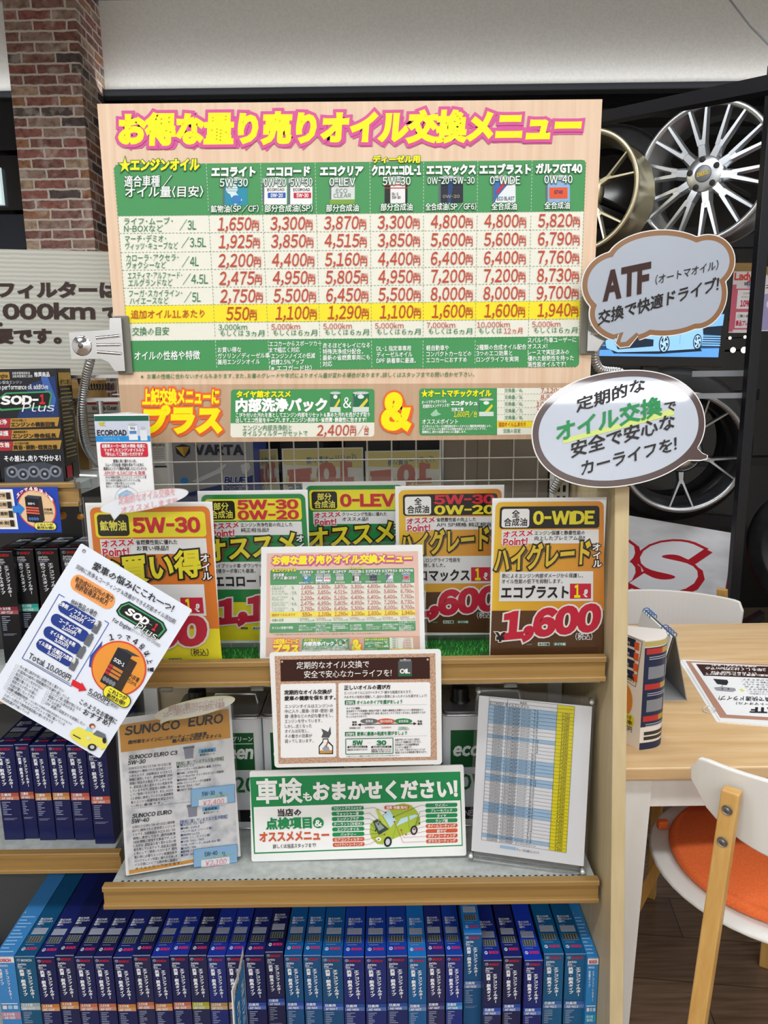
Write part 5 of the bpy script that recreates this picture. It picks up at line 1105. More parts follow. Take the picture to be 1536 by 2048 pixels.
side_row([(-14, 27, 1491, 'B0583A', ('三菱用', 'AF-M02'), 'navy filter box cut by the picture edge on the lower shelf'), (28, 57, 1489, 'B0583A', ('三菱用', 'AF-M02'), 'navy filter box pushed back behind its neighbours on the lower shelf'), (58.5, 92.5, 1491.5, 'C07A3C', ('三菱用', 'AE-M03'), 'navy filter box with orange band, right after the pushed back one'),
          (94, 129.5, 1490.5, 'C07A3C', ('三菱用', 'AE-M03'), 'navy filter box with orange band below the tip of the tilted leaflet'), (131, 170, 1491, 'C25A45', ('三菱用', 'AE-M04'), 'navy filter box with red band and worn edges on the lower shelf'), (172, 212, 1497, 'C25A45', ('三菱用', 'AF-M04'), 'navy filter box with red band nearest the orange headed sheet')],
         ZN[0] - 0.004, 0.205, 'navy filter boxes on the lower shelf', 'Eco', NAVY)
# neighbouring unit
unit2 = thing('side_shelving', 'maple-edged neighbouring shelving unit holding black and navy filter boxes', 'shelving')
xe = [at(240, 1700, YG).x, at(150, 1370, YG).x, at(156, 968, YG).x]; XL2 = -1.25
for k, (Z, xr2) in enumerate(zip(ZN, xe)):
    S = Z - (0.004, 0.022, 0.003)[k] - 0.0008
    b = MB(); b.box(XL2, min(xr2 - 0.004, xl - 0.02), YG + 0.0165, YB - 0.014, S - 0.02, S, TRAY); s = b.build('shelf', unit2); lip(XL2, xr2, YG, Z, s, 0.95)
b = MB(); b.box(XL2, xl - 0.016, YL + 0.02, YB - 0.014, 0.155, 0.181, TRAY); b.box(XL2, xl - 0.016, YL + 0.03, YL + 0.05, 0, 0.155, MAPLE); b.build('base_shelf', unit2)
b = MB(); b.box(XL2, xl - 0.045, YB + 0.012, YB + 0.02, 0.0, ZN[2] - 0.03, mat('4A4A4C', 0.6)); b.build('back_panel', unit2)

# slanted clear tag between the bottom boxes
FP, NP = at(487, 1920, 1.165), at(463.5, 1982, 1.085)
X = (FP - NP); L_ = Vector((X.x, X.y, 0)).length; ux = Vector((X.x, X.y, 0)).normalized()
b = MB(); hc = 0.22; dz = FP.z - NP.z
M = Matrix(((ux.x, 0, -ux.y, NP.x), (ux.y, 0, ux.x, NP.y), (0, 1, 0, NP.z), (0, 0, 0, 1)))
M = Matrix(((ux.x, 0, ux.y, NP.x), (ux.y, 0, -ux.x, NP.y), (0, 1, 0, NP.z), (0, 0, 0, 1)))
b.prism([(0, 0), (0, -hc), (L_, -hc), (L_, dz)], -0.001, 0.001, mat('F1F1EE', 0.4))
a = Art(b, lambda x, y: (x * L_ / 100, -y * hc / 300), M0 if 0 else Matrix.Translation((0, 0, 0.001)))
a.poly([(8, 40), (96, 6), (96, 290), (8, 290)], '1F7FC0', 1); a.poly([(4, 8), (96, -28), (96, 2), (4, 36)], 'F1F1EE', 2)
a.vtxt('エアコンフィルター', 55, 44, 85, 280, 'F4F4F4', 0.04, 4); a.vtxt('カビ・ニオイ', 18, 60, 46, 280, 'F4F4F4', 0.04, 4); a.txt('交換しましたか', 12, 18, 92, 34, '26262A', 0.03, 4, None, -0.33)
o = b.build('divider_tag', None, M); tag(o, 'blue and white upright divider tag sticking out between the bottom row boxes', 'tag')

# oil cans on the lower shelf
def oil_can(x0, w, label):
    t = thing('oil_can', label, 'can', Vector((x0, 1.352, SL_ + 0.0008)), 'white oil cans on the lower shelf')
    h, d = 0.243, 0.11; WB = mat('DDE1E6', 0.3, 0.0, 0.5)
    b = MB(); r = 0.01
    pts = [(cx + r * math.cos(R(a0 + 22.5 * i)), cy + r * math.sin(R(a0 + 22.5 * i))) for cx, cy, a0 in ((w - r, d - r, 0), (r, d - r, 90), (r, r, 180), (w - r, r, 270)) for i in range(5)]
    b.prism(pts, 0, h, WB, None, False)
    b.tube([(p[0], p[1], h) for p in pts], 0.0025, mat('C8CACC', 0.25, 0.8), 6, None, True); b.tube([(p[0], p[1], 0.002) for p in pts], 0.0025, mat('C8CACC', 0.25, 0.8), 6, None, True)
    a = Art(b, lambda x, y: (x * w, -y * h), Matrix(((1, 0, 0, 0), (0, 0, -1, 0), (0, 1, 0, h), (0, 0, 0, 1))))
    a.rect(0.09, 0.13, 0.91, 0.46, '14592E', 1); a.txt('エコグリーン', 0.55, 0.16, 0.9, 0.205, 'E8EDEA', 0.02, 3); a.line([(0.5, 0.225), (0.9, 0.225)], 0.006, 'E8EDEA', 2)
    a.txt('ecogreen', 0.11, 0.24, 0.89, 0.36, 'E8EDEA', 0.05, 3, None, None, 2, 0.2); a.txt('0W-20', 0.2, 0.52, 0.92, 0.66, '1F6B3C', 0.03, 3, None, None, 2)
    a.rect(0, 0.82, 1, 0.93, '16181A', 1); a.txt('4L', 0.82, 0.845, 0.95, 0.905, 'E4E6E6', 0.02, 3); a.txt('ENGINE OIL', 0.08, 0.85, 0.5, 0.9, 'E4E6E6', 0.01, 3)
    b.build('can_body', t)
    b = MB(); b.prism([(p[0] * 0.97 + w * .015, p[1] * 0.94 + d * .03) for p in pts], h, h + 0.006, mat('9A9CA0', 0.35, 0.7)); b.build('can_top', t)
    b = MB(); b.lathe([(0.0, 0.032), (0.016, 0.032), (0.018, 0.029), (0.018, 0.004), (0.021, 0.0)], mat('17181A', 0.4), 20, tr(0.04, 0.055, h + 0.006)); b.build('screw_cap', t)
    b = MB(); b.tube([(w * .42, 0.055, h + 0.006), (w * .44, 0.055, h + 0.026), (w * .9, 0.055, h + 0.026), (w * .92, 0.055, h + 0.006)], 0.0045, STEEL, 8); b.build('handle', t)
cw = at(886, 1500, 1.335).x - at(704, 1500, 1.335).x
for px, lab in ((341, 'white oil can half hidden behind the orange headed sheet'), (522.5, 'white oil can behind the laminated oil guide card'), (704.5, 'white oil can wholly behind the oil guide card and inspection board'), (886.5, 'white oil can with green panel between the inspection board and the price list')):
    oil_can(at(px, 1500, 1.335).x, cw - 0.002, lab)
# ================================================================== things on and behind the neighbouring unit
# sign about filters, on a ridged paper board
FQ = [(-90, 498), (222, 502), (246, 758), (-90, 748)]
S = Sheet(FQ, 1.50)
RIDGE = nodes_mat('ridged_paper', 0.7)
m, nt, b_ = RIDGE; tc = nt.nodes.new('ShaderNodeTexCoord'); wv = nt.nodes.new('ShaderNodeTexWave'); wv.bands_direction = 'Y'
wv.inputs['Scale'].default_value = 38; wv.inputs['Distortion'].default_value = 1.2; wv.inputs['Detail'].default_value = 2
nt.links.new(tc.outputs['Object'], wv.inputs['Vector']); r = ramp(nt, [(0.2, 'B2B2A9'), (0.8, 'C4C4BC')], wv.outputs['Fac']); nt.links.new(r.outputs[0], b_.inputs['Base Color'])
b = MB(); S.card(b, m, 0.006); a = Art(b, S.px, None, 0, 0.0)
BR = '35231F'
a.txt('フィルターは', -4, 559, 236, 590, BR, 0.055, 4, None, None, 3); a.txt('000km', 4, 601, 190, 632, BR, 0.05, 4, None, None, 3); a.txt('で', 203, 604, 240, 638, BR, 0.05, 4, None, None, 2); a.ell(-1, 642, 4, 4, BR, 4)
a.txt('要です。', -16, 651, 122, 682, BR, 0.055, 4, None, None, 3); a.txt('エアコン', -82, 566, -10, 600, BR, 0.055, 4); a.txt('15,', -60, 607, -6, 643, BR, 0.05, 4)
o = b.build('filter_sign', None, S.M); tag(o, 'beige ridged sign with large dark brown lettering in front of the brick pillar', 'sign board')
b = MB(); p0, p1 = at(-120, 758, 1.47), at(244, 760, 1.47); p1.x = min(p1.x, xl - 0.018 - 0.03); b.box(p0.x, p1.x, 1.46, 1.54, p1.z - 0.035, p1.z, LIP)
for x in (p0.x + 0.1, p1.x - 0.05): b.box(x, x + 0.02, 1.49, 1.504, ZN[2] - 0.0032, p1.z - 0.035, LIP)
o = b.build('sign_ledge'); tag(o, 'pale wooden ledge carrying the beige filter sign', 'ledge')

# additive boxes
def additive_box(x0, label):
    t = None; w, d, h = 0.116, 0.062, 0.2
    Y = 1.315; Z = ZN[2] - 0.0032; b = MB(); BODY = mat('151820', 0.22, 0, 0.5); SIDE = mat('2A2418', 0.25, 0, 0.5)
    b.box(0, w, 0, d, 0, h, BODY)
    b.add([(w + 0.0002, 0.004, 0.0), (w + 0.0002, d - 0.002, 0.0), (w + 0.0002, d - 0.002, h), (w + 0.0002, 0.004, h)], [(0, 1, 2, 3)], SIDE)
    a = Art(b, lambda x, y: (x / 120 * w, -y / 227 * h), Matrix(((1, 0, 0, 0), (0, 0, -1, 0), (0, 1, 0, h), (0, 0, 0, 1))))
    a.poly([(70, 30), (118, 14), (118, 95), (40, 100)], '1C3468', 1); a.poly([(92, 18), (104, 14), (116, 60), (108, 90)], '3C62AA', 2)
    a.rect(0, 6, 36, 20, 'B08A3A', 2); a.txt('For Engine', 2, 9, 33, 17, '2A2418', 0.02, 4); a.txt('推奨商品', 81, 7, 109, 16, 'E8E8E8', 0.02, 4); a.txt('自動車整備振興会', 42, 6, 74, 11, 'C8C8C8', 0.01, 4); a.txt('自動車整備商工組合', 42, 12, 78, 17, 'C8C8C8', 0.01, 4)
    a.txt('High performance oil additive', 5, 31, 104, 40, 'E4E6EC', 0.02, 4); a.txt('チタン配合エンジン', 5, 23, 58, 29, 'B8BCC8', 0.01, 4)
    a.poly([(8, 60), (26, 46), (106, 44), (110, 50), (103, 76), (14, 82), (7, 76)], '3F9A5E', 3); a.poly([(10, 62), (27, 49), (104, 47), (107, 51), (101, 73), (16, 78), (10, 74)], '0E1014', 4)
    a.txt('SOD-', 15, 52, 84, 70, 'F2F2F2', 0.06, 6, None, 0, 2, 0.12); a.txt('1', 86, 50, 96, 70, 'C4242E', 0.06, 6, None, 0, 2, 0.12); a.txt('Plus', 52, 68, 110, 84, 'E8E8EC', 0.0, 6, None, 0, 2, 0.25)
    for i, (k, q, s_) in enumerate((('洗浄', 'エンジンの機能回復', '汚れを分解して'), ('保護', 'エンジン寿命延長', '油膜増強効果で'), ('改善', '異音・振動・燃費改善', 'オイル滲みや消費'))):
        y = 97 + i * 23; a.poly([(1, y), (30, y), (25, y + 19), (1, y + 19)], 'A82A38', 2); a.poly([(30, y), (119, y - 1), (114, y + 17), (26, y + 19)], ('B0873C'), 2)
        a.txt(k, 3, y + 2, 23, y + 12, 'F2E8E4', 0.02, 4); a.txt(q, 29, y + 8, 110, y + 17, '2A1E14', 0.03, 4); a.txt(s_, 32, y + 2, 58, y + 6.5, '3A2A18', 0.02, 4)
    a.txt('その差は、走りで分かる！', 10, 172, 114, 184, 'F0F2F6', 0.025, 4)
    for k in range(5): a.ell(22 + k * 20, 205 + (k % 2) * 5, 11, 12, '7C828E', 3); a.ell(22 + k * 20, 205 + (k % 2) * 5, 7, 8, '2A2E38', 4); a.ell(22 + k * 20, 205 + (k % 2) * 5, 3, 3, 'A4AAB4', 5)
    a.poly([(8, 196), (40, 188), (84, 186), (116, 198), (116, 226), (6, 226)], '3E434E', 2)
    s2 = Art(b, lambda x, y: (x / 60 * d, -y / 227 * h), Matrix(((0, 0, 1, w + 0.0003), (1, 0, 0, 0), (0, 1, 0, h), (0, 0, 0, 1))))
    s2.rect(6, 8, 56, 34, 'B08F42', 2); s2.txt('全てに効く', 10, 22, 52, 32, '2A2010', 0.02, 4)
    for k in range(18): s2.rect(8, 40 + k * 8, 8 + random.choice((30, 40, 46)), 42.5 + k * 8, '8A7A4A', 2)
    s2.rect(4, 196, 26, 220, 'B02A38', 3); s2.rect(30, 192, 56, 220, '3A3630', 3)
    o = b.build('additive_box', None, tr(x0, Y, Z)); tag(o, label, 'box', 'additive boxes on the top shelf')
xa = at(3, 960, 1.315).x
additive_box(xa, 'black and gold engine additive box showing its side on the top shelf')
additive_box(xa - 0.1175, 'black engine additive box cut off by the edge of the photo')
# blue card hung on the top shelf edge
S = Sheet([(-60, 976), (123, 974.5), (116, 1064), (-60, 1067)], YG - 0.012)
b = MB(); S.card(b, '2145B0', 0.0006); a = Art(b, S.zoom(0, 900, 3.49))
a.rect(-160, 275, 112, 552, 'F0F0F2', 1)
for i, q in enumerate(('ッシング剤', '（添加）剤', '力改善剤', '止め剤')):
    a.poly([(-130, 295 + i * 64), (98, 295 + i * 64), (98, 350 + i * 62), (-130, 350 + i * 62)], 'D9BE9A', 2); a.txt(q, -50, 305 + i * 64, 56, 330 + i * 64, '26221E', 0.02, 4); a.rr(62, 298 + i * 64, 92, 345 + i * 63, 6, '2A2A2C', 3)
a.poly([(95, 392), (135, 390), (135, 362), (180, 412), (137, 462), (135, 438), (95, 440)], '2F7FD6', 4)
a.ell(262, 410, 132, 136, 'D8404A', 2, 40); a.ell(262, 410, 124, 128, 'EAC79A', 3, 40)
a.poly([(192, 330), (282, 345), (272, 512), (186, 498)], '191C26', 5); a.poly([(282, 345), (308, 325), (305, 490), (272, 512)], '302A26', 5); a.poly([(192, 330), (218, 316), (308, 325), (282, 345)], '3A4050', 5)
a.txt('SOD-1', 208, 368, 256, 382, 'F0F0F0', 0.05, 7); 
for k in range(3): a.poly([(190, 395 + k * 18), (278, 402 + k * 18), (278, 414 + k * 18), (190, 407 + k * 18)], 'E0604A', 6)
for k in range(4): a.ell(205 + k * 18, 480, 9, 12, '4A6AA8', 6)
for i, c in enumerate('1つで4役以上！'):
    th = R(-142 + i * 15); x, y = 262 + 140 * math.cos(th), 412 + 140 * math.sin(th)
    a.txt(c, x - 13, y - 13, x + 13, y + 13, 'F4F4F4', 0.04, 8, ('D8404A', 0.06), math.tan(th + math.pi / 2) * 0.8 if abs(math.tan(th + math.pi / 2)) < 3 else 0)
a.txt('内容量', 313, 408, 368, 424, '26221E', 0.02, 6); a.txt('350ml', 308, 430, 372, 448, '26221E', 0.01, 6)
a.rr(228, 502, 380, 556, 26, '2A2A2A', 7); a.rr(231, 505, 377, 553, 24, 'F2E76A', 8); a.txt('これ1つが', 250, 510, 358, 528, '26221E', 0.02, 10); a.txt('断然お得!!', 248, 531, 360, 549, '26221E', 0.02, 10)
o = b.build('shelf_card', None, S.M); tag(o, 'blue card with a red-rimmed circle hung under the additive boxes', 'card')
# clear rail clip and wire at the end of that shelf
b = MB(); p = at(163, 968, YG - 0.01)
b.box(p.x - 0.012, p.x + 0.016, YG - 0.012, YG - 0.004, p.z - 0.008, p.z + 0.012, CLEAR); b.tube([(p.x, YG - 0.014, p.z + 0.016), (p.x + 0.03, YG - 0.014, p.z + 0.014)], 0.0022, mat('E8ECEC', 0.2), 8)
o = b.build('rail_clip'); tag(o, 'small clear plastic clip on the end of the top shelf edge', 'clip')

# triangular column card
t = thing('triangular_card', 'white three-sided card with a green top stripe beside the gooseneck clamp', 'card')
C0, C1, C2 = at(187.5, 829, 1.275), at(298, 833, 1.266), at(256, 822, 1.335)
Z1, Z0 = C0.z, SU + 0.003
b = MB(); P3 = [(C0.x, C0.y), (C1.x, C1.y), (C2.x, C2.y)]; n = 3
for i in range(3):
    (xA, yA), (xB, yB) = P3[i], P3[(i + 1) % 3]
    d = Vector((xB - xA, yB - yA, 0)); L = d.length; d.normalize(); nn = Vector((d.y, -d.x, 0))
    M = Matrix(((d.x, 0, nn.x, xA), (d.y, 0, nn.y, yA), (0, 1, 0, Z0), (0, 0, 0, 1)))
    b.box(0, L, 0, Z1 - Z0, -0.0008, 0, pr('F1F1F2'), M)
    if i == 0:
        hh = Z1 - Z0; k = L / 111.0; a = Art(b, lambda x, y: (x * k, hh - y * k), M, 0, 0.0)
        a.rect(0, 3, 111, 13, '1E5F4C', 1); a.rect(0, 13, 111, 42, 'C9CFE0', 1); a.rect(0, 42, 111, 53, '1E8FD8', 2); a.txt('ECOROAD', 4, 30, 64, 41, '1E222A', 0.04, 4); a.poly([(8, 16), (22, 14), (18, 19), (24, 22), (12, 22)], 'C9BE3A', 3); a.txt('SYNTHETIC OIL', 16, 45, 50, 50, '8FD0F4', 0.0, 4)
        a.rect(68, 20, 86, 50, 'E6EAEE', 3); a.ell(77, 20, 9, 3, 'B8BEC8', 4); a.rect(70, 32, 84, 38, '4A86C8', 4); a.rect(91, 30, 105, 51, 'DDE2E8', 3); a.rect(94, 24, 101, 30, 'B8BEC8', 4); a.txt('Any', 72, 24, 82, 29, '2A3A5A', 0.02, 5)
        a.rr(8, 56, 104, 83, 4, 'CF2A40', 2)
        for i2, q in enumerate(('自動車メーカー指定の規格・粘度に', 'マッチしたエンジンオイルなら', '『安心』してご使用いただけます')): a.txt(q, 12 + i2 * 3, 58 + i2 * 8, 100 - i2 * 3, 65 + i2 * 8, 'F4F0F0', 0.03, 4)
        for i2, q in enumerate(('愛車に長く乗りたい方、', 'スムーズな加速・発進を求めている方に', '最適なエンジンと環境を考慮したエンジンオイル')): a.txt(q, (32, 15, 11)[i2], 88 + i2 * 7.5, (80, 94, 99)[i2], 94.5 + i2 * 7.5, '34343A', 0.02, 4)
        a.txt('API:SP・ILSAC:GF-6 取得', 12, 111, 95, 118, 'C42A40', 0.01, 4); a.rect(10, 119, 98, 119.8, 'C42A40', 3)
        for i2, q in enumerate(('API:SP規格を取得したことにより、ハイブリッド車', 'などの次世代自動車やダウンサイジング車、', '直噴ターボ車の新エンジンにも', '安心してご使用できます。')): a.txt(q, 13, 121 + i2 * 6, 13 + (84, 72, 60, 50)[i2], 126 + i2 * 6, '4A4A52', 0.01, 4)
        for r_ in (26, 18, 10): a.ring(55, 168, r_ - 0.6, r_, '8FA8C8', 3, 24)
        a.poly([(55, 148), (72, 160), (70, 180), (55, 188), (38, 182), (36, 158)], 'A8CBE8', 2)
b.build('folded_sheet', t)

# gooseneck clamps holding the big menu
def goose(name, label, jaw_px, Y, body_px, path, foot, flip=1):
    t = thing(name, label, 'clamp', None, 'gooseneck sign clamps')
    jx = at(*jaw_px, Y); GREY = mat('77756C', 0.5)
    b = MB()
    b.box(jx.x + min(-0.010 * flip, 0.017 * flip), jx.x + max(-0.010 * flip, 0.017 * flip), Y - 0.0125, Y - 0.0085, jx.z - 0.052, jx.z + 0.050, GREY); b.build('jaw_pad', t, None, 0.003)
    b = MB(); n = 10; pr_ = []
    for i in range(n + 1):
        u = i / n; pr_.append((-0.104 + 0.098 * u, 0.024 + 0.024 * max(0, u - 0.72) / 0.28 if u > .72 else 0.024))
    poly = [(-0.088, -0.024), (-0.035, -0.024), (-0.022, -0.030), (-0.012, -0.046), (0.006, -0.046), (0.006, 0.046), (-0.014, 0.046), (-0.016, 0.026), (-0.088, 0.022)]
    Mj = Matrix(((flip, 0, 0, jx.x), (0, 0, -1 , Y - 0.012), (0, 1, 0, jx.z), (0, 0, 0, 1)))
    Mj = Matrix(((flip, 0, 0, jx.x), (0, 0, 1, Y - 0.020), (0, 1, 0, jx.z), (0, 0, 0, 1)))
    b.prism(poly if flip > 0 else poly, 0, 0.009, CHROME, Mj)
    for k in (-0.012, 0.0, 0.012): b.tube([Mj @ Vector((-0.04, k, -0.001)), Mj @ Vector((0.002, k * 1.3, -0.002))], 0.0032, CHROME, 8)
    b.lathe([(0, 0.006), (0.007, 0.006), (0.011, 0.003), (0.017, 0.002), (0.018, 0.0), (0.018, -0.004)], CHROME, 24, Mj @ tr(-0.067, -0.001, 0) @ Matrix.Rotation(math.pi, 4, 'X'))
    b.lathe([(0, 0.008), (0.005, 0.008), (0.005, 0)], mat('6A6A6C', 0.4, 0.9), 6, Mj @ tr(-0.067, -0.001, 0) @ Matrix.Rotation(math.pi, 4, 'X'))
    b.build('spring_clip', t, None, 0.0012)
    b = MB(); pts = [Vector(p) for p in path]; q = []
    for i in range(len(pts) - 1):                      # Catmull-Rom through the readings
        p0, p1, p2, p3 = pts[max(i - 1, 0)], pts[i], pts[i + 1], pts[min(i + 2, len(pts) - 1)]
        for k in range(26):
            u = k / 26; q.append(0.5 * ((2 * p1) + (p2 - p0) * u + (2 * p0 - 5 * p1 + 4 * p2 - p3) * u * u + (3 * p1 - p0 - 3 * p2 + p3) * u ** 3))
    q.append(pts[-1]); L = [0]
    for u, v in zip(q, q[1:]): L.append(L[-1] + (v - u).length)
    fine, rad = [], []; n = int(L[-1] / 0.00125); j = 0
    for i in range(n + 1):
        d = L[-1] * i / n
        while j < len(L) - 2 and L[j + 1] < d: j += 1
        u = (d - L[j]) / max(L[j + 1] - L[j], 1e-9); fine.append(q[j].lerp(q[j + 1], u)); rad.append((0.0088, 0.0082, 0.0072, 0.0082)[i % 4])
    b.tube(fine, rad, STEEL, 12); b.build('flexible_neck', t)
    if foot is not None:
        b = MB(); f = Vector(foot); D = mat('3A3A3C', 0.3, 0.9)
        b.box(f.x - 0.05, f.x + 0.055, f.y - 0.012, f.y + 0.016, f.z + 0.020, f.z + 0.026, STEEL); b.box(f.x - 0.05, f.x + 0.055, f.y - 0.012, f.y + 0.016, f.z - 0.022, f.z - 0.016, STEEL)
        b.tube([(f.x - 0.03, f.y, f.z + 0.02), (f.x - 0.022, f.y, f.z - 0.018)], 0.004, D, 8)
        cx = [(f.x - 0.02 + 0.0011 * i, f.y + 0.006 * math.cos(i * 1.3), f.z + 0.004 + 0.006 * math.sin(i * 1.3)) for i in range(46)]
        b.tube(cx, 0.0011, D, 6); b.tube([(f.x + 0.005, f.y, f.z - 0.018), (f.x + 0.005, f.y, f.z - 0.06)], 0.006, STEEL, 10); b.build('foot_clamp', t)
Yg = 1.375
goose('gooseneck_clamp', 'chrome clamp on a flexible metal neck beside the beige filter sign', (247, 690), 1.366, None,
      [at(190, 690, Yg), at(180, 722, Yg - 0.01), at(168, 775, 1.385), at(163, 830, 1.40), at(170, 885, 1.43), at(190, 920, 1.465), at(204, 929, 1.485)], at(192, 778, 1.40), 1)
goose('gooseneck_clamp', 'grey-padded clamp and bent flexible neck mostly hidden by the cloud shaped sign', (1177, 650), 1.366, None,
      [at(1215, 664, 1.382), at(1190, 700, 1.39), at(1200, 738, 1.40), at(1245, 748, 1.41), at(1255, 790, 1.42), at(1200, 850, 1.45), at(1140, 925, 1.47), at(1104, 985, 1.48)], None, -1)

# ================================================================== behind the wire grid
b = MB(); b.box(xl - 0.02, XP0 - 0.001, 1.57, 2.0, 0.955, 0.9745, TRAY); b.box(xl - 0.02, XP0 - 0.001, 1.57, 1.585, 0.0, 0.955, MAPLE); b.build('rear_shelf', unit)
t = thing('battery_carton', 'grey battery carton with a yellow and navy emblem behind the wire grid', 'box')
Yb = 1.70; p0, p1 = at(336, 900, Yb), at(506, 900, Yb); w = p1.x - p0.x; zt = 1.40; z0 = 0.975
b = MB(); b.box(0, w, 0, 0.19, 0, zt - z0, mat('8E9096', 0.4)); k = w / 170.0; hh = zt - z0
yz = lambda z: (zt - z)
a = Art(b, lambda x, y: ((x - 336) * k, at(x, y, Yb).z - z0), Matrix(((1, 0, 0, 0), (0, 0, -1, 0), (0, 1, 0, 0), (0, 0, 0, 1))))
a.poly([(503, 950), (503, 1010), (338, 1010), (338, 995), (400, 978), (470, 962)], '1E2E6A', 2); a.rect(337, 860, 341, 1010, '1E2438', 2)
a.poly([(351, 893), (366, 888), (381, 892), (380, 906), (368, 916), (353, 907)], '1A2036', 3); a.poly([(352, 894), (380, 893), (368, 914)], 'D2A83A', 4); a.poly([(366, 894), (380, 893), (368, 914)], 'B08A2E', 5)
a.txt('VARTA', 389, 889, 487, 910, '23273A', 0.06, 4, None, None, 2)
a.poly([(380, 962), (430, 940), (447, 928), (452, 929), (440, 945), (390, 966)], 'B6B9C0', 3); a.poly([(480, 930), (496, 925), (500, 935), (490, 948), (482, 946)], 'B6B9C0', 3)
a.ell(365, 962, 8, 7, '2E7FC0', 4); a.txt('BLUE', 445, 953, 488, 967, '1E2E6A', 0.06, 5, ('C9CCD4', 0.05), None, 2, 0.15); a.txt('Dynamic', 441, 970, 492, 980, '1E2E6A', 0.05, 5, ('C9CCD4', 0.05), None, 2, 0.1)
a.rr(400, 990, 420, 1001, 2, '8FA0C8', 4)
b.build('carton', t); t.location = (p0.x, Yb, z0)
b = MB(); b.box(w, w + 0.001, 0.002, 0.188, 0, hh, mat('2A3A78', 0.4)); b.build('side_face', t)
# posters seen from behind
def back_poster(quad, Y, label):
    S = Sheet(quad, Y); b = MB(); S.card(b, 'D3D6D2', 0.0006); a = Art(b, lambda x, y: ((100 - x) / 100 * S.w, -y / 80 * S.h))      # seen through the paper: reversed
    a.poly([(2, 2), (98, 2), (98, 28), (2, 36)], 'C9C284', 1); a.rect(2, 60, 98, 78, 'BFC4BE', 1); a.poly([(10, 58), (96, 50), (96, 78), (10, 78)], 'C9C79A', 1)
    a.txt('バッテリーお買い得', 8, 10, 70, 22, '5A7A9A', 0.02, 3, None, 0.1); a.txt('10', 12, 22, 58, 62, 'B47870', 0.08, 3, None, 0.1, 3); a.txt('%', 4, 4, 36, 22, 'B47870', 0.0, 2) if 0 else None
    a.txt('買', 62, 34, 96, 62, 'B47870', 0.08, 3, None, 0.1, 2); a.txt('OFF', 66, 62, 94, 76, '4F78A8', 0.04, 3, None, 0.1)
    o = b.build('battery_poster', None, S.M); tag(o, label, 'poster', 'battery posters seen from behind')
back_poster([(566, 897), (728, 895), (726, 985), (564, 988)], 1.63, 'faded battery poster seen from behind the wire grid, nearer the grey carton')
back_poster([(732, 902), (882, 900), (880, 985), (730, 988)], 1.60, 'faded battery poster seen from behind the wire grid, next to the grey divider panel')
back_poster([(512, 899), (558, 898), (557, 985), (510, 987)], 1.78, 'narrow faded poster edge seen between the battery carton and the posters')
b = MB(); p0, p1 = at(884, 940, 1.62), at(1096, 940, 1.62); b.box(p0.x, p1.x, 1.62, 1.70, 0.975, 1.44, mat('8D857A', 0.55)); b.box(p0.x, p0.x + 0.003, 1.615, 1.62, 0.975, 1.44, STEEL)
for q in (0.33, 0.66): b.box(p0.x + (p1.x - p0.x) * q, p0.x + (p1.x - p0.x) * q + 0.0015, 1.6195, 1.62, 0.975, 1.44, mat('6F685F', 0.6))
b.box(p0.x, p1.x, 1.6195, 1.62, 1.20, 1.2015, mat('6F685F', 0.6))
o = b.build('room_divider'); tag(o, 'grey brown divider panel behind the wire grid', 'divider')
for i, (pa, pb, Y, z1) in enumerate(((560, 640, 1.9, 1.33), (690, 800, 1.86, 1.335), (800, 878, 1.84, 1.34))):
    b = MB(); p0, p1 = at(pa, 900, Y), at(pb, 900, Y); b.box(p0.x, p1.x, Y, Y + 0.1, 0.975, z1, mat('1A1C20', 0.4)); b.box(p0.x + .02, p1.x - .02, Y + .02, Y + 0.08, z1, z1 + .02, mat('2A2C30', 0.4)); b.tube([(p0.x + .03, Y + .03, z1), (p0.x + .03, Y + .03, z1 + .03)], 0.009, mat('55585C', 0.4, 0.8), 10)
    o = b.build('car_battery'); tag(o, ['black car battery behind the first poster', 'black car battery behind the second poster', 'black car battery beside the divider panel'][i], 'battery', 'batteries behind the posters')
# white packets behind the left clamp
b = MB(); p0, p1 = at(150, 860, 1.62), at(252, 860, 1.62); w = p1.x - p0.x; z0, z1 = 0.975, at(200, 803, 1.62).z; k = w / 102.0
b.box(0, w, 0, 0.05, 0, z1 - z0, mat('DADAD6', 0.5)); a = Art(b, lambda x, y: (x * k, (z1 - z0) - y * k), Matrix(((1, 0, 0, 0), (0, 0, -1, 0), (0, 1, 0, 0), (0, 0, 0, 1))))
a.rect(2, 2, 100, 6, 'B83A48', 1); a.txt('Wash & Clean', 38, 9, 88, 17, '3A3A3E', 0.03, 3)
for k2 in range(9): a.rect(8, 22 + k2 * 8, 8 + random.choice((70, 84)), 24 + k2 * 8, '8A8A8E', 2)
b.box(0, w, -0.001, 0, 0, (z1 - z0) * .38, mat('8C8E90', 0.5))
o = b.build('wash_packet', None, tr(p0.x, 1.62, z0)); tag(o, 'white wash packet with a red line behind the gooseneck clamp', 'packet')
b = MB(); p0, p1 = at(301, 880, 1.66), at(331, 880, 1.66); w = p1.x - p0.x; k = w / 31.0; z1 = 1.40; b.box(0, w, 0, 0.035, 0, z1 - 0.975, mat('E2E2E0', 0.5)); zt_ = at(303, 882, 1.66).z - 0.975
a = Art(b, lambda x, y: (x * k, zt_ - y * k), Matrix(((1, 0, 0, 0), (0, 0, -1, 0), (0, 1, 0, 0), (0, 0, 0, 1)))); a.txt('anyany', 3, 4, 29, 11, '3A3A3E', 0.02, 3)
for k2 in range(6): a.rect(4, 16 + k2 * 4, 27, 17.4 + k2 * 4, '9A9A9E', 2)
a.rect(6, 44, 27, 52, 'B0B6BE', 2); a.rect(4, 52, 30, 55, '1E1E20', 3)
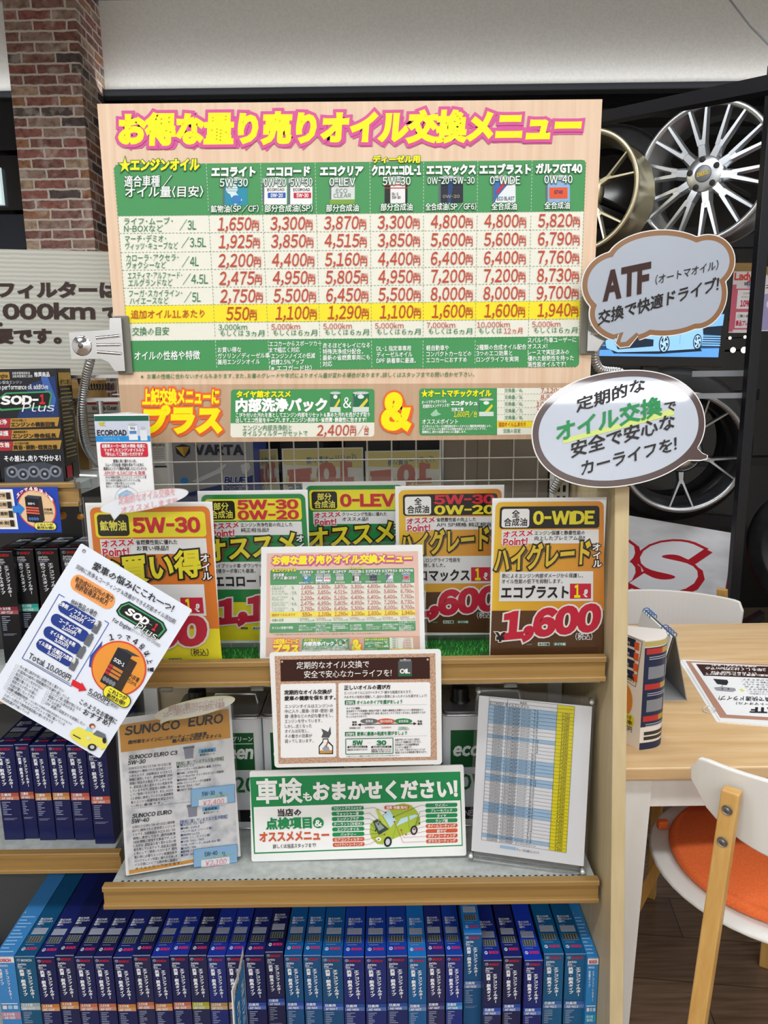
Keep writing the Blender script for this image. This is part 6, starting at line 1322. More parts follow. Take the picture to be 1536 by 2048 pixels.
o = b.build('cosmetic_packet', None, tr(p0.x, 1.66, 0.975)); tag(o, 'narrow white packet beside the grey battery carton', 'packet')
# white counter behind the left end
b = MB(); b.box(-1.6, xl - 0.035, 1.60, 2.3, 0.0, 0.95, mat('DADBDC', 0.5)); b.box(-1.6, xl - 0.024, 1.56, 2.32, 0.95, 0.9745, mat('E8E8E8', 0.35))
o = b.build('white_counter'); tag(o, 'white counter behind the shelving near the brick pillar', 'counter')

# little orange ornaments hung under the top shelf
for i, (px, py, r, lab) in enumerate(((124, 1031, 0.0085, 'larger orange ornament hung behind the blue shelf card'), (161, 1033, 0.0065, 'small orange ornament hung beside the clear rail clip'))):
    p = at(px, py, 1.345); b = MB(); n = 8
    b.lathe([(0, -r * 0.8), (r * 0.7, -r * 0.75), (r, -r * 0.1), (r * 0.75, r * 0.65), (0, r * 0.75)], mat('D98A2A', 0.4), 16)
    b.tube([(0, 0, r * 0.7), (0, 0, r * 1.4)], r * 0.16, mat('4A6A2A', 0.6), 6); b.tube([(0, 0, r * 1.3), (0, 0, ZN[2] - 0.0245 - p.z)], 0.0006, mat('C8C8C8', 0.5), 5)
    o = b.build('orange_ornament', None, Matrix.Translation(p)); tag(o, lab, 'ornament', 'orange ornaments under the top shelf')
# ================================================================== table, chairs and leaflets at the right
TZ = 0.72; PINE = wood('knotty_pine', 'D3AC78', 'E4C294', (2.2, 26, 20), 0.3, 'EACCA2'); PINEEDGE = wood('pine_edge', '93683A', 'A87A46', (2, 40, 40), 0.4)
WASH = noisy('whitewashed_wood', 'ECEAE7', 'F5F4F2', 14, 0.55, stretch=(1, 1, 0.2))
Yn, Yf = atz(1300, 1537, TZ).y, atz(1400, 1247, TZ).y
tx0, tx1 = XP1 + 0.045, 1.75
t = thing('table', 'pine topped table with whitewashed legs beside the shelving end panel', 'table', (tx0 + 0.6, (Yn + Yf) / 2, 0))
ox, oy = tx0 + 0.6, (Yn + Yf) / 2
b = MB(); b.box(tx0 - ox, tx1 - ox, Yn - oy, Yf - oy, TZ - 0.026, TZ, PINE); o = b.build('table_top', t, None, 0.003)
for y in (Yn + 0.035, Yf - 0.055):
    b = MB(); b.box(tx0 + 0.03 - ox, tx1 - 0.03 - ox, y - oy, y + 0.02 - oy, TZ - 0.105, TZ - 0.026, WASH); b.build('apron', t)
b = MB(); b.box(tx0 + 0.035 - ox, tx0 + 0.055 - ox, Yn + 0.04 - oy, Yf - 0.05 - oy, TZ - 0.105, TZ - 0.026, WASH); b.build('apron', t)
for x, sx in ((tx0 + 0.022, 1), (tx1 - 0.08, -1)):
    for y in (Yn + 0.025, Yf - 0.08):
        b = MB(); b.hexa([(x - ox + 0.002, y - oy, 0), (x + 0.034 - ox, y - oy, 0), (x + 0.034 - ox, y + 0.034 - oy, 0), (x - ox + .002, y + 0.034 - oy, 0), (x - ox, y - oy, TZ - 0.026), (x + 0.056 - ox, y - oy, TZ - 0.026), (x + 0.056 - ox, y + 0.056 - oy, TZ - 0.026), (x - ox, y + 0.056 - oy, TZ - 0.026)], WASH); b.build('leg', t, None, 0.002)

WPLY = mat('E9E8E4', 0.35, 0, 0.5); BEECH = wood('beech_leg', 'C4954F', 'D3A762', (40, 40, 3), 0.4); ORANGE = noisy('orange_cushion_cloth', 'EE6A30', 'F67A3E', 300, 0.85, bump=0.1)
def chair(cx, cy, rz, label, back_top=0.80, sweep=0.092):
    t = thing('chair', label, 'chair', tr(cx, cy, 0) @ rotz(rz), 'white plywood chairs at the pine table')
    R0 = 0.32; n = 40; A = 58
    vs, top, bot = [], [], []
    for i in range(n + 1):
        d = -A + 2 * A * i / n; u = abs(d) / A
        zt = back_top - 0.030 * max(0, (u - 0.93) / 0.07) ** 2; zb = 0.638 + 0.004 * u + sweep * u ** 4 + sweep * 0.38 * max(0, (u - .9) / .1) ** 2
        top.append(zt); bot.append(min(zb, zt - 0.022))
    b = MB()
    for k, r in ((0, R0), (1, R0 - 0.012)):
        for i in range(n + 1):
            d = R(-A + 2 * A * i / n)
            for z in (bot[i], top[i]):
                tilt = 0.10 * (z - 0.7)
                vs.append(((r + tilt) * math.sin(d), -(r + tilt) * math.cos(d), z))
    m_ = (n + 1) * 2; fs = []
    for i in range(n):
        o_ = i * 2
        fs += [(o_, o_ + 2, o_ + 3, o_ + 1), (m_ + o_ + 1, m_ + o_ + 3, m_ + o_ + 2, m_ + o_), (o_ + 1, o_ + 3, m_ + o_ + 3, m_ + o_ + 1), (o_ + 2, o_, m_ + o_, m_ + o_ + 2)]
    fs += [(0, 1, m_ + 1, m_), (2 * n + 1, 2 * n, m_ + 2 * n, m_ + 2 * n + 1)]
    b.add(vs, fs, WPLY); b.build('backrest', t, None, 0.003)
    b = MB(); b.lathe([(0, 0.425), (0.20, 0.425), (0.252, 0.432), (0.258, 0.438), (0.252, 0.444), (0.20, 0.441), (0, 0.438)], WPLY, 48); b.build('seat', t)
    c = MB(); c.lathe([(0, 0.442), (0.20, 0.443), (0.213, 0.447), (0.217, 0.455), (0.212, 0.464), (0.203, 0.468), (0.199, 0.4665), (0.196, 0.468), (0.15, 0.474), (0, 0.477)], ORANGE, 56); cu = c.build('cushion', t)
    c = MB(); c.box(-0.212, -0.188, 0.112, 0.128, 0.446, 0.466, ORANGE); c.build('strap_tab', cu, None, 0.003)
    for s in (-1, 1):
        d = R(43 * s); sx, sy = math.sin(d), -math.cos(d); b = MB()
        ux, uy = math.cos(d), math.sin(d); h1 = 0.775
        def ring(r, z, w, dd): return [(sx * (r + q * dd) + ux * p * w, sy * (r + q * dd) + uy * p * w, z) for p, q in ((-.5, 1), (.5, 1), (.5, 0), (-.5, 0))]
        b.hexa(ring(0.50, 0.0, 0.026, 0.024) + ring(0.338, h1, 0.030, 0.022), BEECH)
        leg = b.build('leg', t, None, 0.0025)
        for z in (0.745, 0.69):
            r = 0.338 + (h1 - z) * (0.162 / h1) + 0.0243
            Mx = Matrix(((ux, 0, sx, sx * r), (uy, 0, sy, sy * r), (0, 1, 0, z), (0, 0, 0, 1)))
            b = MB(); b.lathe([(0.0, 0.0012), (0.0035, 0.0014), (0.0040, 0.0003), (0.0082, 0.0005), (0.0086, 0.0016), (0.0090, 0.0006), (0.0090, -0.001)], mat('8E8C88', 0.35, 0.8), 18, Mx); b.build('screw', leg)
        b = MB(); q = R(128 if s > 0 else -126); q = R(150) if s > 0 else R(-124); sx2, sy2 = math.sin(q), -math.cos(q); ux, uy = math.cos(q), math.sin(q); sx, sy = sx2, sy2
        b.hexa(ring(0.22 if s > 0 else 0.34, 0.0, 0.026, 0.024) + ring(0.20, 0.425, 0.030, 0.024), BEECH); b.build('leg', t, None, 0.0025)
chair(0.835, 1.42, 0, 'white plywood chair with orange cushion, its back to the viewer in front of the table')
chair(0.868, 2.075, math.pi, 'white plywood chair facing the viewer from beyond the far side of the table', 0.757, 0.025)

# desk calendar
t = thing('desk_calendar', 'grey tent shaped desk calendar with blue ring binding on the pine table', 'calendar')
pA, pB = atz(1322, 1402, TZ), atz(1368, 1402, TZ)
apex0, apex1 = at(1278, 1219, atz(1322, 1402, TZ).y + 0.18), at(1340, 1266, atz(1345, 1402, TZ).y + 0.01)
yfr = atz(1345, 1402, TZ).y
zA = at(1342, 1268, yfr + 0.02).z; xc = (pA.x + pB.x) / 2 - 0.004
b = MB(); GREYC = mat('9A9DA0', 0.5); y0, y1 = yfr, yfr + 0.20; hw = (pB.x - pA.x) / 2 + 0.012
b.hexa([(xc + hw - 0.002, y0, TZ), (xc + hw, y0, TZ), (xc + hw, y1, TZ), (xc + hw - 0.002, y1, TZ), (xc + 0.001, y0, zA), (xc + 0.003, y0, zA), (xc + 0.003, y1, zA), (xc + 0.001, y1, zA)], GREYC)
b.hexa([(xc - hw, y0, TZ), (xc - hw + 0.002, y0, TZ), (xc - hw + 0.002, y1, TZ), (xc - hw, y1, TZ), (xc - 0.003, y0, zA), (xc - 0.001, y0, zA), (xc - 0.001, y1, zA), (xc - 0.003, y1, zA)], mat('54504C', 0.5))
b.box(xc - hw, xc + hw, y0, y1, TZ, TZ + 0.0015, mat('C2C4C6', 0.5)); b.build('stand', t)
b = MB(); b.hexa([(xc - hw - 0.003, y0 + .003, TZ + 0.012), (xc - hw - 0.0005, y0 + .003, TZ + 0.012), (xc - hw - 0.0005, y1 - .003, TZ + 0.012), (xc - hw - 0.003, y1 - .003, TZ + 0.012), (xc - 0.008, y0 + .003, zA), (xc - 0.004, y0 + .003, zA), (xc - 0.004, y1 - .003, zA), (xc - 0.008, y1 - .003, zA)], mat('E6E6E4', 0.5)); b.build('page_block', t)
b = MB()
for k in range(12):
    if 4 <= k <= 7: continue
    yy = y0 + 0.012 + k * 0.016; b.tube([(xc + 0.009 * math.cos(q), yy, zA + 0.001 + 0.007 * math.sin(q)) for q in [2 * math.pi * i / 14 for i in range(14)]], 0.0013, mat('2E6CB8', 0.4), 6, None, True)
b.build('ring_binding', t)
# curved leaflet column standing on the table
t = thing('leaflet_column', 'white leaflet rolled into a standing column with navy front panel on the pine table', 'leaflet')
e0, e1 = atz(1278, 1500, TZ), atz(1316, 1468, TZ); el = atz(1235, 1478, TZ)
zT = at(1289, 1282, e0.y).z; hh = zT - TZ
b = MB(); PW = pr('EFE8E2')
d = Vector((e0.x - el.x, e0.y - el.y, 0)); L = d.length; d.normalize(); n_ = Vector((d.y, -d.x, 0))
M = Matrix(((d.x, 0, n_.x, el.x), (d.y, 0, n_.y, el.y), (0, 1, 0, TZ), (0, 0, 0, 1)))
b.box(0, L, 0, hh, -0.0006, 0, PW, M)
k = L / 43.0; ky = hh / 218.0
a = Art(b, lambda x, y: ((x - 1246) * k, hh - (y - 1282) * ky), M)
a.line([(1252, 1278 + 4), (1284, 1286), (1276, 1378), (1252, 1372)], 0.9, '2A2A30', 2)
for i in range(4): a.rr(1240, 1286 + i * 21, 1272, 1302 + i * 21, 2, '1F2A50', 2); a.rect(1270, 1290 + i * 21, 1279, 1305 + i * 21, 'E2602A', 3); a.txt('円', 1256, 1294 + i * 21, 1261, 1300 + i * 21, 'F0F0F0', 0.02, 4)
a.txt('10,000円', 1246, 1360, 1273, 1371, '26262A', 0.02, 4); a.ell(1252, 1412, 20, 35, 'E08A36', 2); a.rr(1242, 1437, 1277, 1461, 8, 'E9DE3A', 4); a.txt('これ1つが', 1250, 1439, 1272, 1448, '26262A', 0.02, 6); a.txt('断然お得!!', 1248, 1449, 1274, 1458, '26262A', 0.02, 6); a.txt('5,500円', 1246, 1461, 1274, 1472, '26262A', 0.02, 4)
b.build('price_face', t)
# the bulging front from e0 round to e1
b = MB(); N = 14; cpts = []
for i in range(N + 1):
    u = i / N; P = Vector((e0.x, e0.y, 0)).lerp(Vector((e1.x, e1.y, 0)), u); nrm = Vector((e1.y - e0.y, -(e1.x - e0.x), 0)).normalized(); cpts.append(P + nrm * 0.022 * math.sin(math.pi * u))
acc = [0]
for u, v in zip(cpts, cpts[1:]): acc.append(acc[-1] + (v - u).length)
def onbulge(x, y):
    s = x / 100 * acc[-1]; j = 0
    while j < N - 1 and acc[j + 1] < s: j += 1
    return cpts[j].lerp(cpts[j + 1], (s - acc[j]) / (acc[j + 1] - acc[j])), y
class Bulge(Art):
    def put(s, pts, fs, m, l, js=None): pass
def bpatch(x0, y0, x1, y1, m, l):
    n = max(1, int((x1 - x0) / 6)); vs = []
    nm = Vector((e1.y - e0.y, -(e1.x - e0.x), 0)).normalized()
    for i in range(n + 1):
        P, _ = onbulge(x0 + (x1 - x0) * i / n, 0); P = P + nm * (0.0003 * l)
        vs += [(P.x, P.y, TZ + hh * (1 - y1 / 218)), (P.x, P.y, TZ + hh * (1 - y0 / 218))]
    b.add(vs, [(2 * i, 2 * i + 2, 2 * i + 3, 2 * i + 1) for i in range(n)], pr(m))
bpatch(0, 0, 100, 218, 'EFE8E2', 0); bpatch(0, 2, 100, 12, 'C9B870', 1); bpatch(0, 14, 100, 172, '27304E', 1); bpatch(0, 204, 100, 218, '27304E', 1)
for y in (16, 86, 150): bpatch(4, y, 40, y + 11, 'C23A34', 2); bpatch(40, y, 100, y + 11, 'B59A48', 2)
for y in (36, 102): bpatch(10, y + 16, 52, y + 40, '8A8E96', 2); bpatch(56, y + 4, 94, y + 42, 'AEB4C0', 3); bpatch(62, y + 10, 80, y + 20, 'D8A63A', 4)
for y in (182, 192): bpatch(8, y, 60, y + 7, '3A3630', 2); bpatch(68, y, 96, y + 7, '3A3630', 2)
for y in (32, 36, 104, 108, 166, 170): bpatch(10, y, 84, y + 1.6, 'B8BCC8', 3)
b.build('curved_face', t)
b = MB(); b.add([(el.x, el.y, zT - .0004), (e0.x, e0.y, zT - .0004)] + [(p.x, p.y, zT - .0004) for p in cpts[1:]] + [(el.x + 0.01, e1.y + 0.03, zT - .0004)], [list(range(N + 3))], PW); b.build('folded_top', t)
# ring-bound cards lying upside down
Q = [(1363, 1321), (1640, 1338), (1640, 1462), (1440, 1444)]
c = [atz(x, y, TZ) for x, y in Q]
t = thing('card_set', 'ring-bound laminated cards lying upside down on the pine table', 'cards')
for i, (dz, dx) in enumerate(((0.0012, -0.008), (0.0028, 0.0))):
    b = MB(); q = [(p.x + dx, p.y, TZ + dz) for p in c]; b.hexa([(x, y, z - 0.0012) for x, y, z in (q[3], q[2], q[1], q[0])] + [q[3], q[2], q[1], q[0]], pr('F2F2F2'))
    if i:
        hf = homog(Q, [(0, 0), (1, 0), (1, 1), (0, 1)])
        a = Art(b, lambda x, y: tuple(atz(1180 + x / 4.267, 1180 + y / 4.267, TZ)[:2]), tr(0, 0, TZ + dz))
        a.poly([(815, 615), (1640, 650), (1640, 1130), (1110, 1100)], 'B98A76', 1); a.poly([(862, 630), (1640, 662), (1640, 1105), (1165, 1075)], 'F2F2F3', 2); a.poly([(903, 643), (1640, 668), (1640, 768), (970, 742)], '3E2420', 3)
        for q2, x0, x1, y, h in (('交換をおすすめします！', 1420, 1040, 655, 18), ('2年もしくは2万kmでの', 1500, 985, 682, 26), ('いくために当店では', 1420, 1030, 716, 18), ('快適に愛車とドライブを続けて', 1530, 985, 735, 18)):
            a.txt(q2, x0, y + h, x1, y, 'F2EEEA', 0.03, 5, None, 0.03)
        a.poly([(1050, 770), (1170, 780), (1180, 800), (1165, 825), (1085, 815)], '2E2E32', 4); a.poly([(1055, 845), (1120, 838), (1235, 850), (1245, 870), (1215, 882), (1080, 870)], '9A9CA2', 4); a.line([(1122, 838), (1132, 822)], 8, '9A9CA2', 4)
        for xx in (1128, 1180): a.ell(xx, 858, 7, 5, '222226', 5)
        a.poly([(1270, 855), (1290, 862), (1300, 852), (1304, 866), (1320, 872), (1300, 878), (1294, 886), (1290, 874)], 'E4DC5A', 4)
        for j, q2 in enumerate(('あることがあります。', '加速が鈍ったり、', 'ショックがあったり', '交換をおすすめ', 'ATFの役割です。', '潤滑をたすけたり、', 'オートマオイルの役割は、')): a.txt(q2, 1640, 782 + j * 20 + 12, 1280 + j * 12, 780 + j * 20, '55555A', 0.0, 5, None, 0.03)
        a.txt('快適ドライブ！', 1400, 950, 1105, 935, '2A2A2E', 0.01, 5, None, 0.03) if 0 else a.txt('換で快適ドライブ！', 1545, 965, 1100, 928, '2A2A2E', 0.01, 5, None, 0.03)
        a.txt('(オートマオイル)', 1600, 1002, 1245, 980, '2A2A2E', 0.01, 5, None, 0.03); a.txt('ATF', 1600, 1068, 1365, 1020, '2A2A2E', 0.06, 5, None, 0.03, 2)
    b.build('laminated_card', t)
b = MB(); p = atz(1180 + 1040 / 4.267, 1180 + 1040 / 4.267, TZ); b.tube([(p.x - .006 + 0.014 * math.cos(q), p.y + 0.006 * math.sin(q), TZ + 0.006 + 0.009 * math.sin(q) * 0.6) for q in [2 * math.pi * i / 20 for i in range(20)]], 0.0011, STEEL, 6, None, True); b.build('binder_ring', t)
# ================================================================== wheels, racks and screen behind
def wheel_matrix(px, py, Y, yaw, spin=0.0, pitch=0.0):
    p = at(px, py, Y)
    return Matrix.Translation(p) @ rotz(R(yaw)) @ Matrix.Rotation(R(90 + pitch), 4, 'X') @ rotz(R(spin))        # local +z looks to the viewer
def alloy(M, Rr, depth, m, label, kind, dark=None, cap=None):
    t = thing('alloy_wheel', label, 'wheel', M, 'display wheels on the black racks')
    b = MB(); f = Rr
    b.lathe([(f, 0.0), (f + 0.006, -0.004), (f + 0.006, -0.012), (f - 0.008, -0.02), (f - 0.02, -0.07), (f - 0.022, -depth + 0.03), (f - 0.004, -depth + 0.012), (f - 0.004, -depth), (f - 0.012, -depth), (f - 0.030, -depth + 0.03), (f - 0.030, -0.08), (f - 0.016, -0.018), (f - 0.012, -0.004)], m, 72, None, True); b.build('rim', t)
    n = 10 if kind == 'mesh' else 5
    for i in range(n):
        A = 2 * math.pi * (i + 0.5) / n; b = MB(); ra = f - 0.010
        def bar(p0, p1, w0, w1, z0, z1, th):
            (xa, ya), (xb, yb) = p0, p1; L = math.hypot(xb - xa, yb - ya); nx, ny = -(yb - ya) / L, (xb - xa) / L
            def rg(x, y, w, z): return [(x + nx * w, y + ny * w, z - th), (x - nx * w, y - ny * w, z - th), (x - nx * w * .55, y - ny * w * .55, z), (x + nx * w * .55, y + ny * w * .55, z)]
            v = rg(xa, ya, w0, z0) + rg(xb, yb, w1, z1); b.add(v, [(0, 1, 5, 4), (1, 2, 6, 5), (2, 3, 7, 6), (3, 0, 4, 7), (3, 2, 1, 0), (4, 5, 6, 7)], m)
        P = lambda r, da: (r * math.cos(A + da), r * math.sin(A + da))
        if kind == 'mesh':
            bar(P(0.045, 0), P(0.125, 0), 0.025, 0.020, -0.020, -0.014, 0.022)
            for s in (-1, 1): bar(P(0.105, s * 0.07), P(ra, s * 0.135), 0.0125, 0.0075, -0.014, -0.004, 0.022)
        else:
            bar(P(0.035, 0), P(0.12, 0), 0.020, 0.012, -0.030, -0.022, 0.02)
            for s in (-1, 1): bar(P(0.105, s * 0.02), P(ra, s * 0.20), 0.0075, 0.0050, -0.022, -0.006, 0.02)
        b.build('spoke', t)
    b = MB(); b.lathe([(0, -0.012), (0.036, -0.012), (0.062, -0.016), (0.076, -0.026), (0.074, -0.06), (0, -0.06)], m, 36)
    for i in range(5):
        q = 2 * math.pi * i / 5 + 0.3; b.lathe([(0, 0.0006), (0.0105, 0.0006), (0.0115, 0)], mat('1A1A1C', 0.6), 14, tr(0.052 * math.cos(q), 0.052 * math.sin(q), -0.0125) @ Matrix.Rotation(0, 4, 'X'))
    b.build('hub', t)
    b = MB(); b.lathe([(0, -0.0075), (0.028, -0.0075), (0.031, -0.009), (0.031, -0.0125)], mat(cap or '8E9298', 0.4, 0.5), 28)
    if cap: a = Art(b, lambda x, y: (x, y), tr(0, 0, -0.0073)); a.txt('BBS', -0.021, 0.008, 0.021, -0.007, 'D9B83A', 0.06, 3, None, 0.1, 1, 0.1) if 0 else a.txt('BBS', -0.021, 0.007, 0.021, -0.008, 'D9B83A', 0.06, 3, None, 0.0) if 0 else a.poly([(0,0),(0.001,0),(0,0.001)], 'D9B83A', 0)
    if cap:
        a = Art(b, lambda x, y: (x, -y), tr(0, 0, -0.0073)); a.txt('BBS', -0.022, -0.008, 0.022, 0.008, 'E0BC38', 0.05, 3, None, 0.0, 2, 0.15)
    b.build('center_cap', t)
    return t
SILVER = mat('C9CDD2', 0.28, 0.9); GOLDW = mat('C9BFA0', 0.3, 0.85); GUNM = mat('9A9CA0', 0.25, 0.95)
alloy(wheel_matrix(1404, 346, 3.0, -42, 8), 0.250, 0.20, SILVER, 'silver multi-spoke alloy wheel with yellow lettered cap on the upper rack', 'mesh', None, '7E8388')
alloy(wheel_matrix(1160, 383, 3.05, -38, -14), 0.222, 0.22, GOLDW, 'pale gold twin-spoke alloy wheel half behind the big menu board', 'twin')
alloy(wheel_matrix(1366, 906, 2.75, -12, 20), 0.222, 0.20, GUNM, 'gunmetal twin-spoke alloy wheel behind the oval speech bubble', 'twin')
TYRE = noisy('tyre_rubber', '0C0D0F', '17191C', 30, 0.55)
def tyre(M, r0, r1, w, label, name='tire'):
    b = MB(); pr_ = [(r0, 0), (r0 + 0.012, -0.004), (r1 - 0.03, 0.008), (r1 - 0.008, -0.006), (r1, -0.03)]
    n = 6
    for k in range(n):
        z = -0.03 - (w - 0.06) * (k + 0.5) / n; pr_ += [(r1, z + 0.006), (r1 - 0.007, z + 0.003), (r1 - 0.007, z - 0.003), (r1, z - 0.006)]
    pr_ += [(r1, -w + 0.03), (r1 - 0.008, -w + 0.006), (r1 - 0.03, -w - 0.008), (r0 + 0.012, -w + 0.004), (r0, -w)]
    b.lathe(pr_, TYRE, 56, None, True); o = b.build(name, None, M); tag(o, label, 'tire', 'tires around the display wheels'); return o
tyre(wheel_matrix(1210, 385, 3.75, -20), 0.22, 0.31, 0.22, 'black tire behind the pale gold wheel')
tyre(wheel_matrix(1366, 906, 2.75, -12) @ tr(0, 0, -0.25), 0.22, 0.315, 0.24, 'black tire behind the gunmetal wheel')
tyre(wheel_matrix(1740, 905, 2.85, -40), 0.22, 0.32, 0.24, 'black tire cut by the picture edge level with the gunmetal wheel')
tyre(wheel_matrix(1608, 1105, 2.6, -60), 0.16, 0.24, 0.18, 'black tire standing near the floor at the picture edge')
# rack
RK = mat('16181E', 0.38, 0.2, 0.5)
t = thing('wheel_rack', 'black steel rack of posts and beams holding the display wheels', 'rack')
def beam(name, pa, pb, Ya, Yb_, h, d=0.05):
    A, B = at(*pa, Ya), at(*pb, Yb_); b = MB()
    b.hexa([(A.x, A.y, A.z - h), (B.x, B.y, B.z - h), (B.x, B.y + d, B.z - h), (A.x, A.y + d, A.z - h), (A.x, A.y, A.z), (B.x, B.y, B.z), (B.x, B.y + d, B.z), (A.x, A.y + d, A.z)], RK); b.build(name, t)
beam('top_beam', (1175, 228), (1600, 135), 2.8, 1.85, 0.035)
P = at(1500, 700, 2.52); b = MB(); b.box(P.x, P.x + 0.034, 2.52, 2.555, 0.0, 2.42, RK); b.build('post', t, None, 0.002)
beam('cross_beam', (1190, 470), (1520, 470), 3.45, 3.45, 0.05); beam('cross_beam', (1200, 790), (1520, 778), 3.4, 3.4, 0.05); beam('cross_beam', (1200, 1012), (1480, 1035), 3.42, 3.42, 0.05)
beam('wheel_bar', (1200, 815), (1490, 820), 3.4, 3.4, 0.02)
for px, py, Y, yw in ((1404, 346, 3.0, -42), (1160, 383, 3.05, -38), (1366, 906, 2.75, -12)):
    M = wheel_matrix(px, py, Y, yw); b = MB(); b.tube([M @ Vector((0, 0, -0.062)), M @ Vector((0, 0, -0.56))], 0.016, RK, 8); b.build('hub_arm', t)
p = at(1210, 385, 3.75); b = MB(); b.box(p.x - 0.45, p.x + 0.6, 3.62, 3.98, p.z - 0.345, p.z - 0.3115, RK); b.build('tire_shelf', t)
# tag rails
b = MB(); A, B = at(1385, 742, 2.6), at(1495, 744, 2.6); b.box(A.x, B.x, 2.6, 2.603, A.z - 0.02, A.z, mat('8A8F96', 0.4)); A, B = at(1382, 787, 2.55), at(1492, 790, 2.55); b.box(A.x, B.x, 2.55, 2.553, A.z - 0.018, A.z, mat('8A8F96', 0.4)); b.build('label_rail', t)

# screen with a blue car
S = Sheet([(1166, 520), (1452, 560), (1441, 716), (1166, 706)], 2.25, 0, 0)
S = Sheet([(1120, 545), (1447, 545), (1441, 717), (1120, 708)], 2.3)
t = thing('display_screen', 'flat screen showing a pale blue sports car behind the cloud shaped sign', 'screen', S.M)
b = MB(); b.box(-0.02, S.w + 0.022, -S.h - 0.03, 0.03, -0.045, -0.004, mat('0A0B0D', 0.3)); b.build('housing', t, None, 0.004)
b = MB()
def em(h, s=1.0): return mat(h, 0.4, 0, 0.3, 1, 0, s)
a = Art(b, S.zoom(1020, 440, 2.977))
a.poly([(310, 312), (1275, 312), (1255, 824), (310, 800)], em('2C5C88', .5), 1)
a.poly([(310, 740), (1257, 745), (1255, 824), (310, 800)], em('5E9EE0', .8), 2); a.poly([(310, 745), (1257, 752), (1257, 768), (310, 770)], em('24486E', .5), 3)
for k in range(5): a.poly([(1150, 690 + k * 14), (1262, 694 + k * 14), (1262, 698 + k * 14), (1150, 695 + k * 14)], em('9CCBFA', .9), 3)
a.poly([(1262, 560), (1275, 560), (1270, 630), (1150, 640), (1200, 600)], em('78B0EA', .8), 3); a.poly([(480, 560), (600, 560), (600, 730), (480, 720)], em('1E3448', .4), 3); a.poly([(1150, 600), (1262, 630), (1262, 690), (1150, 680)], em('16283A', .4), 2)
a.poly([(560, 700), (640, 640), (790, 620), (860, 560), (1000, 548), (1090, 570), (1140, 600), (1152, 690), (1148, 740), (1120, 770), (900, 782), (640, 785), (575, 760)], em('8CC0F0', .85), 4)
a.poly([(800, 625), (868, 572), (950, 562), (960, 620), (880, 640)], em('24384E', .4), 5); a.poly([(966, 562), (1040, 566), (1080, 600), (970, 618)], em('24384E', .4), 5)
a.poly([(620, 720), (760, 700), (850, 712), (850, 752), (640, 768)], em('1A2C40', .4), 5); a.poly([(600, 770), (900, 782), (1140, 768), (1150, 785), (880, 798), (620, 792)], em('16283C', .3), 3)
for cx, cy, q in ((915, 738, 1.0), (1118, 728, 0.85)):
    a.ell(cx, cy, 32 * q, 56 * q, em('14202E', .3), 6); a.ell(cx, cy, 26 * q, 47 * q, em('AFD6F8', .8), 7)
    for k in range(5):
        th = 2 * math.pi * k / 5 + .3; a.poly([(cx + 8 * q * math.cos(th - .9), cy + 14 * q * math.sin(th - .9)), (cx + 23 * q * math.cos(th - .35), cy + 42 * q * math.sin(th - .35)), (cx + 23 * q * math.cos(th + .35), cy + 42 * q * math.sin(th + .35))], em('1E3448', .3), 8)
a.line([(1010, 620), (1010, 740)], 2, em('5E92C4', .6), 6); a.line([(860, 640), (1140, 625)], 2, em('C9E4FC', .9), 6)
b.build('picture', t)
b = MB(); b.box(S.w * .55, S.w * .65, -S.h - 0.25, -S.h - 0.03, -0.04, -0.02, mat('0E0F12', 0.4)); b.box(S.w * .4, S.w * .8, -S.h - 0.27, -S.h - 0.25, -0.08, 0.02, mat('0E0F12', 0.4)); b.build('stand', t)
# notices hanging beyond the screen
def notice(quad, Y, label, tx):
    S = Sheet(quad, Y); t = thing('hanging_notice', label, 'poster', S.M, 'pink notices hung beyond the rack'); b = MB(); S.card(b, 'ECE4E6', 0.0008); a = Art(b, S.unit(100, 240)); tx(a); b.build('printed_sheet', t)
    b = MB(); b.box(-0.004, S.w + 0.004, -0.012, 0.022, -0.006, 0.004, LIP); b.build('wood_bar', t)
    b = MB(); b.tube([(S.w * .6, 0, 0.02), (S.w * .66, 0, 0.07), (S.w * .72, 0, 0.02)], 0.0015, STEEL, 6); b.build('hook', t)
def n1(a):
    a.rect(0, 60, 14, 236, 'D8667E', 1); a.rect(14, 75, 98, 155, 'D8667E', 1); a.rect(20, 80, 96, 150, 'F2EEF0', 2); a.rect(14, 155, 98, 228, 'D8667E', 1); a.rect(20, 162, 96, 222, 'F2EEF0', 2); a.rect(50, 40, 96, 72, 'C2BCDC', 1)
    a.txt("Lady's", 4, 16, 90, 44, 'E0482E', 0.05, 4, None, 0, 2); a.txt('8月25日まで', 40, 50, 92, 64, '2E2A3A', 0.04, 4); a.txt('10%OFF', 32, 118, 96, 142, 'D02A56', 0.05, 4); a.txt('景品プレゼント', 22, 194, 96, 214, 'D02A56', 0.04, 4)
    a.txt('いつでもご来店', 40, 88, 92, 98, '3A3A44', 0.01, 4); a.txt('イベント期間中', 34, 102, 94, 110, '3A3A44', 0.01, 4); a.txt('ご購入者様には', 26, 172, 94, 182, '3A3A44', 0.01, 4)
def n2(a):
    a.poly([(0, 90), (100, 70), (100, 236), (0, 236)], 'A8A0CE', 1); a.ell(70, 130, 60, 40, 'F0ECF4', 2); a.txt('Week', 8, 16, 96, 42, 'E0482E', 0.05, 4, None, 0, 2); a.txt('2025', 4, 52, 80, 66, '2E2A3A', 0.03, 4); a.poly([(20, 236), (28, 190), (36, 170), (46, 200), (60, 236)], 'E6D8B0', 3); a.txt('特典', 30, 112, 90, 148, 'D02A56', 0.03, 4)
notice([(1466, 535), (1528, 538), (1512, 664), (1459, 667)], 3.4, 'pink and white notice under a wooden bar hung beyond the black rack', n1)
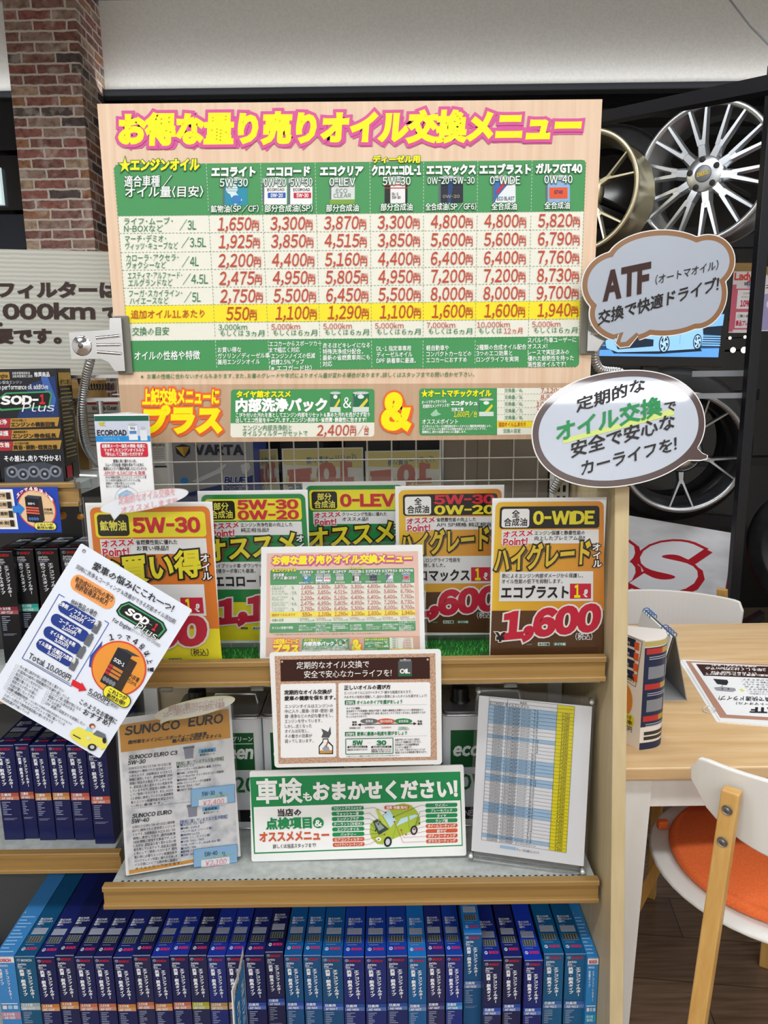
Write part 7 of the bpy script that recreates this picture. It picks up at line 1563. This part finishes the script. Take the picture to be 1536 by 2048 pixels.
notice([(1530, 542), (1600, 545), (1590, 660), (1522, 664)], 3.35, 'lilac notice cut by the picture edge hung beyond the black rack', n2)
for i, (x, y, r, nm) in enumerate(((1460, 676, 0.008, 'upper'), (1490, 674, 0.008, 'b'), (1466, 700, 0.014, 'c'), (1488, 700, 0.016, 'd'))):
    p = at(x, y, 3.9); b = MB(); b.lathe([(0, r * .5), (r * .7, r * .3), (r, 0), (r * .7, -r * .4), (0, -r * .6)], mat('FFF4E0', 0.4, 0, 0.3, 1, 0, 4.0), 14, tr(p.x, p.y, p.z) @ Matrix.Rotation(R(90), 4, 'X')); b.tube([(p.x, p.y, p.z), (p.x, WALLY - 0.04, p.z)], r * .3, RK, 6)
    o = b.build('spot_lamp'); tag(o, ['small lit lamp under the pink notice, smallest one', 'small lit lamp under the pink notice near the black post', 'bright lamp low under the pink notice', 'brightest lamp low beside the black post'][i], 'lamp', 'lit lamps under the notices')
# banner
_n = Vector((math.sin(R(-34)), -math.cos(R(-34)), 0)); _a = at(1180, 1018, 3.0); _b = onp(1461, 1066, _a, _n); _c, _d = _b - Vector((0, 0, 0.36)), _a - Vector((0, 0, 0.36))
S = Sheet([proj(q) for q in (_a, _b, _c, _d)], None, 0, -34, _a)
CLOTH = noisy('white_banner_cloth', 'C9CDD4', 'DFE2E8', 6, 0.55, bump=0.25, stretch=(1, 2.4, 1))
b = MB(); S.card(b, CLOTH, 0.003); a = Art(b, S.zoom(1180, 760, 4.267), None, 0, 0.05)
for c_, x0_, x1_, dy_ in (('B', -620, -130, -36), ('B', -130, 385, -18), ('S', 372, 912, 4)):
    a.txt(c_, x0_, 1386 + dy_, x1_, 1806 + dy_, 'DDE0E6', 0.075, 6, ('B3202E', 0.035), 0, 4, 0.06); a.txt(c_, x0_ + 10, 1400 + dy_, x1_ + 56, 1850 + dy_, 'B3202E', 0.13, 3, None, 0, 3, 0.06)
o = b.build('banner', None, S.M); tag(o, 'white cloth banner with big red-edged white letters under the gunmetal wheel', 'banner')
# red stand at the edge
p = atz(1540, 1290, 0.0); b = MB(); q = at(1526, 1200, 2.5); b.lathe([(0, 0), (0.05, 0), (0.05, 0.75), (0.0, 0.75)], mat('C2281E', 0.4), 24, tr(q.x + 0.05, 2.95, 0)); o = b.build('red_stand'); tag(o, 'red round stand under the tire at the picture edge', 'stand')
b = MB(); A, B = at(1484, 1252, 2.72), at(1530, 1226, 2.72); b.hexa([(A.x, 2.72, A.z - .03), (B.x, 2.72, B.z - .03), (B.x, 2.76, B.z - .03), (A.x, 2.76, A.z - .03), (A.x, 2.72, A.z), (B.x, 2.72, B.z), (B.x, 2.76, B.z), (A.x, 2.76, A.z)], RK); b.build('brace', bpy.data.objects['wheel_rack'])
# cable from the ceiling
b = MB(); b.tube([at(1440, -25, 3.2), at(1460, 0, 3.15), at(1500, 52, 3.0), at(1560, 112, 2.8), at(1700, 220, 2.6)], 0.0035, mat('9A9CA0', 0.4), 8); o = b.build('cable'); tag(o, 'thin grey cable crossing the corner above the black rack', 'cable')
# dark shelving at the far left behind the pillar
t = thing('dark_rack', 'dark rack with a lit strip seen past the brick pillar', 'rack'); X0 = at(-90, 300, 4.06).x; X1 = at(29, 250, PY).x + 0.012
for y0, y1, h in ((205, 300, '1C1E22'), (312, 420, '101214'), (430, 500, '1C2430')):
    b = MB(); A, B = at(-60, y0, 4.06), at(44, y1, 4.06); b.box(X0, X1 - 0.02, 4.06, 4.2, B.z, A.z, mat(h, 0.25, 0, 0.6)); b.build('rack_panel', t)
b = MB(); b.box(X0, X1 - .02, 4.07, 4.22, 0, at(0, 505, 4.06).z, mat('0E1013', 0.5)); b.build('base', t)
b = MB(); A = at(3, 372, 4.04); b.box(A.x - 0.05, A.x, 4.03, 4.058, A.z - 0.09, A.z + 0.09, mat('CFE4E4', 0.4, 0, 0.3, 1, 0, 1.2)); b.build('lit_strip', t)
# ------------------------------------------------------------------ tidy
bpy.data.objects.remove(_co)
